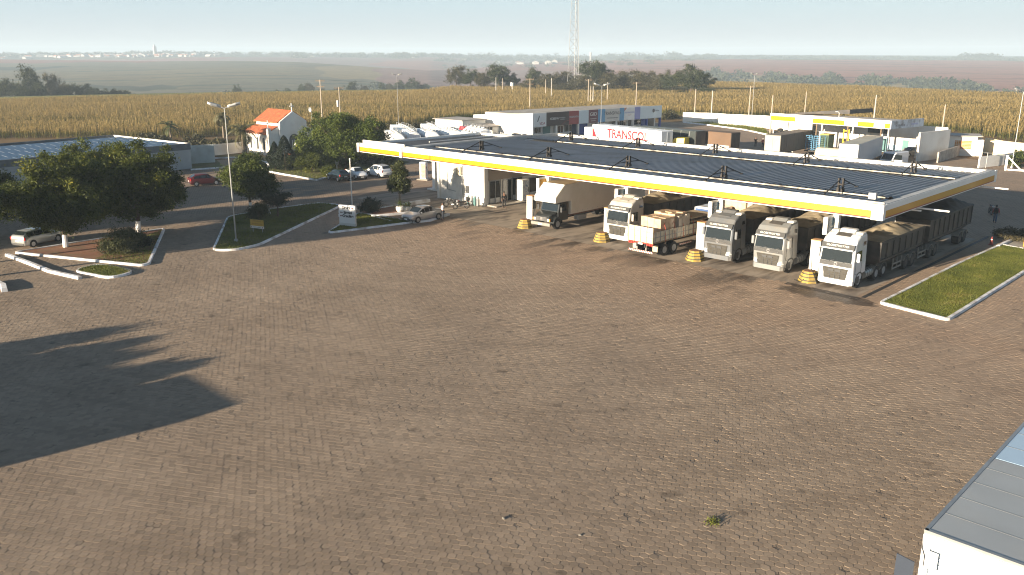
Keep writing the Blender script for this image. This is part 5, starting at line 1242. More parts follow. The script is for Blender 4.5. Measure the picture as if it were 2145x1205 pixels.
# ------------------------------------------------------------------ lattice mast, poles, lamps
x, y = polar(1204, 372)
t = thing('lattice_mast', 'tall grey steel lattice mast rising from the thicket out of view', 'mast', (x, y, 0), R(20)); CLEAR.append((x, y, 4))
HT = 64.0
def half(z): return 3.0 - 2.1 * min(1, z / HT)
def tri(z):
    h = half(z); return [Vector((h * math.cos(R(a)), h * math.sin(R(a)), z)) for a in (90, 210, 330)]
levels = [0]; 
while levels[-1] < HT: levels.append(min(HT, levels[-1] + 3.6))
for c in range(3):
    m = MB()
    for a, b in zip(levels[:-1], levels[1:]): m.cyl(tri(a)[c], tri(b)[c], .095, .095, 6)
    m.build('leg', mat('mast_brace', (.24, .25, .26), .5, .3), t)
m = MB(); mw = mat('mast_brace', (.24, .25, .26), .5, .3)
for i, (a, b) in enumerate(zip(levels[:-1], levels[1:])):
    for c in range(3):
        A, B = tri(a), tri(b); d = (c + 1) % 3
        m.cyl(A[c], B[d], .045, .045, 5); m.cyl(B[c], B[d], .04, .04, 5)
        m.cyl(A[d], B[c], .03, .03, 5)
m.build('bracing', mw, t)
m = MB(); m.cyl((0, 0, 0), (0, 0, HT), .10, .10, 6); m.build('cable_ladder', galv, t)

palepole = mat('pale_pole', (.42, .40, .37), .9, noise=(2, .12))
def utility_pole(px, py, top, label, arms=1, extra=None, z0=0.0, group='utility poles', mm=None):
    p = g(px, py, z0); p.z = 0; h = hz(px, top, p); t = thing('utility_pole', label, 'pole', tuple(p), YAW + rF.uniform(-.3, .3), group)
    m = MB(); m.cyl((0, 0, 0), (0, 0, h), .17, .10, 8); m.build('post', mm or polewood, t)
    for a in range(arms):
        m = MB(); m.box(0, 0, h - .35 - a * 1.3, 2.2 if a == 0 else 1.8, .12, .12)
        for dx in (-1.0, -.45, .45, 1.0): m.cyl((dx, 0, h - .23 - a * 1.3), (dx, 0, h + .02 - a * 1.3), .05, .03, 6)
        m.build('crossarm', wood, t)
    if extra == 'transformer':
        m = MB(); m.cyl((-.45, .1, h * .44), (-.45, .1, h * .62), .32, .32, 10); m.build('transformer', galv, t)
    return t
PO = [utility_pole(675, 249, 167, 'utility pole with two crossarms in the maize right of the chapel', 2, None, 1.5),
      utility_pole(713, 243, 182, 'shorter utility pole carrying a transformer behind the garden tree', 1, 'transformer', 1.5),
      utility_pole(1110, 230, 164, 'utility pole in the maize above the left end of the office row', 2, None, 1.0),
      utility_pole(1232, 212, 166, 'utility pole with a crossarm in front of the thicket', 1, None, 1.8),
      utility_pole(1332, 224, 172, 'utility pole with a crossarm behind the right part of the office row', 1, None, 1.8),
      utility_pole(1568, 246, 180, 'utility pole with a crossarm beside the tall twin lamp', 1, None, 1.0),
      utility_pole(1455, 238, 187, 'bare wooden pole left of the pale concrete pole by the thicket', 0, None, 1.5),
      utility_pole(1490, 240, 190, 'pale concrete pole standing above the white bending wall', 0, None, 1.2, mm=palepole),
      utility_pole(1613, 280, 199, 'bare leaning pole at the left end of the workshop fascia', 0, None, 0),
      utility_pole(1685, 244, 192, 'bare pole behind the dark rear roof of the workshop', 0, None, 1.5),
      utility_pole(1829, 262, 199, 'thick pale pole rising behind the workshop fascia', 0, None, 1.0, mm=palepole),
      utility_pole(1972, 285, 219, 'bare pole behind the hut with the brick grille', 0, None, 1.0),
      utility_pole(1155, 201, 164, 'thin pale pole before the thicket', 0, None, 1.8, mm=palepole),
      utility_pole(1039, 193, 162, 'first pale post at the foot of the middle tree clump', 0, None, 1, mm=palepole),
      utility_pole(1053, 192, 164, 'second post beside the pale post at the middle tree clump', 0, None, 1),
      utility_pole(1143, 197, 166, 'dark thin pole left of the thin pale pole before the thicket', 0, None, 1.5),
      utility_pole(1237, 214, 180, 'short dark post beside the crossarm pole before the thicket', 0, None, 1.5),
      utility_pole(1242, 214, 181, 'short pale post beside the twin lamp standard', 0, None, 1.5, mm=palepole),
      utility_pole(1272, 212, 172, 'thin dark pole right of the twin lamp standard', 0, None, 1.5)]
p = g(1073, 191, 1.0); t = thing('field_marker', 'small white marker box on a post at the maize edge', 'marker', (p.x, p.y, 0))
m = MB(); m.cyl((0, 0, 0), (0, 0, 3.0), .12, .12, 6); m.build('post', white_old, t); m = MB(); m.box(0, 0, 3.0, 1.0, 1.0, 1.4); m.build('box', white, t)
def wire(label, pts):
    m = MB()
    for a, b in zip(pts[:-1], pts[1:]):
        P_ = [a.lerp(b, k / 8) - Vector((0, 0, 1.1 * (1 - (2 * k / 8 - 1) ** 2))) for k in range(9)]; m.tube(P_, .018, 4)
    o = m.build('power_line', dgrey); tag(o, label, 'power line')
def top(t, dz=0): return Vector(t.location) + Vector((0, 0, max(v.co.z for v in t.children[0].data.vertices) + dz))
wire('sagging power line between the crossarm poles over the maize', [top(PO[0]), top(PO[2]), top(PO[4]), top(PO[5])])

def lamp_post(px, py, topy, label, heads, s=1.0, hx=None, z0=0.0, h=None):
    p = g(px, py, z0); p.z = 0; h = h or hz(hx or px, topy, p); t = thing('lamp_post', label, 'street lamp', tuple(p), YAW)
    m = MB(); m.cyl((0, 0, 0), (0, 0, h), .07, .04, 9); m.cyl((0, 0, 0), (0, 0, .3), .2, .16, 9); m.build('post', galv, t)
    for sg in heads:
        m = MB(); m.cyl((0, 0, h - .05), (sg * .45 * s, 0, h + .12), .045, .045, 6); a = m.build('arm', galv, t)
        m = MB(); m.loft([[(sg * (.30 + x) * s, w * s * c, h + .08 + (x * .28 + zz) * s) for c, zz in ((-1, 0), (-.7, .14), (.7, .14), (1, 0), (.7, -.10), (-.7, -.10))] for x, w in ((0, .07), (.25, .24), (.75, .27), (1.05, .12))]); hd = m.build('lamp_head', galv, t, smooth=False)
        m = MB(); m.box(sg * .82 * s, 0, h + .08 + .08 * s, .5 * s, .3 * s, .05); m.build('lamp_glass', lamp_clear, hd)
    return t
lamp_post(495, 508, 226, 'tall twin headed lamp post on the lawn island behind the yellow notice', (-1, 1), 1.0, 472)
lamp_post(835, 266, 158, 'twin headed lamp post behind the tank lorries', (-1, 1), .9, 830)
lamp_post(1258, 284, 180, 'twin headed lamp post before the company signs', (-1, 1), 1.2, 1260)
lamp_post(1573, 268, 156, 'tall twin headed lamp post behind the white bending wall', (-1, 1), .7, 1583)
lamp_post(2119, 352, 192, 'tall lamp post with a single head cut by the right edge', (-1,), 1.0, 2143)
p = g(1757, 248, 6.1); t = thing('roof_lamp', 'small curved white lamp above the workshop fascia', 'lamp', (p.x, p.y, 6.1), YAW)
m = MB(); m.tube([(0, 0, 0), (0, 0, .75), (-.08, 0, .95), (-.25, 0, 1.02)], .04, 6); m.build('stem', white, t); m = MB(); m.box(-.4, 0, .96, .4, .16, .1); m.build('lamp_head', white, t, bevel=.02)
p = g(738, 436); t = thing('flag_pole', 'bare slim white flag pole behind the fuel direction sign', 'pole', tuple(p))
m = MB(); m.cyl((0, 0, 0), (0, 0, 5.2), .06, .045, 8); m.build('post', white_old, t); m = MB(); m.cyl((0, 0, 5.2), (0, 0, 5.3), .08, .08, 8); m.build('cap', white, t)

# ------------------------------------------------------------------ cars
hub = mat('alloy_rim', (.50, .50, .51), .35, .7)
def wheel(parent, x, y, r, w, side, name='wheel', rimm=None, rimr=.62):
    m = MB(); n = 18
    prof = [(-w / 2, r * .62), (-w / 2, r * .93), (-w * .36, r), (w * .36, r), (w / 2, r * .93), (w / 2, r * .62)]
    m.loft([[(x + a, y + b * math.cos(2 * math.pi * k / n), r + b * math.sin(2 * math.pi * k / n)) for k in range(n)] for a, b in prof])
    o = m.build(name, black, parent, smooth=False)
    m = MB(); xo = x + side * (w / 2 - .015)
    m.cyl((xo, y, r), (xo + side * .02, y, r), r * rimr, r * rimr, 14)
    for k in range(5):
        a = 2 * math.pi * k / 5; m.box(xo + side * .025, y + math.cos(a) * r * .32, r + math.sin(a) * r * .32 - r * .05, .012, r * .12, r * .1)
    m.cyl((xo, y, r), (xo + side * .05, y, r), r * .16, r * .13, 8); m.build('rim', rimm or hub, o)
    return o

CARS = {   # stations: y, bottom, belt height, belt half width, top height, top half width
 'sedan': dict(L=4.35, W=1.72, st=[(-2.17, .42, .74, .62, .78, .52), (-2.08, .28, .86, .78, .93, .70), (-1.60, .24, .93, .85, 1.01, .74), (-1.12, .22, .94, .86, 1.12, .66), (-.62, .22, .93, .86, 1.43, .56), (.15, .22, .91, .86, 1.47, .57), (.55, .22, .90, .86, 1.40, .57), (1.28, .22, .88, .86, .95, .72), (1.75, .25, .80, .84, .86, .66), (2.08, .30, .68, .76, .74, .58), (2.17, .40, .58, .60, .64, .46)], gl=(-1.12, -.62, .55, 1.28), sw=(-1.0, 1.10), ax=(-1.32, 1.36)),
 'hatch': dict(L=3.85, W=1.66, st=[(-1.92, .40, .80, .66, .84, .60), (-1.84, .27, .92, .78, 1.02, .68), (-1.70, .24, .93, .82, 1.08, .66), (-1.15, .22, .93, .83, 1.40, .57), (-.2, .22, .91, .83, 1.45, .57), (.35, .22, .90, .83, 1.40, .57), (1.02, .22, .88, .83, .95, .70), (1.50, .25, .80, .80, .86, .64), (1.83, .30, .68, .72, .74, .56), (1.92, .40, .58, .58, .64, .44)], gl=(-1.70, -1.15, .35, 1.02), sw=(-1.45, .9), ax=(-1.2, 1.2)),
 'van': dict(L=4.35, W=1.74, st=[(-2.17, .40, .86, .70, .90, .66), (-2.10, .28, .98, .83, 1.10, .74), (-1.98, .24, 1.0, .86, 1.20, .70), (-1.62, .22, 1.0, .87, 1.58, .60), (-.4, .22, .98, .87, 1.66, .60), (.45, .22, .97, .87, 1.60, .60), (1.35, .22, .95, .87, 1.04, .74), (1.75, .25, .86, .84, .94, .66), (2.08, .30, .72, .76, .80, .58), (2.17, .40, .60, .62, .68, .48)], gl=(-1.98, -1.62, .45, 1.35), sw=(-1.80, 1.2), ax=(-1.30, 1.34)),
 'estate': dict(L=4.15, W=1.66, st=[(-2.07, .40, .84, .70, .88, .66), (-2.0, .28, .94, .80, 1.04, .70), (-1.95, .24, .95, .82, 1.10, .68), (-1.55, .22, .94, .83, 1.42, .58), (-.4, .22, .92, .83, 1.46, .58), (.35, .22, .91, .83, 1.41, .57), (.95, .22, .89, .83, .96, .72), (1.55, .25, .86, .81, .92, .68), (1.98, .30, .72, .76, .80, .62), (2.07, .40, .60, .66, .66, .54)], gl=(-1.95, -1.55, .35, .95), sw=(-1.70, .8), ax=(-1.25, 1.28)),
 'suv': dict(L=4.35, W=1.80, st=[(-2.17, .45, .90, .72, .94, .66), (-2.08, .32, 1.04, .86, 1.14, .76), (-1.96, .28, 1.06, .89, 1.22, .72), (-1.55, .26, 1.06, .90, 1.58, .62), (-.4, .26, 1.04, .90, 1.66, .62), (.40, .26, 1.03, .90, 1.60, .62), (1.08, .26, 1.01, .90, 1.10, .76), (1.65, .28, .96, .87, 1.04, .70), (2.08, .34, .82, .80, .90, .64), (2.17, .45, .66, .66, .74, .54)], gl=(-1.96, -1.55, .40, 1.08), sw=(-1.72, .95), ax=(-1.30, 1.32)),
 'pickup': dict(L=4.45, W=1.68, st=[(-2.22, .40, .90, .74, .92, .72), (-2.16, .28, .98, .80, 1.0, .76), (-.55, .24, .98, .82, 1.0, .76), (-.50, .24, .98, .83, 1.30, .60), (-.2, .24, .97, .83, 1.46, .56), (.45, .24, .95, .83, 1.43, .56), (1.2, .24, .92, .83, .98, .70), (1.72, .26, .84, .80, .90, .64), (2.10, .30, .70, .74, .78, .58), (2.22, .40, .58, .60, .66, .46)], gl=(-.50, -.2, .45, 1.2), sw=(-.42, 1.02), ax=(-1.35, 1.38))}

def car(kind, label, loc, rz, paint, cat='car', name='parked_car', group=None, door=None, plates=True, roofbars=False):
    D = CARS[kind]; t = thing(name, label, cat, tuple(loc), rz, group); st = D['st']
    def sec(y):
        for a, b in zip(st[:-1], st[1:]):
            if a[0] <= y <= b[0]:
                k = (y - a[0]) / (b[0] - a[0]); return [a[i] + (b[i] - a[i]) * k for i in range(6)]
        return list(st[0] if y < st[0][0] else st[-1])
    def ring(s):
        y, zb, ze, w, zt, wt = s; zm = zb + (ze - zb) * .5
        return [(-w * .86, y, zb), (-w, y, zb + .10), (-w * 1.01, y, zm), (-w * .975, y, ze), (-wt - (w - wt) * .03, y, zt - (zt - ze) * .10), (-wt * .90, y, zt), (-wt * .45, y, zt + .018), (wt * .45, y, zt + .018), (wt * .90, y, zt), (wt + (w - wt) * .03, y, zt - (zt - ze) * .10), (w * .975, y, ze), (w * 1.01, y, zm), (w, y, zb + .10), (w * .86, y, zb)]
    m = MB(); m.loft([ring(s) for s in st])
    b = m.build('body', [paint, dgrey], t, smooth=True)
    b.data.set_sharp_from_angle(angle=R(38))
    r = .31 if kind != 'suv' else .35
    # dark arches and sills
    m = MB()
    for ay in D['ax']:
        for sg in (-1, 1):
            w = sec(ay)[3] * 1.012; n = 12; P = [(sg * (w + .004), ay + (r + .06) * math.cos(math.pi * k / n), r + (r + .06) * math.sin(math.pi * k / n)) for k in range(n + 1)]
            P = [(sg * (w + .004), ay + r + .06, .24)] + P + [(sg * (w + .004), ay - r - .06, .24)]; m.poly(P)
    m.build('wheel_arch', black, t)
    for ay in D['ax']:
        for sg in (-1, 1): wheel(t, sg * (D['W'] / 2 - .09), ay, r, .20, sg)
    g0, g1, g2, g3 = D['gl']
    def pane(ya, yb, nm, k0=.08, k1=.92, wx=.90):
        A, B = sec(ya), sec(yb); d = Vector((0, B[0] - A[0], B[4] - A[4])); nrm = Vector((0, -d.z, d.y)).normalized()
        if nrm.z < 0: nrm = -nrm
        P = []
        for k, sgn_ in ((k0, -1), (k0, 1), (k1, 1), (k1, -1)):
            y = A[0] + d.y * k; z = A[4] + d.z * k; w = (A[5] + (B[5] - A[5]) * k) * wx; P.append(Vector((sgn_ * w, y, z + .02)) + nrm * .012)
        return MB().poly(P).build(nm, glass, t)
    pane(g3, g2, 'windscreen'); pane(g0, g1, 'rear_window')
    for sg in (-1, 1):
        y0, y1 = D['sw']; cuts = [y0, y0 + (y1 - y0) * (.30 if kind in ('van', 'estate', 'suv') else .36), y0 + (y1 - y0) * .66, y1] if kind != 'pickup' else [y0, y1]
        for a, c in zip(cuts[:-1], cuts[1:]):
            lo, hi = [], []; n = 5
            for k in range(n + 1):
                y = a + .035 + (c - a - .07) * k / n; s = sec(y); w, ze, zt, wt = s[3], s[2], s[4], s[5]
                f = lambda q: (sg * (w * .975 + (wt + (w - wt) * .03 - w * .975) * q + .012), y, ze + (zt - (zt - ze) * .10 - ze) * q)
                lo.append(f(.10)); hi.append(f(.90))
            MB().poly(lo + hi[::-1]).build('side_window', glass, t)
        y = D['sw'][1] - .12; s = sec(y); m = MB(); m.box(sg * (s[3] + .10), y, s[2] + .04, .18, .12, .13); m.build('mirror', paint, t, bevel=.03)
        f = sec(st[-2][0]); m = MB(); m.loft([[(sg * (f[3] - q), st[-2][0] - .10 - .2 * k, f[2] - .16 + .04 * k), (sg * (f[3] - q), st[-2][0] - .10 - .2 * k, f[2] - .02 + .06 * k), (sg * (f[3] - q - .03), st[-2][0] + .10 - .2 * k, f[2] - .04 + .06 * k), (sg * (f[3] - q - .03), st[-2][0] + .10 - .2 * k, f[2] - .18 + .04 * k)] for q, k in ((.30, 0), (.0, 0), (-.075, 1.0))]); m.build('headlight', lamp_clear, t)
        f = sec(st[1][0]); m = MB(); m.box(sg * (f[3] - .08), st[1][0] + .03, f[2] - .22, .22, .14, .26 if kind not in ('van', 'suv') else .34); m.build('tail_light', redlamp, t, bevel=.02)
    f = st[-1]; m = MB(); m.box(0, f[0] - .03, .30, 1.15, .12, .16); m.box(0, f[0] - .02, .50, .9, .08, .07); m.build('grille', dgrey, t, bevel=.02)
    if plates:
        m = MB(); m.box(0, f[0] + .03, .34, .42, .02, .13); m.build('number_plate', plate, t)
        m = MB(); m.box(0, st[0][0] - .012, .58, .42, .02, .13); m.build('number_plate', plate, t)
    m = MB(); m.box(0, st[0][0] + .03, .32, 1.3, .10, .14); m.build('bumper', dgrey, t, bevel=.02)
    if roofbars or kind in ('van', 'suv'):
        m = MB()
        for sg in (-1, 1): m.cyl((sg * .52, -1.3, st[4][4] + .02), (sg * .52, .3, st[4][4] + .02), .02, .02, 6)
        m.build('roof_rail', dgrey, t)
    if kind == 'pickup':
        m = MB(); m.box(0, -1.36, .995, 1.40, 1.52, .02); m.build('load_bed', dgrey, t)
        m = MB(); m.box(0, 2.16, .30, 1.5, .16, .26); m.build('front_bumper', dgrey, t, bevel=.04)
    if door:
        for sg, y, ang in door:
            m = MB(); m.prism([(0, .30), (-.95, .30), (-.98, .92), (0, .92)], -.04, .04, 'x', 0); m.prism([(0, .93), (-.97, .93), (-.70, 1.38), (-.35, 1.36)], -.025, .025, 'x', 1)
            o = m.build('door', [paint, glass], t); o.location = (sg * .86, y, 0); o.rotation_euler = (0, 0, sg * -ang)
    return t

silver = mat('silver_car_paint', (.36, .37, .39), .28, .6, coat=.8)
cwhite = mat('white_car_paint', (.76, .77, .78), .3, coat=.8, spec=.5)
cred = mat('red_car_paint', (.07, .005, .007), .45, coat=.15)
cdark = mat('dark_green_car_paint', (.012, .024, .026), .22, .2, coat=1.0)
cbeige = mat('pale_silver_estate_paint', (.45, .46, .45), .3, .6, coat=.6)

def heading(front, rear):
    d = Vector(front[:2]) - Vector(rear[:2]); return math.atan2(-d.x, d.y)
def car_px(kind, label, fw, rw, side, paint, **k):
    """placed by the ground pixels of its front and rear wheel on the side facing the camera (side +1: that is its right side)"""
    a, b = g(*fw), g(*rw); rz = heading(a, b); D = CARS[kind]; f = Vector((-math.sin(rz), math.cos(rz), 0)); rt = Vector((math.cos(rz), math.sin(rz), 0))
    mid = (a + b) / 2; c = mid - rt * side * (D['W'] / 2) - f * ((D['ax'][0] + D['ax'][1]) / 2)
    return car(kind, label, (c.x, c.y, .005), rz, paint, **k)
car_px('sedan', 'silver saloon with its far front door open, parked at the kerb below the slim tree', (877.4, 467.7), (917.7, 460.2), -1, silver, door=((1, 1.0, R(62)),))
car_px('estate', 'pale silver estate car in the shade behind the shade tree with the white trunk', (128, 505), (66, 520), 1, cbeige)
car_px('hatch', 'dark green hatchback in shadow beside the white pickup', (684, 376), (711, 382), -1, cdark)
car_px('pickup', 'small white pickup with a black bumper facing the road beside the dark hatchback', (753, 381), (717, 368), -1 if 0 else 1, cwhite, cat='pickup', name='pickup_truck')
car_px('van', 'white people carrier parked with its tail towards the pump', (770, 368.5), (796, 374), -1, cwhite)
car_px('hatch', 'dark red car half hidden by the round tree at the grey sheet fence', (452, 388), (414, 391), 1, cred)
pcx = g(1062, 284) if 0 else Vector((-121.0, 121.2, 0))
car_px('hatch', 'white hatchback in front of the bare side wall of the office row', (1066, 277), (1087, 278), -1, cwhite)
grp = 'white cars before the office row'
for i, (kind, px, py, a, lab) in enumerate((('sedan', 1122, 282, 100, 'white car nearest the corner pillar of the office row'), ('sedan', 1153, 277, 96, 'white saloon below the dark brown company sign'), ('sedan', 1178, 275, 98, 'second white saloon below the wine red company sign'), ('suv', 1213, 274, 110, 'white estate below the first pale blue sign panel'), ('sedan', 1272, 266, 96, 'white saloon behind the nose of the white semi trailer'), ('sedan', 1298, 266, 100, 'white saloon below the cream sign with slanted letters'), ('sedan', 1322, 265, 112, 'white saloon next to the sport utility car'), ('suv', 1344, 264, 112, 'white sport utility car, the last before the blue bay'))):
    p = g(px, py + 1, 0); car(kind, lab, (p.x, p.y, .13 if p.x < -111 else .005), R(a + 4), cwhite, group=grp)

# ------------------------------------------------------------------ trucks
twhite = mat('truck_white_paint', (.66, .69, .73), .35, coat=.5, noise=(.7, .03), dirt=((.55, .48, .38), .25, 1.5))
tsilver = mat('truck_silver_paint', (.20, .215, .235), .32, .4, coat=.5, noise=(.7, .04), dirt=((.38, .32, .24), .3, 1.5))
tcream = mat('truck_dusty_paint', (.47, .46, .44), .45, .15, coat=.3, noise=(.7, .05), dirt=((.42, .33, .22), .5, 1.2))
trim = mat('truck_grey_trim', (.036, .037, .038), .5)
grillem = mat('truck_grille', (.060, .055, .045), .55, .3, noise=(4, .2))
mudm = mat('mudguard_grey', (.20, .19, .17), .7, noise=(1, .15))

def twin_wheels(t, x, ys, r=.52, w=.30, dual=True, rimm=None):
    for y in ys:
        for sg in (-1, 1): wheel(t, sg * x, y, r, w * (1.9 if dual else 1), sg, rimm=rimm or grey, rimr=.55)

def tractor(label, u, v, paint, hatch=None, visor=trim, rz=0.0, group='white cab-over road trains at the lanes', beacon=None):
    """high roofed cab-over tractor, nose to -y, front bumper at y=0"""
    t = thing('tractor_unit', label, 'truck', (u, v, .008), rz, group)
    W_ = 1.25
    # cab shell
    prof = [(.14, .95), (.06, 1.75), (.10, 2.05), (.24, 2.92), (.30, 3.12), (.62, 3.52), (1.15, 3.76), (2.15, 3.84), (2.22, 3.3), (2.25, 1.05), (1.75, 1.0), (1.62, .62), (.9, .62), (.55, .50), (.2, .5)]
    m = MB(); n = len(prof); rings = []
    for x, k in ((-W_, .86), (-W_ + .09, 1.0), (W_ - .09, 1.0), (W_, .86)):
        rings.append([(x * (1 - .06 * max(0, (z - 2.2) / 1.6)), y + (.10 if k < 1 and y < .5 else 0), z - (.10 if k < 1 and z > 3.3 else 0)) for y, z in prof])
    m.loft(rings); b = m.build('cab', paint, t, bevel=.025)
    def onf(z):   # front surface y at height z
        return float(np.interp(z, [.5, .95, 1.75, 2.05, 2.92, 3.12], [.16, .12, .05, .09, .23, .29]))
    def fpanel(pts, nm, mm, off=.012, parent=t):
        return MB().poly([(x, onf(z) - off, z) for x, z in pts]).build(nm, mm, parent)
    m = MB(); ws = [(-1.10, 1.95), (1.10, 1.95), (1.06, 2.86), (-1.06, 2.86)]; fpanel(ws, 'windscreen', glass_w, .03)
    fpanel([(-1.16, 1.62), (1.16, 1.62), (1.14, 1.94), (-1.14, 1.94)], 'front_trim_band', visor, .02)
    # wipers
    m = MB(); 
    for x in (-.55, .45): m.cyl((x, .02, 1.92), (x + .42, .04, 2.05), .015, .015, 5)
    m.build('wiper', dgrey, t)
    # bumper, grille, badge
    m = MB(); m.loft([[(-1.25, .22, .34), (-1.25, .22, .62), (-1.25, .55, .62), (-1.25, .55, .34)], [(-1.05, .02, .32), (-1.05, .0, .70), (-1.05, .55, .70), (-1.05, .55, .32)], [(1.05, .02, .32), (1.05, .0, .70), (1.05, .55, .70), (1.05, .55, .32)], [(1.25, .22, .34), (1.25, .22, .62), (1.25, .55, .62), (1.25, .55, .34)]]); m.build('bumper', paint if paint != tcream else twhite, t, bevel=.02)
    gr = fpanel([(-.74, .66), (.74, .66), (.92, 1.50), (-.92, 1.50)], 'grille', grillem, .035)
    m = MB()
    for k in range(5): z = .74 + k * .15; w = .70 + .16 * (z - .66) / .84; m.box(0, onf(z) - .045, z, 2 * w, .03, .035)
    for x in (-.35, 0, .35): m.box(x, onf(1.1) - .045, .70, .04, .03, .76)
    m.build('grille_bar', trim, gr)
    m = MB(); m.box(-.28, onf(1.3) - .05, 1.24, .36, .04, .16); m.box(.22, onf(1.3) - .05, 1.24, .36, .04, .16); m.build('grille_opening', dgrey, gr)
    m = MB(); a = Vector((-.95, onf(1.85) - .05, 1.86)); c = Vector((.85, onf(1.66) - .05, 1.70)); m.cyl(a, c, .028, .028, 6); m.build('badge_bar', chrome, t)
    m = MB(); m.cyl((.02, .06, 1.78), (.02, .0, 1.78), .13, .13, 16); m.cyl((.02, .0, 1.78), (.02, -.01, 1.78), .08, .08, 12, 1); m.build('badge', [chrome, dgrey], t)
    for sg in (-1, 1):
        m = MB(); m.loft([[(sg * .80, .03, .74), (sg * .86, .04, .98), (sg * .86, .2, .98), (sg * .80, .2, .74)], [(sg * 1.10, .06, .78), (sg * 1.10, .07, 1.06), (sg * 1.10, .2, 1.06), (sg * 1.10, .2, .78)], [(sg * 1.24, .24, .84), (sg * 1.24, .26, 1.14), (sg * 1.2, .3, 1.14), (sg * 1.2, .3, .84)]]); m.build('headlight', lamp_clear, t)
        m = MB(); m.poly([(sg * 1.256, .42, 2.0), (sg * 1.256, 1.42, 1.95), (sg * 1.232, 1.42, 2.72), (sg * 1.232, .52, 2.72)]); m.build('side_window', glass, t)
        m = MB(); m.poly([(sg * 1.225, 1.55, 3.02), (sg * 1.225, 2.05, 3.02), (sg * 1.205, 2.05, 3.3), (sg * 1.205, 1.62, 3.3)]); m.build('sleeper_window', glass, t)
        m = MB(); m.box(sg * 1.45, .34, 2.05, .22, .14, .62); o = m.build('mirror', paint, t, bevel=.04)
        m = MB(); m.box(sg * 1.45, .42, 2.1, .18, .02, .52); m.build('mirror_glass', glass, o); m = MB(); m.tube([(sg * 1.22, .5, 2.75), (sg * 1.45, .34, 2.66)], .025, 5); m.build('mirror_arm', dgrey, o)
        m = MB(); m.box(sg * 1.262, .95, 1.10, .012, .92, .02); m.box(sg * 1.262, .47, 1.1, .012, .015, .9); m.box(sg * 1.262, 1.45, 1.1, .012, .015, .9); m.build('door_line', trim, t)
        m = MB(); m.box(sg * 1.2, .98, .40, .14, .55, .5); m.build('step_well', dgrey, t)
        m = MB(); m.loft([[(sg * 1.10, 1.25 + .66 * math.cos(R(a)), .54 + .66 * math.sin(R(a))) for a in range(-10, 200, 21)] + [(sg * 1.10, 1.25 + .56 * math.cos(R(a)), .54 + .56 * math.sin(R(a))) for a in range(190, -20, -21)], [(sg * 1.262, 1.25 + .66 * math.cos(R(a)), .54 + .66 * math.sin(R(a))) for a in range(-10, 200, 21)] + [(sg * 1.262, 1.25 + .56 * math.cos(R(a)), .54 + .56 * math.sin(R(a))) for a in range(190, -20, -21)]]); m.build('wheel_arch', dgrey, t)
    # sun visor with lettering, roof details
    m = MB(); m.prism([(.10, 2.86), (.24, 2.86), (.34, 3.16), (.26, 3.22)], -1.17, 1.17, 'x'); m.build('sun_visor', visor, t, bevel=.015)
    m = MB(); m.prism([(.03, 2.80), (.20, 2.90), (.20, 2.93), (.03, 2.84)], -1.12, 1.12, 'x'); m.build('visor_lip', twhite, t)
    text('GLOBETROTTER', .19, t, (0, .155, 3.05), (R(68), 0, 0), white, extrude=.01, sx=1.15)
    m = MB(); m.prism([(.80, 3.645), (1.35, 3.79), (1.35, 3.815), (.80, 3.67)], -.52, .52, 'x'); m.build('roof_hatch', hatch or paint, t, bevel=.01)
    m = MB(); m.prism([(1.45, 3.80), (1.75, 4.02), (2.2, 4.04), (2.2, 3.84)], -.55, .55, 'x'); m.build('roof_deflector', paint, t, bevel=.03)
    for sg in (-1, 1):
        m = MB(); m.prism([(1.35, 3.72), (1.55, 3.90), (2.1, 3.9), (2.1, 3.78)], sg * .62, sg * 1.12, 'x'); m.build('roof_lamp_pod', white, t, bevel=.03)
    # chassis
    m = MB(); m.box(-.42, 4.0, .75, .10, 4.4, .26); m.box(.42, 4.0, .75, .10, 4.4, .26); m.box(0, 4.6, 1.0, 1.0, 1.2, .12); m.box(0, 2.6, .7, 1.4, .5, 1.6); m.build('chassis', black, t)
    twin_wheels(t, 1.08, (1.25,), dual=False); twin_wheels(t, .98, (4.35, 5.70))
    for sg in (-1, 1):
        m = MB(); m.cyl((sg * .98, 2.35, .78), (sg * .98, 3.55, .78), .34, .34, 14)
        m.build('fuel_tank', galv, t); m = MB()
        for y in (2.6, 3.0, 3.35): m.cyl((sg * .98, y, .78), (sg * .98, y + .05, .78), .352, .352, 14)
        m.build('tank_strap', trim, t)
        m = MB()
        for y in (4.35, 5.70): m.loft([[(x, y + q * math.cos(R(a)), .54 + q * math.sin(R(a))) for x, q in ((sg * .66, .62), (sg * 1.27, .62), (sg * 1.27, .59), (sg * .66, .59))] for a in range(12, 170, 22)])
        m.build('mudguard', mudm, t)
    return t

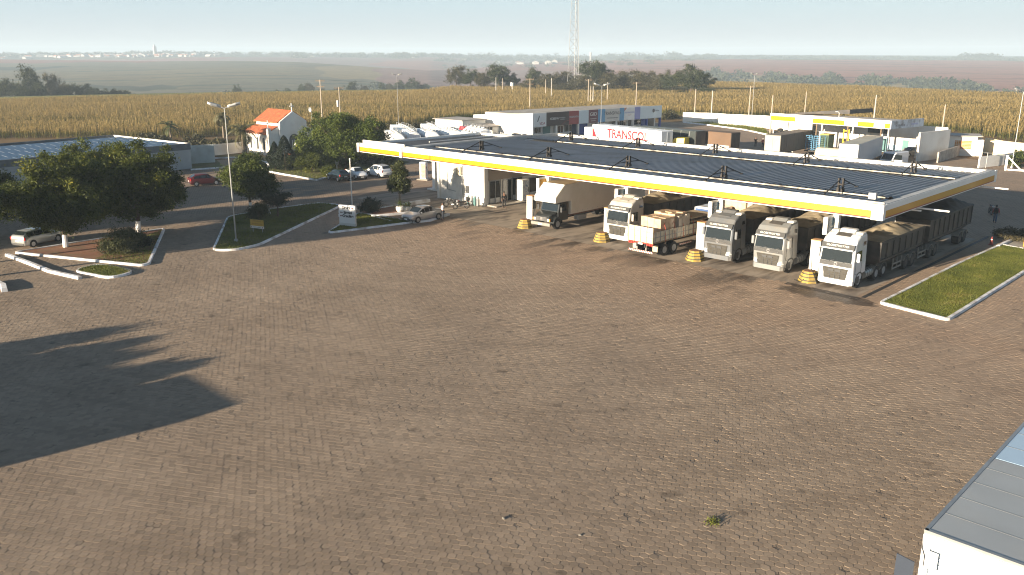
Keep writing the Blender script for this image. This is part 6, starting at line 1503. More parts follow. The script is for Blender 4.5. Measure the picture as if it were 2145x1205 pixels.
def dump_trailer(label, u, v, L_, H=3.15, W_=2.55, rear_axles=(0,), front=True, load=tarp, seed=1, rz=0.0, slopef=.25, legs=True, rise=.35, dolly=False):
    """grain tipper trailer body under a canvas; front end at y=0"""
    t = thing('tipper_trailer', label, 'trailer', (u, v, .008), rz, 'grain tipper trailers'); w = W_ / 2; fl = 1.25
    prof = [(slopef, fl), (0, fl + .5), (0, H), (L_, H), (L_, fl + .4), (L_ - .25, fl)]
    m = MB(); rings = []
    for x, k in ((-w, 1), (-w * .8, 0), (w * .8, 0), (w, 1)): rings.append([(x, y, z if not (k and z < fl + .1) else fl + .35) for y, z in prof])
    m.loft(rings); m.build('body', steel_dk, t)
    m = MB(); nr = max(3, int(L_ / 1.15))
    for sg in (-1, 1):
        for i in range(nr + 1): m.box(sg * (w + .035), .05 + (L_ - .1) * i / nr, fl + .38, .08, .09, H - fl - .40)
        m.box(sg * (w + .04), L_ / 2, H - .12, .12, L_ + .06, .12); m.box(sg * (w + .04), L_ / 2, fl + .3, .10, L_, .10)
    m.build('side_rib', steel_dk, t)
    # canvas: heaped, creased and lashed down
    rng = np.random.default_rng(seed); nx, ny = 13, int(L_ / .22); P = []; ph = rng.uniform(0, 6, 6)
    xs = np.linspace(-w - .02, w + .02, nx); ys = np.linspace(.0, L_, ny)
    for y in ys:
        for x in xs:
            e = 1 - abs(x / w) ** 2.2; q = min(1, (y + .05) / .9, (L_ - y + .05) / .9)
            cr = .10 * math.sin(5.2 * y + 2.2 * math.sin(3 * x + ph[0]) + ph[1]) * math.sin(2.1 * x + ph[2]) + .07 * math.sin(9 * y - 6 * x + ph[3]) * math.sin(1.3 * y + ph[4])
            P.append((x, y, H + .03 + max(0, e) * q * (rise + .18 * math.sin(1.1 * y + ph[5]) + cr)))
    Fs = [(j * nx + i, j * nx + i + 1, (j + 1) * nx + i + 1, (j + 1) * nx + i) for j in range(ny - 1) for i in range(nx - 1)]
    m = MB(); m.mesh(P, Fs); m.build('canvas_cover', load, t, smooth=True)
    m = MB()
    for sg in (-1, 1): m.mesh([(sg * (w + .025), 0, H + .04), (sg * (w + .025), L_, H + .04), (sg * (w + .085), L_, H - .14), (sg * (w + .085), 0, H - .14)], [(0, 1, 2, 3)])
    m.build('canvas_edge', tarp_dk, t)
    m = MB(); m.box(-.4, L_ / 2, .85, .12, L_ - .4, .34); m.box(.4, L_ / 2, .85, .12, L_ - .4, .34); m.build('chassis', black, t)
    for y in rear_axles:
        for sg in (-1, 1): wheel(t, sg * .98, y, .52, .56, sg, rimm=steel_dk, rimr=.55)
        for sg in (-1, 1):
            m = MB(); m.loft([[(x, y + q * math.cos(R(a)), .54 + q * math.sin(R(a))) for x, q in ((sg * .66, .64), (sg * 1.29, .64), (sg * 1.29, .60), (sg * .66, .60))] for a in range(5, 176, 19)]); m.build('mudguard', mudm, t)
    if rear_axles and legs:
        y0 = rear_axles[0] - 2.6
        for sg in (-1, 1):
            m = MB(); m.box(sg * 1.2, y0 + .8, .45, .06, 1.7, .12); m.box(sg * 1.2, y0 + .8, .8, .06, 1.7, .12)
            for k in (0, .85, 1.65): m.box(sg * 1.2, y0 + k, .42, .07, .07, .9)
            m.build('side_guard', mudm, t)
    m = MB(); m.box(0, L_ + .06, .62, 2.4, .08, .16); m.build('rear_bumper', steel_dk, t)
    for sg in (-1, 1): m = MB(); m.box(sg * 1.0, L_ + .11, .66, .3, .03, .09); m.build('tail_light', redlamp, t)
    return t

LANE = R(0)
hatchdk = mat('dark_roof_hatch', (.09, .085, .08), .5)
T5 = tractor('white cab-over tractor with a dark roof hatch at the lane beside the grass strip', -23.85, 57.0, twhite, hatchdk)
dump_trailer('front tipper trailer behind the white tractor beside the grass strip', -23.5, 60.6, 8.6, 2.95, rear_axles=(5.6, 6.9), seed=3, rise=.30)
dump_trailer('rear tipper trailer with a dark canvas reaching out past the right edge of the canopy', -23.45, 70.2, 10.6, 3.25, rear_axles=(1.0, 2.2, 8.3, 9.5), load=tarp_dk, seed=9, rise=.42)
T4 = tractor('dusty silver cab-over tractor with a dark roof hatch, second from the grass strip', -29.3, 57.6, tsilver if 0 else mat('truck_sand_paint', (.26, .27, .275), .38, .3, coat=.4, noise=(.7, .04), dirt=((.38, .31, .22), .35, 1.4)), hatchdk)
dump_trailer('canvas covered tipper trailer behind the second tractor from the grass strip', -29.2, 61.0, 13.4, 3.15, rear_axles=(9.5, 10.8, 12.1), seed=5, rise=.42)
T3 = tractor('silver grey cab-over tractor with plain roof right of the loaded flatbed', -33.75, 57.8, tsilver)
dump_trailer('canvas covered tipper trailer right of the loaded flatbed', -33.9, 61.2, 13.4, 3.15, rear_axles=(9.5, 10.8, 12.1), seed=6, rise=.42)
T2 = tractor('dusty cream cab-over tractor between the long box truck and the loaded flatbed', -43.9, 58.2, tcream, None)
dump_trailer('canvas covered tipper trailer left of the loaded flatbed', -43.8, 61.7, 13.4, 3.1, rear_axles=(9.5, 10.8, 12.1), seed=7, rise=.40)

# long box truck with an over-cab nose
bt = thing('box_truck', 'long cream box truck with a slanted over-cab nose and a dark bonneted cab', 'truck', (-52.55, 58.05, .008), R(1.5))
boxm = mat('cream_aluminium_box', (.78, .73, .65), .55, .15, noise=(.3, .08), dirt=((.55, .47, .36), .4, .35))
m = MB(); w = 1.3
m.prism([(2.75, 1.2), (15.2, 1.2), (15.2, 4.15), (1.75, 4.15), (.45, 3.05), (.45, 2.55), (2.75, 2.55)], -w, w, 'x'); m.build('cargo_box', boxm, bt, bevel=.02)
m = MB(); m.poly([(-w + .04, 1.735, 4.148), (w - .04, 1.735, 4.148), (w - .04, .455, 3.07), (-w + .04, .455, 3.07)]); m.v = [(x, y - .015, z + .015) for x, y, z in m.v]; m.poly([(-w + .02, .43, 2.56), (w - .02, .43, 2.56), (w - .02, .43, 3.05), (-w + .02, .43, 3.05)]); m.build('nose_panel', twhite, bt)
m = MB(); m.poly([(-w + .02, 1.8, 4.165), (w - .02, 1.8, 4.165), (w - .02, 15.1, 4.165), (-w + .02, 15.1, 4.165)]); m.build('box_roof', mat('rusty_box_roof', (.30, .22, .12), .85, noise=(.5, .3), dirt=((.12, .08, .04), .7, .8)), bt)
m = MB()
for k in range(16): m.cyl((w + .012, 2.9 + k * .8, 1.42), (w + .03, 2.9 + k * .8, 1.42), .035, .035, 6)
m.build('marker_lamp', lamp_clear, bt)
m = MB(); m.box(w + .01, 2.75, 1.15, .03, .9, .1); m.box(w + .01, 8.9, 1.12, .03, 12.5, .12); m.build('sill_rail', mat('rusty_rail', (.20, .10, .06), .8), bt)
dcab = mat('dark_grey_cab_paint', (.030, .034, .036), .35, .2, coat=.5, noise=(1, .1))
m = MB(); m.prism([(1.05, .75), (2.55, .75), (2.6, 2.45), (1.55, 2.5), (1.28, 2.35), (1.08, 1.62)], -1.12, 1.12, 'x'); m.build('cab', dcab, bt, bevel=.04)
m = MB(); m.loft([[(-.86, .02, .80), (-.86, .02, 1.25), (.86, .02, 1.25), (.86, .02, .80)], [(-.95, .35, .75), (-.92, .35, 1.45), (.92, .35, 1.45), (.95, .35, .75)], [(-1.05, 1.12, .75), (-1.02, 1.12, 1.62), (1.02, 1.12, 1.62), (1.05, 1.12, .75)]]); m.build('bonnet', dcab, bt, bevel=.04)
m = MB(); m.box(0, -.02, .82, 1.3, .06, .42); o = m.build('grille', trim, bt); m = MB(); m.cyl((0, -.04, 1.05), (0, -.075, 1.05), .15, .15, 16); m.build('badge', chrome, o)
m = MB()
for k in range(4): m.box(0, -.055, .86 + k * .1, 1.3, .02, .03)
m.build('grille_bar', chrome, o)
m = MB(); m.box(0, -.12, .42, 2.35, .22, .30); m.build('bumper', mat('grey_bumper', (.22, .21, .19), .6), bt, bevel=.03); m = MB(); m.box(0, -.245, .48, .5, .02, .16); m.build('number_plate', plate, bt)
for sg in (-1, 1):
    m = MB(); m.box(sg * .82, -.03, .84, .26, .1, .26); o = m.build('headlight', lamp_clear, bt, bevel=.02); m = MB(); m.box(sg * 1.0, -.02, .84, .10, .12, .24); m.build('indicator', amber, o)
    m = MB(); m.loft([[(sg * .78, .75 + q * math.cos(R(a)), .54 + q * math.sin(R(a))) for a in range(0, 181, 20)] + [(sg * .78, .75 + .5 * math.cos(R(a)), .54 + .5 * math.sin(R(a))) for a in range(180, -1, -20)] if 0 else [(x, .95 + q * math.cos(R(a)), .54 + q * math.sin(R(a))) for x, q in ((sg * .70, .70), (sg * 1.2, .66), (sg * 1.2, .60), (sg * .70, .62))] for a in range(-5, 186, 19)]); m.build('wing', dcab, bt)
    m = MB(); m.poly([(sg * 1.13, 1.45, 1.66), (sg * 1.13, 2.25, 1.66), (sg * 1.13, 2.25, 2.25), (sg * 1.13, 1.55, 2.3)]); m.build('side_window', glass, bt)
    m = MB(); m.box(sg * 1.42, 1.15, 1.62, .22, .1, .5); o = m.build('mirror', dgrey, bt, bevel=.03); m = MB(); m.tube([(sg * 1.12, 1.4, 2.1), (sg * 1.42, 1.15, 2.1)], .02, 5); m.build('mirror_arm', dgrey, o)
m = MB(); m.poly([(-.98, 1.065, 1.66), (.98, 1.065, 1.66), (.92, 1.255, 2.33), (-.92, 1.255, 2.33)]); m.build('windscreen', glass_w, bt)
m = MB(); m.box(-.4, 7.5, .75, .12, 14, .3); m.box(.4, 7.5, .75, .12, 14, .3); m.build('chassis', black, bt)
twin_wheels(bt, 1.02, (.95,), dual=False); twin_wheels(bt, .98, (9.6, 10.9, 12.2))
m = MB(); m.box(.98, 4.6, .5, .5, 1.4, .5); m.build('fuel_tank', grey, bt, bevel=.05)

# flatbed with stake sides, backed into the lane: its tail faces the open yard
fb = thing('stake_truck', 'white stake sided flatbed truck with its tail to the open yard', 'truck', (-39.35, 55.5, .008), R(-1.5))
bl = 9.2; plankw = mat('stake_white', (.70, .64, .52), .75, noise=(1.4, .08), dirt=((.45, .32, .18), .5, 2.5)); floorw = mat('flatbed_planks', (.26, .19, .12), .9, noise=(4, .25))
m = MB(); m.box(0, bl / 2, 1.2, 2.5, bl, .14); m.build('bed_floor', floorw, fb)
m = MB(); m.box(0, -.03, 1.25, 2.5, .07, 1.25); tg = m.build('tailgate', plankw, fb, bevel=.01)
m = MB()
for x in (-1.22, -.62, 0, .62, 1.22): m.box(x, -.085, 1.22, .06, .05, 1.3)
for z in (1.65, 2.1): m.box(0, -.08, z, 2.46, .03, .05)
m.build('tailgate_stake', mat('stake_frame', (.46, .38, .20), .7), tg)
for sg in (-1, 1):
    for k in range(4):
        m = MB(); m.box(sg * 1.22, .05 + (k + .5) * bl / 4, 1.3, .06, bl / 4 - .06, .82); sp_ = m.build('side_board', plankw, fb)
        m = MB()
        for q in (.1, .37, .63, .9): m.box(sg * 1.262, .05 + (k + q) * bl / 4, 1.25, .04, .06, .9)
        m.box(sg * 1.262, .05 + (k + .5) * bl / 4, 1.68, .03, bl / 4 - .1, .05); m.build('board_stake', galv, sp_)
m = MB(); m.box(0, .05, 1.12, 2.46, .12, .1); m.box(-.92, -.06, 1.02, .6, .05, .16); m.box(.92, -.06, 1.02, .6, .05, .16); m.build('red_rail', mat('red_rail_paint', (.45, .03, .02), .5), fb)
for x in (-1.05, -.8, .8, 1.05): m = MB(); m.cyl((x, -.09, 1.1), (x, -.12, 1.1), .06, .06, 8); m.build('tail_light', redlamp, fb)
m = MB(); m.box(0, -.08, 1.03, .46, .02, .15); m.build('number_plate', plate, fb)
m = MB(); m.box(-.45, .15, .42, .12, .1, .75); m.box(.45, .15, .42, .12, .1, .75); m.build('bumper_bracket', mudm, fb)
bp = bpy.data.materials.new('striped_bumper_paint'); bp.use_nodes = True; MATS['striped_bumper_paint'] = bp; t_ = bp.node_tree; pbb = t_.nodes['Principled BSDF']
co = t_.nodes.new('ShaderNodeTexCoord'); wv = t_.nodes.new('ShaderNodeTexWave'); wv.inputs['Scale'].default_value = 2.6; wv.bands_direction = 'DIAGONAL'; t_.links.new(co.outputs['Object'], wv.inputs[0]); rr = t_.nodes.new('ShaderNodeValToRGB'); rr.color_ramp.interpolation = 'CONSTANT'; rr.color_ramp.elements[0].color = (.35, .06, .04, 1); rr.color_ramp.elements[1].position = .5; rr.color_ramp.elements[1].color = (.7, .66, .6, 1); t_.links.new(wv.outputs[1], rr.inputs[0]); t_.links.new(rr.outputs[0], pbb.inputs['Base Color'])
m = MB(); m.box(0, .02, .38, 2.4, .1, .16); m.build('rear_bumper', bp, fb, bevel=.01)
m = MB(); m.box(-.4, 6, .8, .14, 12, .32); m.box(.4, 6, .8, .14, 12, .32); m.build('chassis', black, fb)
for sg in (-1, 1):
    m = MB(); m.box(sg * 1.0, .62, .45, .5, .06, .55); m.build('mud_flap', mat('pale_mud_flap', (.42, .38, .28), .8), fb)
    m = MB(); m.box(sg * 1.18, 4.6, .55, .05, 1.8, .12); m.build('side_guard', bp, fb)
twin_wheels(fb, .98, (1.55, 2.85)); twin_wheels(fb, 1.02, (10.6,), dual=False)
m = MB(); m.box(0, 10.55, .75, 2.4, 2.2, 2.1); m.build('cab', twhite, fb, bevel=.08)
m = MB(); m.box(0, 9.42, 1.3, 2.5, .1, 1.5); m.build('headboard', twhite, fb, bevel=.02); m = MB(); m.box(0, 9.3, 1.4, 2.2, .08, 1.3); m.build('load_backing', mat('blue_sheet', (.03, .08, .22), .6), fb)
m = MB(); m.box(0, 11.66, 1.7, 2.1, .04, .85); m.build('windscreen', glass_w, fb)
wrap = mat('wrapped_cartons', (.56, .40, .26), .5, noise=(1.2, .18), dirt=((.38, .25, .16), .7, 2.0), coat=.35); wrap2 = mat('grey_wrapped_cartons', (.36, .31, .26), .5, noise=(1.5, .2), coat=.3)
def cartons(label, x, y, z, sx, sy, sz, mm, band=False):
    t = thing('wrapped_pallet', label, 'cargo', tuple(fb.matrix_basis @ Vector((x, y, z))), R(-1.5)); m = MB(); r = random.Random(int(x * 50 + y * 9))
    nx, ny = max(1, round(sx / .62)), max(1, round(sy / .62))
    for i in range(nx):
        for j in range(ny): m.box(-sx / 2 + (i + .5) * sx / nx, -sy / 2 + (j + .5) * sy / ny, .02, sx / nx - .012, sy / ny - .012, sz - r.uniform(0, .09))
    m.build('cartons', mm, t, bevel=.015)
    if band:
        m = MB(); m.box(0, 0, .02, sx + .03, sy + .03, .34); m.build('wrap_band', wrap2, t)
    return t
cartons('tall stack of wrapped tan cartons at the tail of the flatbed', .05, 2.1, 1.34, 2.0, 1.9, 1.75, wrap, True)
cartons('stack of wrapped tan cartons in the middle of the flatbed', -.1, 4.05, 1.34, 2.1, 1.7, 1.85, wrap)
cartons('greyish stack of wrapped cartons behind the tan ones on the flatbed', .75, 4.3, 1.34, .85, 1.6, 1.7, wrap2)
pk_ = thing('plank_stack', 'stack of dark planks with pale edges at the front of the flatbed', 'timber', tuple(fb.matrix_basis @ Vector((.1, 7.0, 1.34))), R(-1.5))
for k in range(9):
    m = MB(); m.box(0, random.uniform(-.06, .06), k * .15, 2.05, 3.4, .10); m.build('plank', mat('dark_plank', (.09, .075, .06), .85) if k % 2 else mat('pale_plank', (.42, .34, .24), .85), pk_)
m = MB()
for y in (1.6, 2.9, 4.1, 5.6, 7.2):
    for sg in (-1, 1): m.tube([(sg * 1.3, y, 1.22), (sg * 1.22, y, 2.2), (sg * .9, y + .1, 3.05 if y < 5 else 2.7)], .022, 5)
m.build('lashing_strap', mat('red_strap', (.50, .07, .03), .7), fb)
# a second stacked load far in under the canopy
st2 = thing('carton_stack', 'high stack of wrapped cartons standing under the canopy behind the flatbed', 'cargo', (-37.9, 68.2, .008))
for i, (x, y, sx, sy, h) in enumerate(((0, 0, 2.3, 1.5, 3.6), (1.6, .6, 1.2, 2.2, 3.5))):
    m = MB(); m.box(x, y, 0, sx, sy, h); m.build('cartons', wrap if i == 0 else wrap2, st2, bevel=.03)
# fork lift mast and drums by the inner dispensers
fk = thing('fork_lift', 'forklift with a raised mast parked under the canopy behind the cream tractor', 'forklift', (-46.6, 67.5, .008), R(15))
m = MB()
for x in (-.42, .42): m.box(x, 0, .1, .14, .16, 3.4)
for z in (.5, 1.8, 3.3): m.box(0, 0, z, .9, .12, .14)
m.build('mast', mat('forklift_mast', (.42, .36, .26), .6), fk); m = MB(); m.box(0, 1.1, .3, 1.1, 1.7, .9); m.build('body', amber, fk, bevel=.05); m = MB()
for x in (-.5, .5):
    for y in (.5, 1.7): m.box(x, y, 1.2, .07, .07, 1.1)
m.box(0, 1.1, 2.3, 1.1, 1.4, .06); m.build('overhead_guard', dgrey, fk)
for y in (.4, 1.7): 
    for sg in (-1, 1): wheel(fk, sg * .55, y, .3, .2, sg)

# ------------------------------------------------------------------ trucks in the lorry park behind
def box_trailer(label, loc, rz, L_, H, side_m, top_m, end_m, W_=2.6, name='semi_trailer', fl=1.15, wheels=True, ribs=0, cat='trailer'):
    """closed body from y=0 (near end) to y=L"""
    t = thing(name, label, cat, tuple(loc), rz); w = W_ / 2
    m = MB(); m.box(0, L_ / 2, fl, W_, L_, H - fl); m.build('body', side_m, t, bevel=.03)
    m = MB(); m.box(0, L_ / 2, H - .015, W_ - .06, L_ - .06, .03); m.build('roof', top_m, t)
    m = MB(); m.box(0, -.02, fl + .05, W_ - .1, .04, H - fl - .12); m.box(0, -.05, fl + .1, .05, .04, H - fl - .3); m.build('rear_door', end_m, t)
    if ribs:
        for sg in (-1, 1):
            m = MB()
            for k in range(ribs): m.box(sg * (w + .012), (k + .5) * L_ / ribs, fl + .05, .03, .06, H - fl - .1)
            m.build('side_rib', side_m, t)
    m = MB(); m.box(0, .05, fl - .2, W_, .1, .18); m.build('rear_bumper', dgrey, t)
    for sg in (-1, 1): m = MB(); m.box(sg * (w - .3), -.03, fl - .17, .4, .06, .12); m.build('tail_light', redlamp, t)
    m = MB(); m.box(-.4, L_ / 2, fl - .32, .12, L_ - .6, .3); m.box(.4, L_ / 2, fl - .32, .12, L_ - .6, .3); m.build('chassis', black, t)
    if wheels: twin_wheels(t, .98, (1.8, 3.05, 4.3))
    return t
twhite2 = mat('clean_white_trailer', (.80, .80, .79), .4)
redp = mat('trailer_red_print', (.52, .02, .03), .4)
ts = box_trailer('long white semi trailer with slanted red capital lettering along its sunlit side', (-77.8, 115.7, .005), R(79), 17.0, 4.0, twhite2, twhite2, mat('pale_blue_panel', (.50, .55, .60), .6))
text('TRANSCOL', 2.0, ts, (-1.312, 8.0, 2.75), (R(90), 0, R(-90)), redp, bold=.05, extrude=.006, sx=.98)
m = MB(); m.poly([(-1.31, 16.9, 3.7), (-1.31, 16.9, 1.6), (-1.31, 15.6, 1.6)]); m.build('red_panel', redp, ts)
m = MB(); m.poly([(-1.312, 16.5, 3.9), (-1.312, 14.2, 2.4), (-1.312, 12.6, 2.4), (-1.312, 15.6, 3.9)]); m.build('grey_panel', mat('grey_print', (.45, .46, .44), .5), ts)
m = MB(); m.box(0, 18.4, .8, 2.4, 2.0, 2.6); o = m.build('tractor_cab', twhite2, ts, bevel=.1)
# things on the roof edge line: white pickup tops peeping over the parapet
dt = box_trailer('dark green canvas trailer with pale straps behind the yellow bonneted truck', (-75.4, 121.8, .005), R(84), 13.5, 3.75, mat('dark_green_canvas', (.022, .030, .030), .7, noise=(.5, .2)), mat('grey_green_canvas_top', (.12, .14, .14), .8, noise=(.4, .2)), tarp_dk)
m = MB()
for k in range(7): m.tube([(-1.31, 1.2 + k * 1.8, 3.75), (-1.32, 1.3 + k * 1.8, 2.9)], .035, 5)
m.box(-1.32, 6.7, 1.15, .05, 13.0, .35); m.build('strap', grey, dt)
bt2 = box_trailer('brown topped canvas trailer whose end shows dark against the paving', (-70.6, 124.6, .005), R(86), 12.0, 3.6, mat('brown_trailer_canvas', (.13, .08, .05), .8, noise=(.4, .15)), mat('brown_trailer_canvas'), tarp_dk)
m = MB(); m.box(-1.32, 6.0, 1.15, .05, 11.5, .4); m.build('side_board', white_old, bt2)
yt = thing('yellow_truck', 'bright yellow bonneted truck cab in front of the dark green canvas trailer', 'truck', (-77.2, 118.9, .005), R(100)); ym = mat('yellow_truck_paint', (.66, .50, .02), .35, coat=.5)
m = MB(); m.loft([[(-.9, 3.0, .8), (-.85, 3.0, 1.5), (.85, 3.0, 1.5), (.9, 3.0, .8)], [(-1.0, 1.8, .7), (-.95, 1.8, 1.75), (.95, 1.8, 1.75), (1.0, 1.8, .7)], [(-1.15, 1.2, .7), (-1.05, 1.2, 1.9), (1.05, 1.2, 1.9), (1.15, 1.2, .7)], [(-1.15, .8, .7), (-.95, .8, 2.75), (.95, .8, 2.75), (1.15, .8, .7)], [(-1.15, -1.0, .7), (-1.0, -1.0, 2.85), (1.0, -1.0, 2.85), (1.15, -1.0, .7)]]); m.build('cab', ym, yt, bevel=.05)
m = MB(); m.poly([(-.9, 1.16, 1.98), (.9, 1.16, 1.98), (.85, .86, 2.62), (-.85, .86, 2.62)]); m.v = [(x, y + .06, z) for x, y, z in m.v]; m.build('windscreen', glass_w, yt)
m = MB(); m.box(0, 3.05, .5, 2.2, .2, .3); m.build('bumper', dgrey, yt); twin_wheels(yt, 1.0, (2.2,), dual=False); twin_wheels(yt, 1.0, (-2.2,))
m = MB(); m.box(0, -2.2, .7, 1.0, 3.0, .3); m.build('chassis', black, yt)
tt = box_trailer('grey canvas covered semi trailer with red tail lamps, rear towards the canopy', (-63.1, 122.7, .005), R(3), 12.5, 3.85, mat('grey_canvas_side', (.13, .12, .105), .8, noise=(.4, .15)), mat('grey_brown_canvas_top', (.15, .125, .10), .85, noise=(.4, .2)), mat('grey_rear_canvas', (.34, .32, .30), .75, noise=(.5, .1)), ribs=14)
m = MB(); m.box(0, -.06, .98, 2.5, .05, .28); m.build('red_rail', mat('red_rail_paint', ()), tt)
m = MB(); m.box(0, 14.2, .8, 2.4, 2.0, 2.7); m.build('tractor_cab', mat('grey_bumper', ()), tt, bevel=.1)
ct = box_trailer('white box trailer with a grey roof and bright rear doors beside the workshop', (-48.3, 115.9, .005), R(9.5), 15.2, 4.0, mat('grey_white_panel_side', (.52, .53, .55), .6, noise=(.3, .06)), mat('dusty_trailer_roof', (.34, .33, .28), .8, noise=(.2, .12)), twhite2, ribs=24)
# white rounded tank body behind the container
tk = thing('cream_tank_truck', 'cream rounded tank truck standing left of the white box trailer', 'truck', (-52.9, 121.6, .005), R(100))
m = MB(); m.loft([[(1.1 * math.cos(R(a)) * k, y, 1.75 + .95 * math.sin(R(a)) * k) for a in range(0, 360, 24)] for y, k in ((-2.4, .8), (-2.2, 1), (2.2, 1), (2.4, .8))]); m.build('tank', mat('cream_tank', (.66, .58, .42), .5), tk, smooth=True)
m = MB(); m.box(0, 0, .6, 1.0, 5.0, .3); m.build('chassis', black, tk); twin_wheels(tk, .95, (-1.5, 1.4))
# blue metal racks on a low trailer
rk = thing('rack_trailer', 'trailer carrying two blue metal rack frames and a green box', 'trailer', (g(1708, 318).x, g(1708, 318).y - 9, .005), R(-10)); bm_ = mat('blue_rack_paint', (.10, .26, .42), .5); p_ = g(1705, 290, 3.0); rk.location = (p_.x, p_.y, .005)
m = MB(); m.box(0, 2.0, .9, 2.5, 5.0, .2); m.build('deck', steel_dk, rk); twin_wheels(rk, .95, (1.0, 3.2))
for dx in (-.85, .6):
    m = MB()
    for x in (-.6, 0, .6): m.box(dx + x * .95, 0, 1.1, .08, .08, 2.3)
    for k in range(8): m.box(dx, 0, 1.2 + k * .3, 1.2, .06, .06)
    for x in (-.6, .6): m.box(dx + x * .95, 1.3, 1.1, .08, .08, 2.3); m.cyl((dx + x * .95, 0, 3.35), (dx + x * .95, 1.3, 3.35), .04, .04, 5)
    m.build('rack_frame', bm_, rk)
m = MB(); m.box(.6, 2.6, 1.1, 1.6, 1.6, 2.4); m.build('green_box', mat('green_machine', (.06, .10, .07), .7), rk, bevel=.04); m = MB(); m.box(.6, 2.6, 3.5, 1.8, 1.8, .12); m.build('box_lid', mat('ochre_lid', (.45, .32, .08), .7), rk)
# yellow fork lift behind it
fl2 = thing('fork_lift', 'yellow forklift mast beside the blue racks before the workshop', 'forklift', (p_.x + 3.2, p_.y + 4.5, .005), R(20))
m = MB()
for x in (-.4, .4): m.box(x, 0, .1, .18, .16, 4.2)
for z in (.6, 2.2, 4.0): m.box(0, 0, z, .9, .14, .16)
m.build('mast', ym, fl2); m = MB(); m.box(0, 1.2, .3, 1.2, 1.8, 1.2); m.build('body', ym, fl2, bevel=.05)
for y in (.5, 1.8):
    for sg in (-1, 1): wheel(fl2, sg * .6, y, .34, .22, sg)
# white delivery van and a second car by the workshop
vn = thing('delivery_van', 'white delivery van with its door open at the rear of the canopy', 'van', (-46.3, 127.0, .005), R(170))
m = MB(); prof = [(2.5, .4), (2.5, .95), (1.75, 1.15), (1.05, 2.1), (.8, 2.25), (-2.4, 2.25), (-2.5, 2.1), (-2.5, .4)]
m.loft([[(x, y, z - (.06 if abs(x) > .9 and z > 2 else 0)) for y, z in prof] for x in (-.95, -.88, .88, .95)]); m.build('body', cwhite, vn, bevel=.04)
m = MB(); m.poly([(-.8, 1.72, 1.24), (.8, 1.72, 1.24), (.76, 1.13, 2.04), (-.76, 1.13, 2.04)]); m.v = [(x, y + .03, z + .02) for x, y, z in m.v]; m.build('windscreen', glass_w, vn)
for sg in (-1, 1):
    m = MB(); m.poly([(sg * .958, .3, 1.25), (sg * .958, 1.5, 1.25), (sg * .958, 1.05, 1.95), (sg * .958, .3, 1.95)]); m.build('side_window', glass, vn)
    m = MB(); m.box(sg * .75, 2.48, .78, .3, .08, .2); m.build('headlight', lamp_clear, vn)
m = MB(); m.box(0, 2.5, .42, 1.8, .12, .22); m.build('bumper', dgrey, vn)
m = MB(); m.box(0, 0, .5, .06, 1.1, .75, 0); m.box(0, 0, 1.25, .05, .95, .7, 1); o = m.build('door', [cwhite, glass], vn); o.location = (-1.38, 1.0, 0); o.rotation_euler = (0, 0, R(-62))
for y in (-1.6, 1.6):
    for sg in (-1, 1): wheel(vn, sg * .86, y, .34, .2, sg)
p_ = g(1912, 314, 1.0); car('sedan', 'grey dusty saloon behind the white delivery van at the workshop', (p_.x, p_.y, .005), R(150), mat('dusty_grey_paint', (.30, .28, .25), .5, .3))
p_ = g(1836, 326, .6); t = thing('motorcycle_parts', 'dark engine parts lying at the side of the white box trailer', 'engine parts', (p_.x, p_.y, .005)); m = MB(); rq = random.Random(3)
for k in range(9): m.cyl((rq.uniform(-1, 1), rq.uniform(-.7, .7), .15), (rq.uniform(-1, 1), rq.uniform(-.7, .7), rq.uniform(.3, 1.0)), .14, .12, 8)
m.build('engine', steel_dk, t)

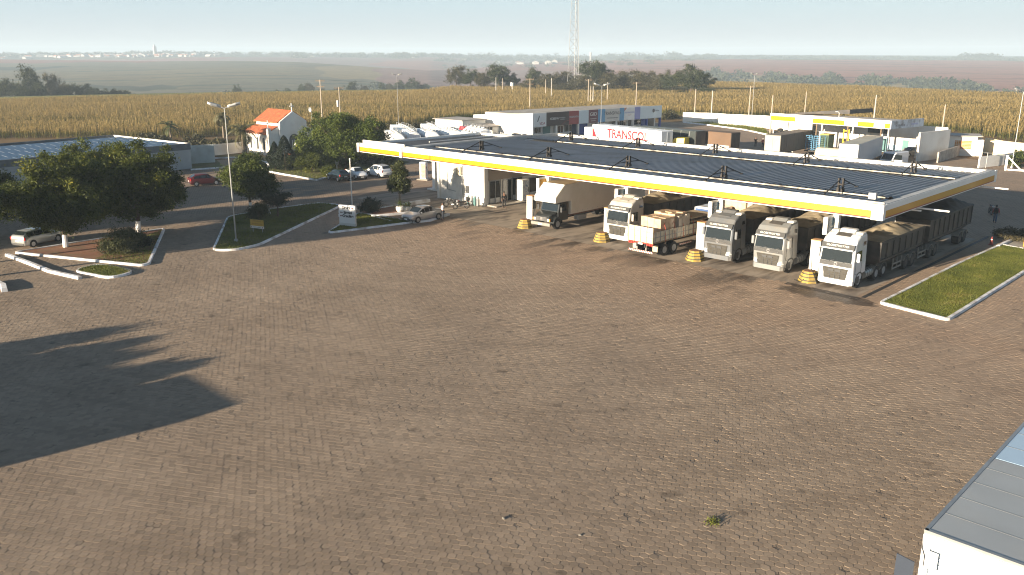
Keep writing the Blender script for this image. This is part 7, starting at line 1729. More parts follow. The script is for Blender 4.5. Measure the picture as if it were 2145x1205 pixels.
# tank lorries parked in a bunch behind the side canopy
tankw = mat('white_tank_paint', (.74, .76, .78), .35, coat=.3, noise=(.5, .04))
tred = mat('red_cab_paint', (.42, .025, .035), .35, coat=.5)
def tanker(label, px, py, z, a, L_=8.0, cabm=None):
    p = g(px, py, z); t = thing('tank_lorry', label, 'tank truck', (p.x, p.y, .005), R(a), 'white tank lorries behind the side canopy')
    m = MB(); m.loft([[(1.2 * math.cos(R(q)) * k, y, 2.15 + 1.0 * math.sin(R(q)) * k) for q in range(0, 360, 20)] for y, k in ((-L_ / 2 - .12, .85), (-L_ / 2, 1), (L_ / 2, 1), (L_ / 2 + .12, .85))]); m.build('tank', tankw, t, smooth=False)
    m = MB()
    for k in range(4): m.cyl((0, -L_ / 2 + (k + .5) * L_ / 4, 3.1), (0, -L_ / 2 + (k + .5) * L_ / 4, 3.35), .3, .3, 10)
    for k in range(5): y = -L_ / 2 + .2 + k * (L_ - .4) / 4; m.loft([[(1.225 * math.cos(R(q)), yy, 2.15 + 1.025 * math.sin(R(q))) for q in range(0, 360, 20)] for yy in (y - .05, y + .05)])
    m.build('manhole', white, t); m = MB(); m.box(.0, 0, 3.18, .9, L_ - .6, .04); m.cyl((-.5, -L_ / 2 + .3, 3.6), (-.5, L_ / 2 - .3, 3.6), .03, .03, 5); m.cyl((.5, -L_ / 2 + .3, 3.6), (.5, L_ / 2 - .3, 3.6), .03, .03, 5)
    for k in range(5):
        for x in (-.5, .5): m.cyl((x, -L_ / 2 + .3 + k * (L_ - .6) / 4, 3.15), (x, -L_ / 2 + .3 + k * (L_ - .6) / 4, 3.6), .025, .025, 5)
    m.build('walkway_rail', galv, t)
    m = MB(); m.box(1.23, 0, 1.5, .03, L_ * .8, .28); m.build('blue_stripe', bluesign, t)
    m = MB(); m.box(0, L_ / 2 + 1.35, .7, 2.35, 1.9, 2.3); m.build('cab', cabm or tankw, t, bevel=.1); m = MB(); m.box(0, L_ / 2 + 2.31, 1.75, 2.1, .04, .9); m.build('windscreen', glass_w, t)
    m = MB(); m.box(0, .8, .75, 1.0, L_ + 2, .3); m.build('chassis', black, t); twin_wheels(t, 1.0, (-L_ / 2 + 1, -L_ / 2 + 2.3)); twin_wheels(t, 1.02, (L_ / 2 + 1.3,), dual=False)
    return t
for i, (px, py, a, lab, cm) in enumerate(((828, 283, 60, 'white tank lorry nearest the garden tree', None), (862, 279, 58, 'white tank lorry with a rail in the second place from the garden tree', None), (898, 279, 62, 'white tank lorry in the middle of the bunch behind the side canopy', None), (846, 270, 66, 'white tank lorry at the back of the bunch near the lamp post', None), (905, 268, 60, 'white tank lorry at the back right of the bunch', None), (945, 277, 64, 'white tank lorry second from the red cab', None), (985, 283, 66, 'white tank lorry at the right end of the bunch', None), (1000, 273, 70, 'tank lorry with a red cab beside the porch of the storeroom', tred))):
    tanker(lab, px, py + 5, 2.2, a, 7.0, cm)

# box truck in the lower right corner of the view, seen from above and behind
nb = thing('near_box_truck', 'white box truck seen from above at the lower right corner, grey roofed', 'truck', (-4.62, 21.6, .008)); w = 1.3
m = MB(); m.box(0, 5.0, 1.0, 2.6, 10.0, 2.96); m.build('cargo_box', twhite, nb, bevel=.02)
roofg = mat('grey_roof_skin', (.34, .36, .37), .5, .1, noise=(.5, .07), dirt=((.34, .33, .30), .35, .6)); roofb = mat('pale_blue_roof_skin', (.36, .49, .62), .5, noise=(.4, .05))
m = MB(); m.box(0, 2.9, 3.965, 2.5, 5.6, .02); m.build('roof', roofg, nb); m = MB(); m.box(0, 7.85, 3.965, 2.5, 4.2, .02); m.build('roof', roofb, nb)
for y in (1.25, 2.45, 3.65, 4.85, 6.9, 8.2): m = MB(); m.box(0, y, 3.980, 2.5, .014, .012); m.build('roof_seam', mat('seam_grey', (.14, .15, .155), .6), nb)
m = MB(); m.box(-1.27, 5.0, 3.93, .10, 10.04, .07); m.box(1.27, 5.0, 3.93, .10, 10.04, .07); m.box(0, .02, 3.90, 2.62, .12, .10); m.build('roof_edge', galv, nb)
m = MB(); m.box(-1.2, -.04, 1.0, .2, .10, 2.9); m.box(1.2, -.04, 1.0, .2, .10, 2.9); m.box(0, -.04, 3.55, 2.2, .10, .36); m.build('door_frame', twhite, nb)
m = MB()
for k in range(24): m.prism([(-.005, 1.05 + k * .104), (-.03, 1.08 + k * .104), (-.03, 1.13 + k * .104), (-.005, 1.15 + k * .104)], -1.1, 1.1, 'x')
m.build('roller_shutter', mat('blue_grey_shutter', (.45, .52, .58), .5), nb)
m = MB(); m.box(0, .1, .62, 2.5, .12, .14); m.build('rear_bumper', dgrey, nb); m = MB(); m.box(-1.02, -.12, 3.0, .3, .03, .5); m.build('hinge_plate', twhite, nb)
m = MB(); m.tube([(-1.29, -.06, 3.85), (-1.28, -.12, 3.5), (-1.20, -.12, 3.3), (-1.2, -.1, 3.0)], .012, 5); m.build('cable', dgrey, nb)
m = MB(); m.box(-1.62, -.2, 2.35, .5, .03, .75, 0, R(-12)); m.build('swing_plate', mat('dark_blue_plate', (.03, .04, .06), .5), nb)
m = MB(); m.box(0, 5, .7, 1.1, 12, .3); m.build('chassis', black, nb); twin_wheels(nb, .95, (2.2, 3.5)); twin_wheels(nb, 1.0, (11.4,), dual=False)
m = MB(); m.box(0, 11.4, .7, 2.3, 2.0, 2.1); m.build('cab', twhite, nb, bevel=.1)

# ------------------------------------------------------------------ people
skin = mat('skin', (.23, .12, .075), .6); hairm = mat('dark_hair', (.015, .011, .009), .7); shoe = mat('dark_shoe', (.02, .018, .017), .6); eye_ = mat('eye_white', (.6, .58, .55), .3)
def skinned(name, verts, edges, radii, m, parent, root=0, sub=1):
    me = bpy.data.meshes.new(name); me.from_pydata([tuple(v) for v in verts], edges, [])
    o = bpy.data.objects.new(name, me); COL.objects.link(o)
    md = o.modifiers.new('s', 'SKIN'); md.use_smooth_shade = True
    for i, r in enumerate(radii):
        q = me.skin_vertices[0].data[i]; q.radius = (r, r) if not isinstance(r, tuple) else r; q.use_root = (i == root)
    if sub: s = o.modifiers.new('u', 'SUBSURF'); s.levels = s.render_levels = sub
    bpy.context.view_layer.update(); dg = bpy.context.evaluated_depsgraph_get()
    nm = bpy.data.meshes.new_from_object(o.evaluated_get(dg)); bpy.data.objects.remove(o)
    nm.materials.clear(); nm.materials.append(m)
    r = bpy.data.objects.new(name, nm); COL.objects.link(r); r.parent = parent; return r
def person(label, loc, rz, shirt, trousers, pose='stand', h=1.74, hat=None, vest=None):
    """figure facing local -y"""
    t = thing('person', label, 'person', tuple(loc), rz); k = h / 1.74
    V, E_, Rr = [], [], []
    def add(p, r, par=None):
        V.append(Vector(p) * k); Rr.append(tuple(x * k for x in r) if isinstance(r, tuple) else r * k)
        if par is not None: E_.append((par, len(V) - 1))
        return len(V) - 1
    pel = add((0, 0, .94), (.15, .11)); wa = add((0, 0, 1.10), (.135, .10), pel); chs = add((0, -.01, 1.32), (.165, .11), wa); nb_ = add((0, .01, 1.46), (.07, .07), chs); nk = add((0, -.005, 1.53), (.055, .055), nb_)
    hd = add((0, -.015, 1.60), (.078, .088), nk); ht = add((0, -.01, 1.70), (.066, .078), hd)
    J = {}
    walk = pose in ('walk',)
    for sg in (-1, 1):
        st = (.16 * sg if walk else 0)
        hp = add((sg * .09, 0, .90), .095, pel); kn = add((sg * .10, -.02 - st * .6, .50), .062, hp); an_ = add((sg * .10, .02 - st, .09), .042, kn); to = add((sg * .115, -.13 - st, .04), .035, an_)
        sh_ = add((sg * .19, 0, 1.42), .062, chs)
        if pose == 'phone': el_, wr = (sg * .27, -.06, 1.17), (sg * .08, -.27, 1.24)
        elif pose == 'reach': el_, wr = (sg * .24, -.16, 1.22), (sg * .20, -.40, 1.12)
        else: el_, wr = (sg * .26, .03 + st * .3, 1.15), (sg * .27, -.04 + st * .6, .90)
        e_ = add(el_, .046, sh_); w_ = add(wr, .030, e_)
        d = (Vector(wr) - Vector(el_)).normalized(); pm = Vector(wr) + d * .06; pa = add(pm, (.038, .022), w_)
        sd_ = d.cross(Vector((0, 0, 1)) if abs(d.z) < .8 else Vector((0, 1, 0))).normalized(); cu = sd_.cross(d) * .35
        for q, (off, ln) in enumerate(((-.030, .060), (-.010, .075), (.010, .070), (.030, .055))):
            f1 = add(pm + d * .045 + sd_ * off, .0095, pa); add(pm + d * (.045 + ln) + sd_ * off * 1.1 - cu * ln * .8, .0085, f1)
        f1 = add(pm - d * .01 - sd_ * .05, .011, pa); add(pm + d * .035 - sd_ * .065, .009, f1)
        J[sg] = dict(hip=(sg * .09, 0, .90), kn=(sg * .10, -.02 - st * .6, .50), an=(sg * .10, .02 - st, .09), to=(sg * .115, -.13 - st, .04), sh=(sg * .19, 0, 1.42), el=el_, wr=wr)
    skinned('body', V, E_, Rr, skin, t)
    sc_ = lambda P: [Vector(p) * k for p in P]
    # shirt
    P = [(0, 0, .92), (0, 0, 1.10), (0, -.01, 1.32), (0, .01, 1.45)]; e2 = [(0, 1), (1, 2), (2, 3)]; r2 = [(.168, .13), (.155, .12), (.185, .13), (.085, .085)]
    for sg in (-1, 1):
        i = len(P); P += [J[sg]['sh'], J[sg]['el'], tuple(Vector(J[sg]['el']).lerp(Vector(J[sg]['wr']), .55 if pose != 'stand' else .2))]; e2 += [(2, i), (i, i + 1), (i + 1, i + 2)]; r2 += [.078, .062, .055]
    skinned('shirt', sc_(P), e2, [tuple(x * k for x in q) if isinstance(q, tuple) else q * k for q in r2], shirt, t)
    P = [(0, 0, .95)]; e2 = []; r2 = [(.165, .125)]
    for sg in (-1, 1): i = len(P); P += [J[sg]['hip'], J[sg]['kn'], tuple(Vector(J[sg]['an']) + Vector((0, 0, .03)))]; e2 += [(0, i), (i, i + 1), (i + 1, i + 2)]; r2 += [.112, .080, .066]
    skinned('trousers', sc_(P), e2, [tuple(x * k for x in q) if isinstance(q, tuple) else q * k for q in r2], trousers, t)
    for sg in (-1, 1):
        a, b = Vector(J[sg]['an']), Vector(J[sg]['to']); skinned('shoe', [Vector((a.x, a.y + .03, .05)) * k, Vector((a.x, (a.y + b.y) / 2, .045)) * k, Vector((b.x, b.y - .03, .04)) * k], [(0, 1), (1, 2)], [.05 * k, .05 * k, .042 * k], shoe, t)
    m = MB()
    for j in range(5):
        z0 = 1.62 + .035 * j; r_ = .083 * math.sqrt(max(.02, 1 - ((z0 - 1.62) / .17) ** 2)) + .004
        m.loft([[(r_ * math.cos(R(q)) * k, (r_ * 1.12 * math.sin(R(q)) + .012) * k, (z0 + dz + (.035 if math.sin(R(q)) < -.3 and j == 0 else 0)) * k) for q in range(0, 360, 30)] for dz in (0, .036)])
    m.build('hair', hat or hairm, t, smooth=True)
    m = MB(); m.prism([(-.098, 1.60), (-.125, 1.585), (-.098, 1.58)], -.014, .014, 'x'); m.v = [tuple(x * k for x in v) for v in m.v]; m.build('nose', skin, t)
    for sg in (-1, 1):
        m = MB(); m.cyl((sg * .028, -.088, 1.625), (sg * .028, -.097, 1.625), .012, .010, 8); m.v = [tuple(x * k for x in v) for v in m.v]; m.build('eye', eye_, t)
        m = MB(); m.box(sg * .084, .0, 1.59, .016, .035, .055); m.v = [tuple(x * k for x in v) for v in m.v]; m.build('ear', skin, t, bevel=.005)
    m = MB(); m.box(0, -.092, 1.552, .045, .01, .010); m.v = [tuple(x * k for x in v) for v in m.v]; m.build('mouth', mat('lips', (.16, .06, .05), .6), t)
    return t
cl_white = mat('white_shirt_cloth', (.72, .72, .71), .85); cl_navy = mat('navy_trousers', (.022, .026, .038), .85); cl_black = mat('black_clothes', (.014, .014, .016), .85); cl_jean = mat('blue_jeans', (.05, .08, .13), .85); cl_red = mat('red_jacket', (.34, .02, .025), .7)
p = g(928, 461.5); person('person in a white shirt and dark trousers holding a phone behind the silver saloon', (p.x, p.y, .005), R(-30), cl_white, cl_navy, 'phone', 1.76)
t = thing('mobile_phone', 'dark phone held by the person in the white shirt', 'phone', (p.x, p.y, .005), R(-30)); m = MB(); m.box(0, -.335, 1.245, .16, .012, .085); m.build('case', dgrey, t, bevel=.004); m = MB(); m.box(0, -.328, 1.25, .14, .004, .07); m.build('screen', glass, t)
p = g(1056, 436); person('person in dark clothes walking in front of the shaded shop entrance', (p.x, p.y, .01), R(60), cl_black, cl_black, 'walk')
p = g(2083, 467); person('person in a red jacket and jeans walking toward the lone motorcycle', (p.x, p.y, .005), R(190), cl_red, cl_jean, 'walk', 1.72, hat=cl_black)
m = MB(); m.box(0, 0, 0, .42, .20, .58); t = thing('backpack', 'large black bag on the back of the person in the red jacket', 'bag', (p.x, p.y, 1.0), R(190)); m = MB(); m.loft([[(-.2, .10, .0), (.2, .10, .0), (.2, .30, .02), (-.2, .30, .02)], [(-.22, .10, .3), (.22, .10, .3), (.2, .36, .3), (-.2, .36, .3)], [(-.16, .10, .52), (.16, .10, .52), (.14, .26, .5), (-.14, .26, .5)]]); m.build('sack', cl_black, t, bevel=.03); m = MB(); m.box(-.13, .0, .1, .04, .22, .42); m.box(.13, 0, .1, .04, .22, .42); m.build('strap', dgrey, t)
for px, py, lab, a, b_ in ((1583, 297, 'person in dark clothes standing in the shade of the dark trailer', cl_black, cl_black), (1598, 299, 'smaller person in a red and black top beside the person in dark clothes', cl_red, cl_navy)):
    p = g(px, py, .9); person(lab, (p.x, p.y, .005), R(30), a, b_, 'stand', 1.72 if px == 1583 else 1.6, hat=(None if px == 1583 else mat('white_cap', (.6, .6, .6), .8)))
p = g(1099, 274, .9); person('person in dark clothes standing by the corner pillar of the office row', (p.x, p.y, .005), R(20), cl_black, cl_black, 'stand')

# ------------------------------------------------------------------ motorcycles
def motorcycle(label, loc, rz, body, lean=8, box=None):
    """wheels along y, front at -y"""
    t = thing('motorcycle', label, 'motorcycle', tuple(loc), rz, None); t.rotation_euler = (0, R(lean), rz)
    for y in (-.66, .64):
        m = MB(); n = 18; rg = []
        for i in range(n + 1):
            a = 2 * math.pi * i / n; rg.append([(.052 * math.sin(b), y + (.27 + .05 * math.cos(b)) * math.cos(a), .32 + (.27 + .05 * math.cos(b)) * math.sin(a)) for b in (0, 1.26, 2.5, 3.77, 5.0)])
        m.loft(rg, caps=False); w_ = m.build('wheel', black, t, smooth=True); m = MB()
        for q in range(7): a = 2 * math.pi * q / 7; m.cyl((0, y, .32), (0, y + .24 * math.cos(a), .32 + .24 * math.sin(a)), .010, .010, 5)
        m.cyl((-.05, y, .32), (.05, y, .32), .06, .06, 8); m.build('spoke', hub, w_)
    m = MB(); 
    for sg in (-1, 1): m.cyl((sg * .08, -.66, .32), (sg * .08, -.40, .95), .025, .025, 6); m.cyl((sg * .10, .64, .32), (sg * .10, .1, .5), .025, .025, 6); m.cyl((sg * .11, .62, .33), (sg * .13, .55, .72), .03, .02, 6)
    m.tube([(0, -.38, .88), (0, -.05, .45), (0, .2, .42), (0, .25, .7), (0, -.35, .85)], .03, 6); m.build('frame', dgrey, t)
    m = MB(); m.box(0, -.02, .32, .26, .36, .32); m.cyl((0, -.1, .55), (0, -.2, .75), .09, .08, 8); m.build('engine', trim, t, bevel=.02)
    m = MB(); m.loft([[(-.11, .10, .72), (.11, .10, .72), (.10, .10, .84), (-.10, .10, .84)], [(-.15, -.15, .70), (.15, -.15, .70), (.12, -.15, .93), (-.12, -.15, .93)], [(-.10, -.36, .76), (.10, -.36, .76), (.08, -.36, .88), (-.08, -.36, .88)]]); m.build('fuel_tank', body, t, bevel=.03)
    m = MB(); m.loft([[(-.11, .08, .76), (.11, .08, .76), (.11, .08, .82), (-.11, .08, .82)], [(-.14, .4, .78), (.14, .4, .78), (.13, .4, .85), (-.13, .4, .85)], [(-.10, .74, .84), (.10, .74, .84), (.09, .74, .90), (-.09, .74, .90)]]); m.build('seat', black, t, bevel=.02)
    m = MB(); m.tube([(-.36, -.26, 1.04), (-.2, -.38, 1.02), (0, -.40, .98), (.2, -.38, 1.02), (.36, -.26, 1.04)], .018, 6); m.build('handlebar', dgrey, t)
    m = MB(); m.cyl((0, -.44, .90), (0, -.54, .88), .09, .10, 10); m.build('headlight', lamp_clear, t); m = MB(); m.box(0, .80, .72, .12, .06, .08); m.build('tail_light', redlamp, t)
    m = MB(); m.loft([[(x, -.66 + .37 * math.cos(R(a)), .32 + .37 * math.sin(R(a))) for x in (-.06, .06)] + [(x, -.66 + .355 * math.cos(R(a)), .32 + .355 * math.sin(R(a))) for x in (.06, -.06)] for a in range(30, 150, 20)]); m.build('front_mudguard', body, t)
    m = MB(); m.cyl((.14, .0, .35), (.16, .75, .42), .04, .05, 8); m.build('exhaust', hub, t)
    if box: m = MB(); m.box(0, .72, .92, .42, .40, .36); m.build('top_box', box, t, bevel=.05)
    return t
p = g(947, 434); motorcycle('black motorcycle with bright spoked wheels leaning by the white shop wall', (p.x, p.y, .01), R(-60), mat('black_tank', (.02, .02, .022), .3, coat=.8))
p = g(966, 438); motorcycle('black motorcycle with a bulky rear box, nearer the shop corner', (p.x, p.y, .01), R(-25), mat('black_tank', ()), box=dgrey)
p = g(2073, 449); motorcycle('red and white motorcycle standing alone in the shaded yard at the right', (p.x, p.y, .006), R(25), cred, box=None)

# ------------------------------------------------------------------ signs, small things
a, b = g(709, 470), g(746, 476); d = b - a
a, b = g(713, 474), g(746, 477); d = b - a; W_ = d.length
t = thing('direction_sign', 'white upright fuel direction sign with dark red arrows and three rows of lettering', 'sign', ((a.x + b.x) / 2, (a.y + b.y) / 2, .1), math.atan2(d.y, d.x))
m = MB(); m.box(0, 0, 0, W_, .24, 2.0); m.build('panel', mat('sign_white', (.60, .61, .62), .5, noise=(.6, .04)), t, bevel=.01)
m = MB(); m.box(0, 0, -.05, W_ + .02, .26, .33); m.build('base_band', mat('sign_grey', (.48, .49, .48), .6), t)
m = MB(); m.box(.05, 0, 1.62, W_ + .02, .27, .28); m.box(-.06, 0, 1.18, W_ - .06, .27, .26); m.box(-.03, 0, .83, W_ + .06, .27, .28); m.build('arrow_board', mat('sign_white', ()), t)
sgr = mat('sign_grey_lettering', (.035, .035, .04), .6); arr = mat('sign_red_arrow', (.09, .004, .008), .6)
for s, x, z, ax, di in (('Diesel', -.06, 1.76, .62, 1), ('Etanol', .12, 1.30, -.58, -1), ('Gasolina', .13, .97, -.60, -1)):
    text(s, .36, t, (x, -.14, z), FRONT, sgr, bold=.018)
    m = MB(); m.poly([(ax - .14, -.142, z - .035), (ax + .14, -.142, z - .035), (ax + .14, -.142, z + .035), (ax - .14, -.142, z + .035)]); m.poly([(ax + di * .02, -.143, z + .10), (ax + di * .18, -.143, z), (ax + di * .02, -.143, z - .10), (ax + di * .07, -.143, z)]); m.build('arrow', arr, t)
p = (g(527, 490) + g(553, 489)) / 2; d = g(557, 480) - g(521, 481)
t = thing('notice_board', 'yellow notice board with a white strip on two posts standing on the lawn island', 'sign', tuple(p), R(20))
m = MB(); m.box(0, 0, .72, 1.5, .06, .56); m.build('yellow_panel', mat('notice_yellow', (.50, .31, .05), .6), t); m = MB(); m.box(0, 0, .50, 1.5, .065, .20); m.build('white_strip', white_old, t); m = MB()
for x in (-.55, .55): m.box(x, .05, 0, .06, .05, .6)
m.build('post', galv, t)
text('SOLICITAMOS', .15, t, (.02, -.036, 1.17), FRONT, mat('brown_lettering', (.25, .10, .03), .6)); text('NAO JOGUE LIXO', .14, t, (.0, -.036, .92), FRONT, mat('brown_lettering', ())); text('POSTO AVENIDA', .11, t, (0, -.038, .60), FRONT, sgr)
m = MB()
for x in (-.62, .62): m.cyl((x, -.034, .60), (x, -.042, .60), .06, .06, 10)
m.build('round_mark', mat('brown_lettering', ()), t)
p = g(562, 450); t = thing('sign_frame', 'slim white forked frame on the lawn by the small dark tree', 'frame', tuple(p)); m = MB(); m.cyl((0, 0, .1), (.1, 0, 1.3), .03, .03, 6); m.cyl((.35, .1, .1), (.1, 0, .7), .03, .03, 6); m.build('bar', white_old, t)
p = g(2076, 513); t = thing('traffic_cone', 'small red traffic cone at the edge of the end lane', 'cone', tuple(p)); cn = mat('cone_red', (.20, .02, .015), .6)
m = MB(); m.box(0, 0, 0, .38, .38, .04); m.cyl((0, 0, .04), (0, 0, .72), .15, .03, 12); m.build('cone_body', cn, t); m = MB(); m.cyl((0, 0, .38), (0, 0, .50), .089, .070, 12); m.build('white_band', white_old, t)
p = g(1868 + 277, 518); t = thing('price_totem', 'green and yellow totem foot cut by the right edge', 'totem', (p.x + .75, p.y + .45, 0)); m = MB(); m.box(0, 0, 1.2, 1.6, .5, 3.6); m.build('green_panel', mat('totem_green', (.02, .14, .04), .5), t, bevel=.03); m = MB(); m.box(0, 0, 0, 1.75, .62, 1.2); m.build('yellow_base', yellow, t, bevel=.03); m = MB(); m.box(-.2, -.26, 2.0, .8, .03, .5); m.build('white_mark', white, t)
tree('hedge_shrub', 'sprawling low brownish hedge plants at the far end of the grass strip', g(2118, 507) + Vector((0, 1.2, 0)), blob(4.2, 1.0, 0, 7, 51), 60, 70, .35, .09, G3, [(0, 0, .05, .3)], 51, cat='hedge')
tree('banana_plant', 'bright leafy plant behind the gateway at the right edge', g(2128, 350), blob(2.6, 2.4, 0, 6, 52), 40, 60, .45, .16, G2, [(0, 0, .1, .8)], 52, cat='plant', up=1.0)
# garden arches, fountain and figure
def garden_arch(label, px, py, rz, w, h):
    p = g(px, py); t = thing('garden_arch', label, 'arch', tuple(p), rz)
    for y in (-.45, .45):
        m = MB(); P = [Vector((-w / 2, y, 0)), Vector((-w / 2, y, h * .45))] + [Vector((w / 2 * math.cos(R(a)), y, h * .45 + h * .55 * math.sin(R(a)))) for a in range(165, 0, -15)] + [Vector((w / 2, y, h * .45)), Vector((w / 2, y, 0))]
        m.tube(P, .05, 6); m.build('hoop', white_old, t)
    m = MB()
    for a in range(20, 180, 35): m.cyl((w / 2 * math.cos(R(a)), -.45, h * .45 + h * .55 * math.sin(R(a))), (w / 2 * math.cos(R(a)), .45, h * .45 + h * .55 * math.sin(R(a))), .025, .025, 5)
    m.build('rung', white_old, t); return t
garden_arch('white double garden arch on the lawn before the chapel garden', 653, 349, R(35), 2.0, 2.9)
garden_arch('white double garden arch under the corner of the side canopy', 758, 340, R(35), 2.4, 2.6)
p = g(727, 344); t = thing('fountain', 'pale garden fountain with a round basin', 'fountain', tuple(p)); m = MB(); m.loft([[(r_ * math.cos(R(q)), r_ * math.sin(R(q)), z) for q in range(0, 360, 24)] for r_, z in ((1.5, 0), (1.5, .5), (1.3, .5), (1.25, .3))]); m.build('basin', white_old, t); m = MB(); m.cyl((.6, 0, .3), (.6, 0, 1.0), .12, .10, 10); m.loft([[(.6 + r_ * math.cos(R(q)), r_ * math.sin(R(q)), z) for q in range(0, 360, 30)] for r_, z in ((.1, 1.0), (.55, 1.25), (.5, 1.25), (.1, 1.1))]); m.build('bowl', white_old, t)
p = g(717, 343); t = thing('garden_statue', 'small pale statue with outstretched arms beside the fountain', 'statue', tuple(p), R(30)); m = MB(); m.box(0, 0, 0, .6, .6, .7); m.build('plinth', white_old, t, bevel=.02)
skinned('figure', [(0, 0, .7), (0, 0, 1.2), (0, 0, 1.65), (0, 0, 1.85), (0, 0, 2.02), (.3, 0, 1.72), (.62, 0, 1.78), (-.3, 0, 1.72), (-.62, 0, 1.78)], [(0, 1), (1, 2), (2, 3), (3, 4), (2, 5), (5, 6), (2, 7), (7, 8)], [.22, .17, .17, .07, .10, .07, .05, .07, .05], white_old, t)
p = g(706, 354); t = thing('garden_lantern', 'small white lantern on a stand by the shrub at the dark hatchback', 'lantern', tuple(p)); m = MB(); m.cyl((0, 0, 0), (0, 0, .6), .08, .06, 8); m.build('stand', white_old, t); m = MB(); m.box(0, 0, .6, .38, .38, .5); m.box(0, 0, 1.1, .5, .5, .08); m.build('lantern_house', white_old, t, bevel=.02)
p = g(622, 338); t = thing('globe_lamp', 'white globe lamp on a thin post by the chapel door', 'street lamp', tuple(p)); m = MB(); m.cyl((0, 0, 0), (0, 0, 2.4), .035, .03, 6); m.build('post', dgrey, t)
m = MB(); m.loft([[(.2 * math.sin(R(a)) * math.cos(R(q)), .2 * math.sin(R(a)) * math.sin(R(q)), 2.58 - .2 * math.cos(R(a))) for q in range(0, 360, 30)] for a in (8, 40, 75, 110, 145, 172)]); m.build('globe', white, t, smooth=True)
p = g(660, 252, 0); t = thing('satellite_dish', 'grey satellite dish above the garden tree beside the chapel', 'dish', tuple(g(654, 268, 0))); m = MB(); m.cyl((0, 0, 0), (0, 0, 3.6), .06, .05, 6); m.build('post', galv, t); m = MB(); m.loft([[(r_ * math.cos(R(q)), y - .35, 4.0 + r_ * math.sin(R(q))) for q in range(0, 360, 30)] for r_, y in ((.08, .3), (.4, .22), (.6, .05))], caps=False); m.build('reflector', grey, t)
p = g(1037, 289, .5); t = thing('stone_marker', 'round grey millstone standing on the lawn by the storeroom', 'stone', (p.x, p.y, 0), R(30)); m = MB(); m.cyl((0, -.15, .75), (0, .15, .75), .75, .75, 16); m.build('disc', conc, t, bevel=.03); m = MB(); m.box(.9, 0, 0, .5, .5, .9); m.build('block', conc, t, bevel=.03)
# gas cylinders and bins by the shop corner
t = thing('gas_cylinders', 'row of grey gas cylinders at the foot of the shop corner pilaster', 'gas cylinders', (-66.6, 62.55, .01))
for k in range(4): m = MB(); m.loft([[(-.9 + k * .5 + r_ * math.cos(R(q)), r_ * math.sin(R(q)), z) for q in range(0, 360, 36)] for r_, z in ((.14, 0), (.15, .1), (.15, .75), (.06, .95), (.05, 1.05))]); m.build('cylinder', grey if k % 2 else mat('teal_panel', ()), t)
# bits lying about on the open yard
for i, (px, py, s) in enumerate(((1055, 1087, .10), (1215, 1122, .07))):
    p = g(px, py); rb = random.Random(i); t = thing('litter_scrap', ('crumpled pale wrapper lying on the pavers at the bottom centre', 'pale torn scrap right of the crumpled wrapper', 'small yellowish stone chip on the pavers', 'white speck of paper before the near truck', 'white cup on the pavers below the entrance islands', 'grey chip of broken paver near the centre', 'brown leaf scrap by the green weed')[i], 'litter', (p.x, p.y, .01), rb.uniform(0, 3))
    m = MB(); n = 7; m.loft([[(s * q * math.cos(6.283 * k / n) * rb.uniform(.7, 1.2), s * q * .6 * math.sin(6.283 * k / n), z * s) for k in range(n)] for q, z in ((.9, 0), (1, .25), (.5, .5))]); m.build('scrap', mat('litter_grey', (.22, .20, .17), .9), t)

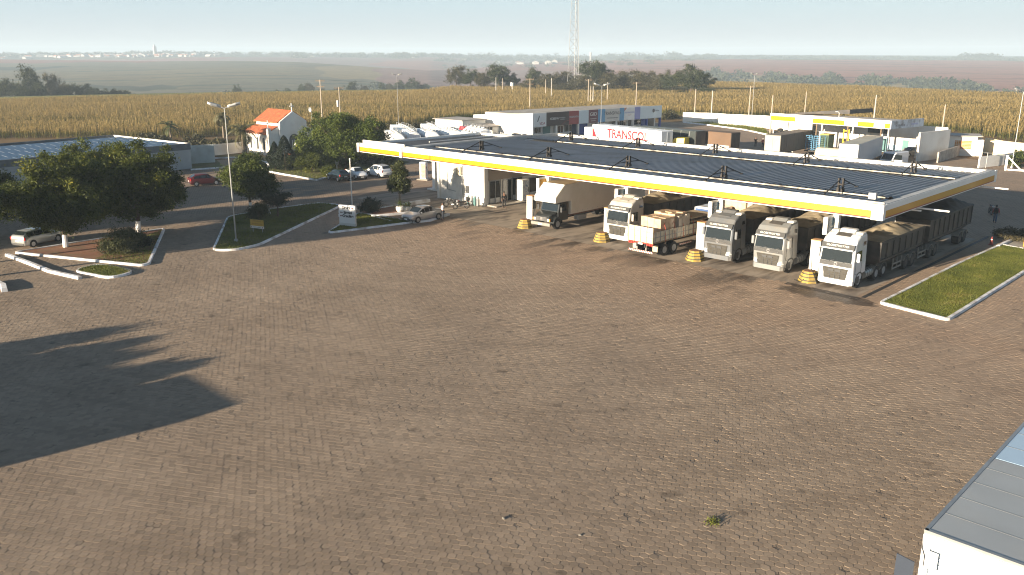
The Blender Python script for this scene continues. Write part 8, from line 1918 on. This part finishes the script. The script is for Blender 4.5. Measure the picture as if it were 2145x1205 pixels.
# unseen trees and a lorry, added and shaped to cast the yard's shadows
def shadow_tree(label, tip, h, w, seed, low=.25):
    kx = h / math.tan(SUN_EL); x, y = tip[0] - math.sin(SUN_D) * kx, tip[1] - math.cos(SUN_D) * kx
    return tree('shade_tree', label, (x, y, 0), blob(w, h * (1 - low), h * low, 8, seed), 380, 150, .6, .13, G1, [(0, 0, .22, h * low + .6)], seed)
shadow_tree('narrow shade tree added outside the view to shadow the open yard', (-50.2, 19.3), 4.6, 2.6, 61, .12)
shadow_tree('low shade tree added behind the unseen lorry to shadow the yard', (-41.6, 19.6), 4.5, 4.4, 62, .08)
shadow_tree('wide low shade tree added next to the unseen lorry to shadow the yard', (-45.6, 18.2), 4.3, 6.6, 63, .05)
shadow_tree('unseen shade tree added beyond the left edge to shade the direction sign', (-64.6, 56), 8.2, 7.6, 64, .5)
shadow_tree('unseen shade tree added beyond the left edge to shade the lawn island', (-70.4, 50), 8.0, 6.0, 65, .52)
kx = 4.15 / math.tan(SUN_EL); lx, ly = -35.1 - math.sin(SUN_D) * kx, 16.4 - math.cos(SUN_D) * kx
lo = box_trailer('white box lorry added outside the view to shadow the yard', (lx, ly, .005), R(90), 5.4, 4.15, twhite2, twhite2, twhite2, name='shadow_lorry')
for k, (x, y, w, sd_) in enumerate(((-92, -2, 9, 71), (-96, 9, 9, 72), (-103, 17, 9, 73), (-86, -12, 8, 74), (-101, 4, 9, 76), (-99.5, 20.5, 9, 77), (-89, 6, 8, 78), (-94.5, 17, 8, 79), (-108, -2, 9, 80))):  # row added out of view to shade the entrance road
    tree('shade_tree', 'shade tree added outside the view to shade the entrance road, ' + ORD[k] + ' of its row', (x, y, 0), blob(w, 7.4 if sd_ == 77 else 5.6, 1.6, 8, sd_), 300, 140, .62, .13, G1, [(0, 0, .2, 2.0)], sd_, group='trees added outside the view to shade the road')

# ------------------------------------------------------------------ morning haze over the country
hz_m = bpy.data.materials.new('morning_haze'); hz_m.use_nodes = True
t = hz_m.node_tree; t.nodes.clear(); vo = t.nodes.new('ShaderNodeVolumePrincipled'); o_ = t.nodes.new('ShaderNodeOutputMaterial')
vo.inputs['Color'].default_value = (.68, .84, 1.0, 1); vo.inputs['Density'].default_value = HAZE; vo.inputs['Anisotropy'].default_value = 0.0
t.links.new(vo.outputs[0], o_.inputs['Volume'])
m = MB(); m.box(0, 0, -75, 16000, 16000, 146); h = m.build('haze', hz_m); tag(h, 'thin blue morning haze over the whole country', 'haze', kind='stuff')
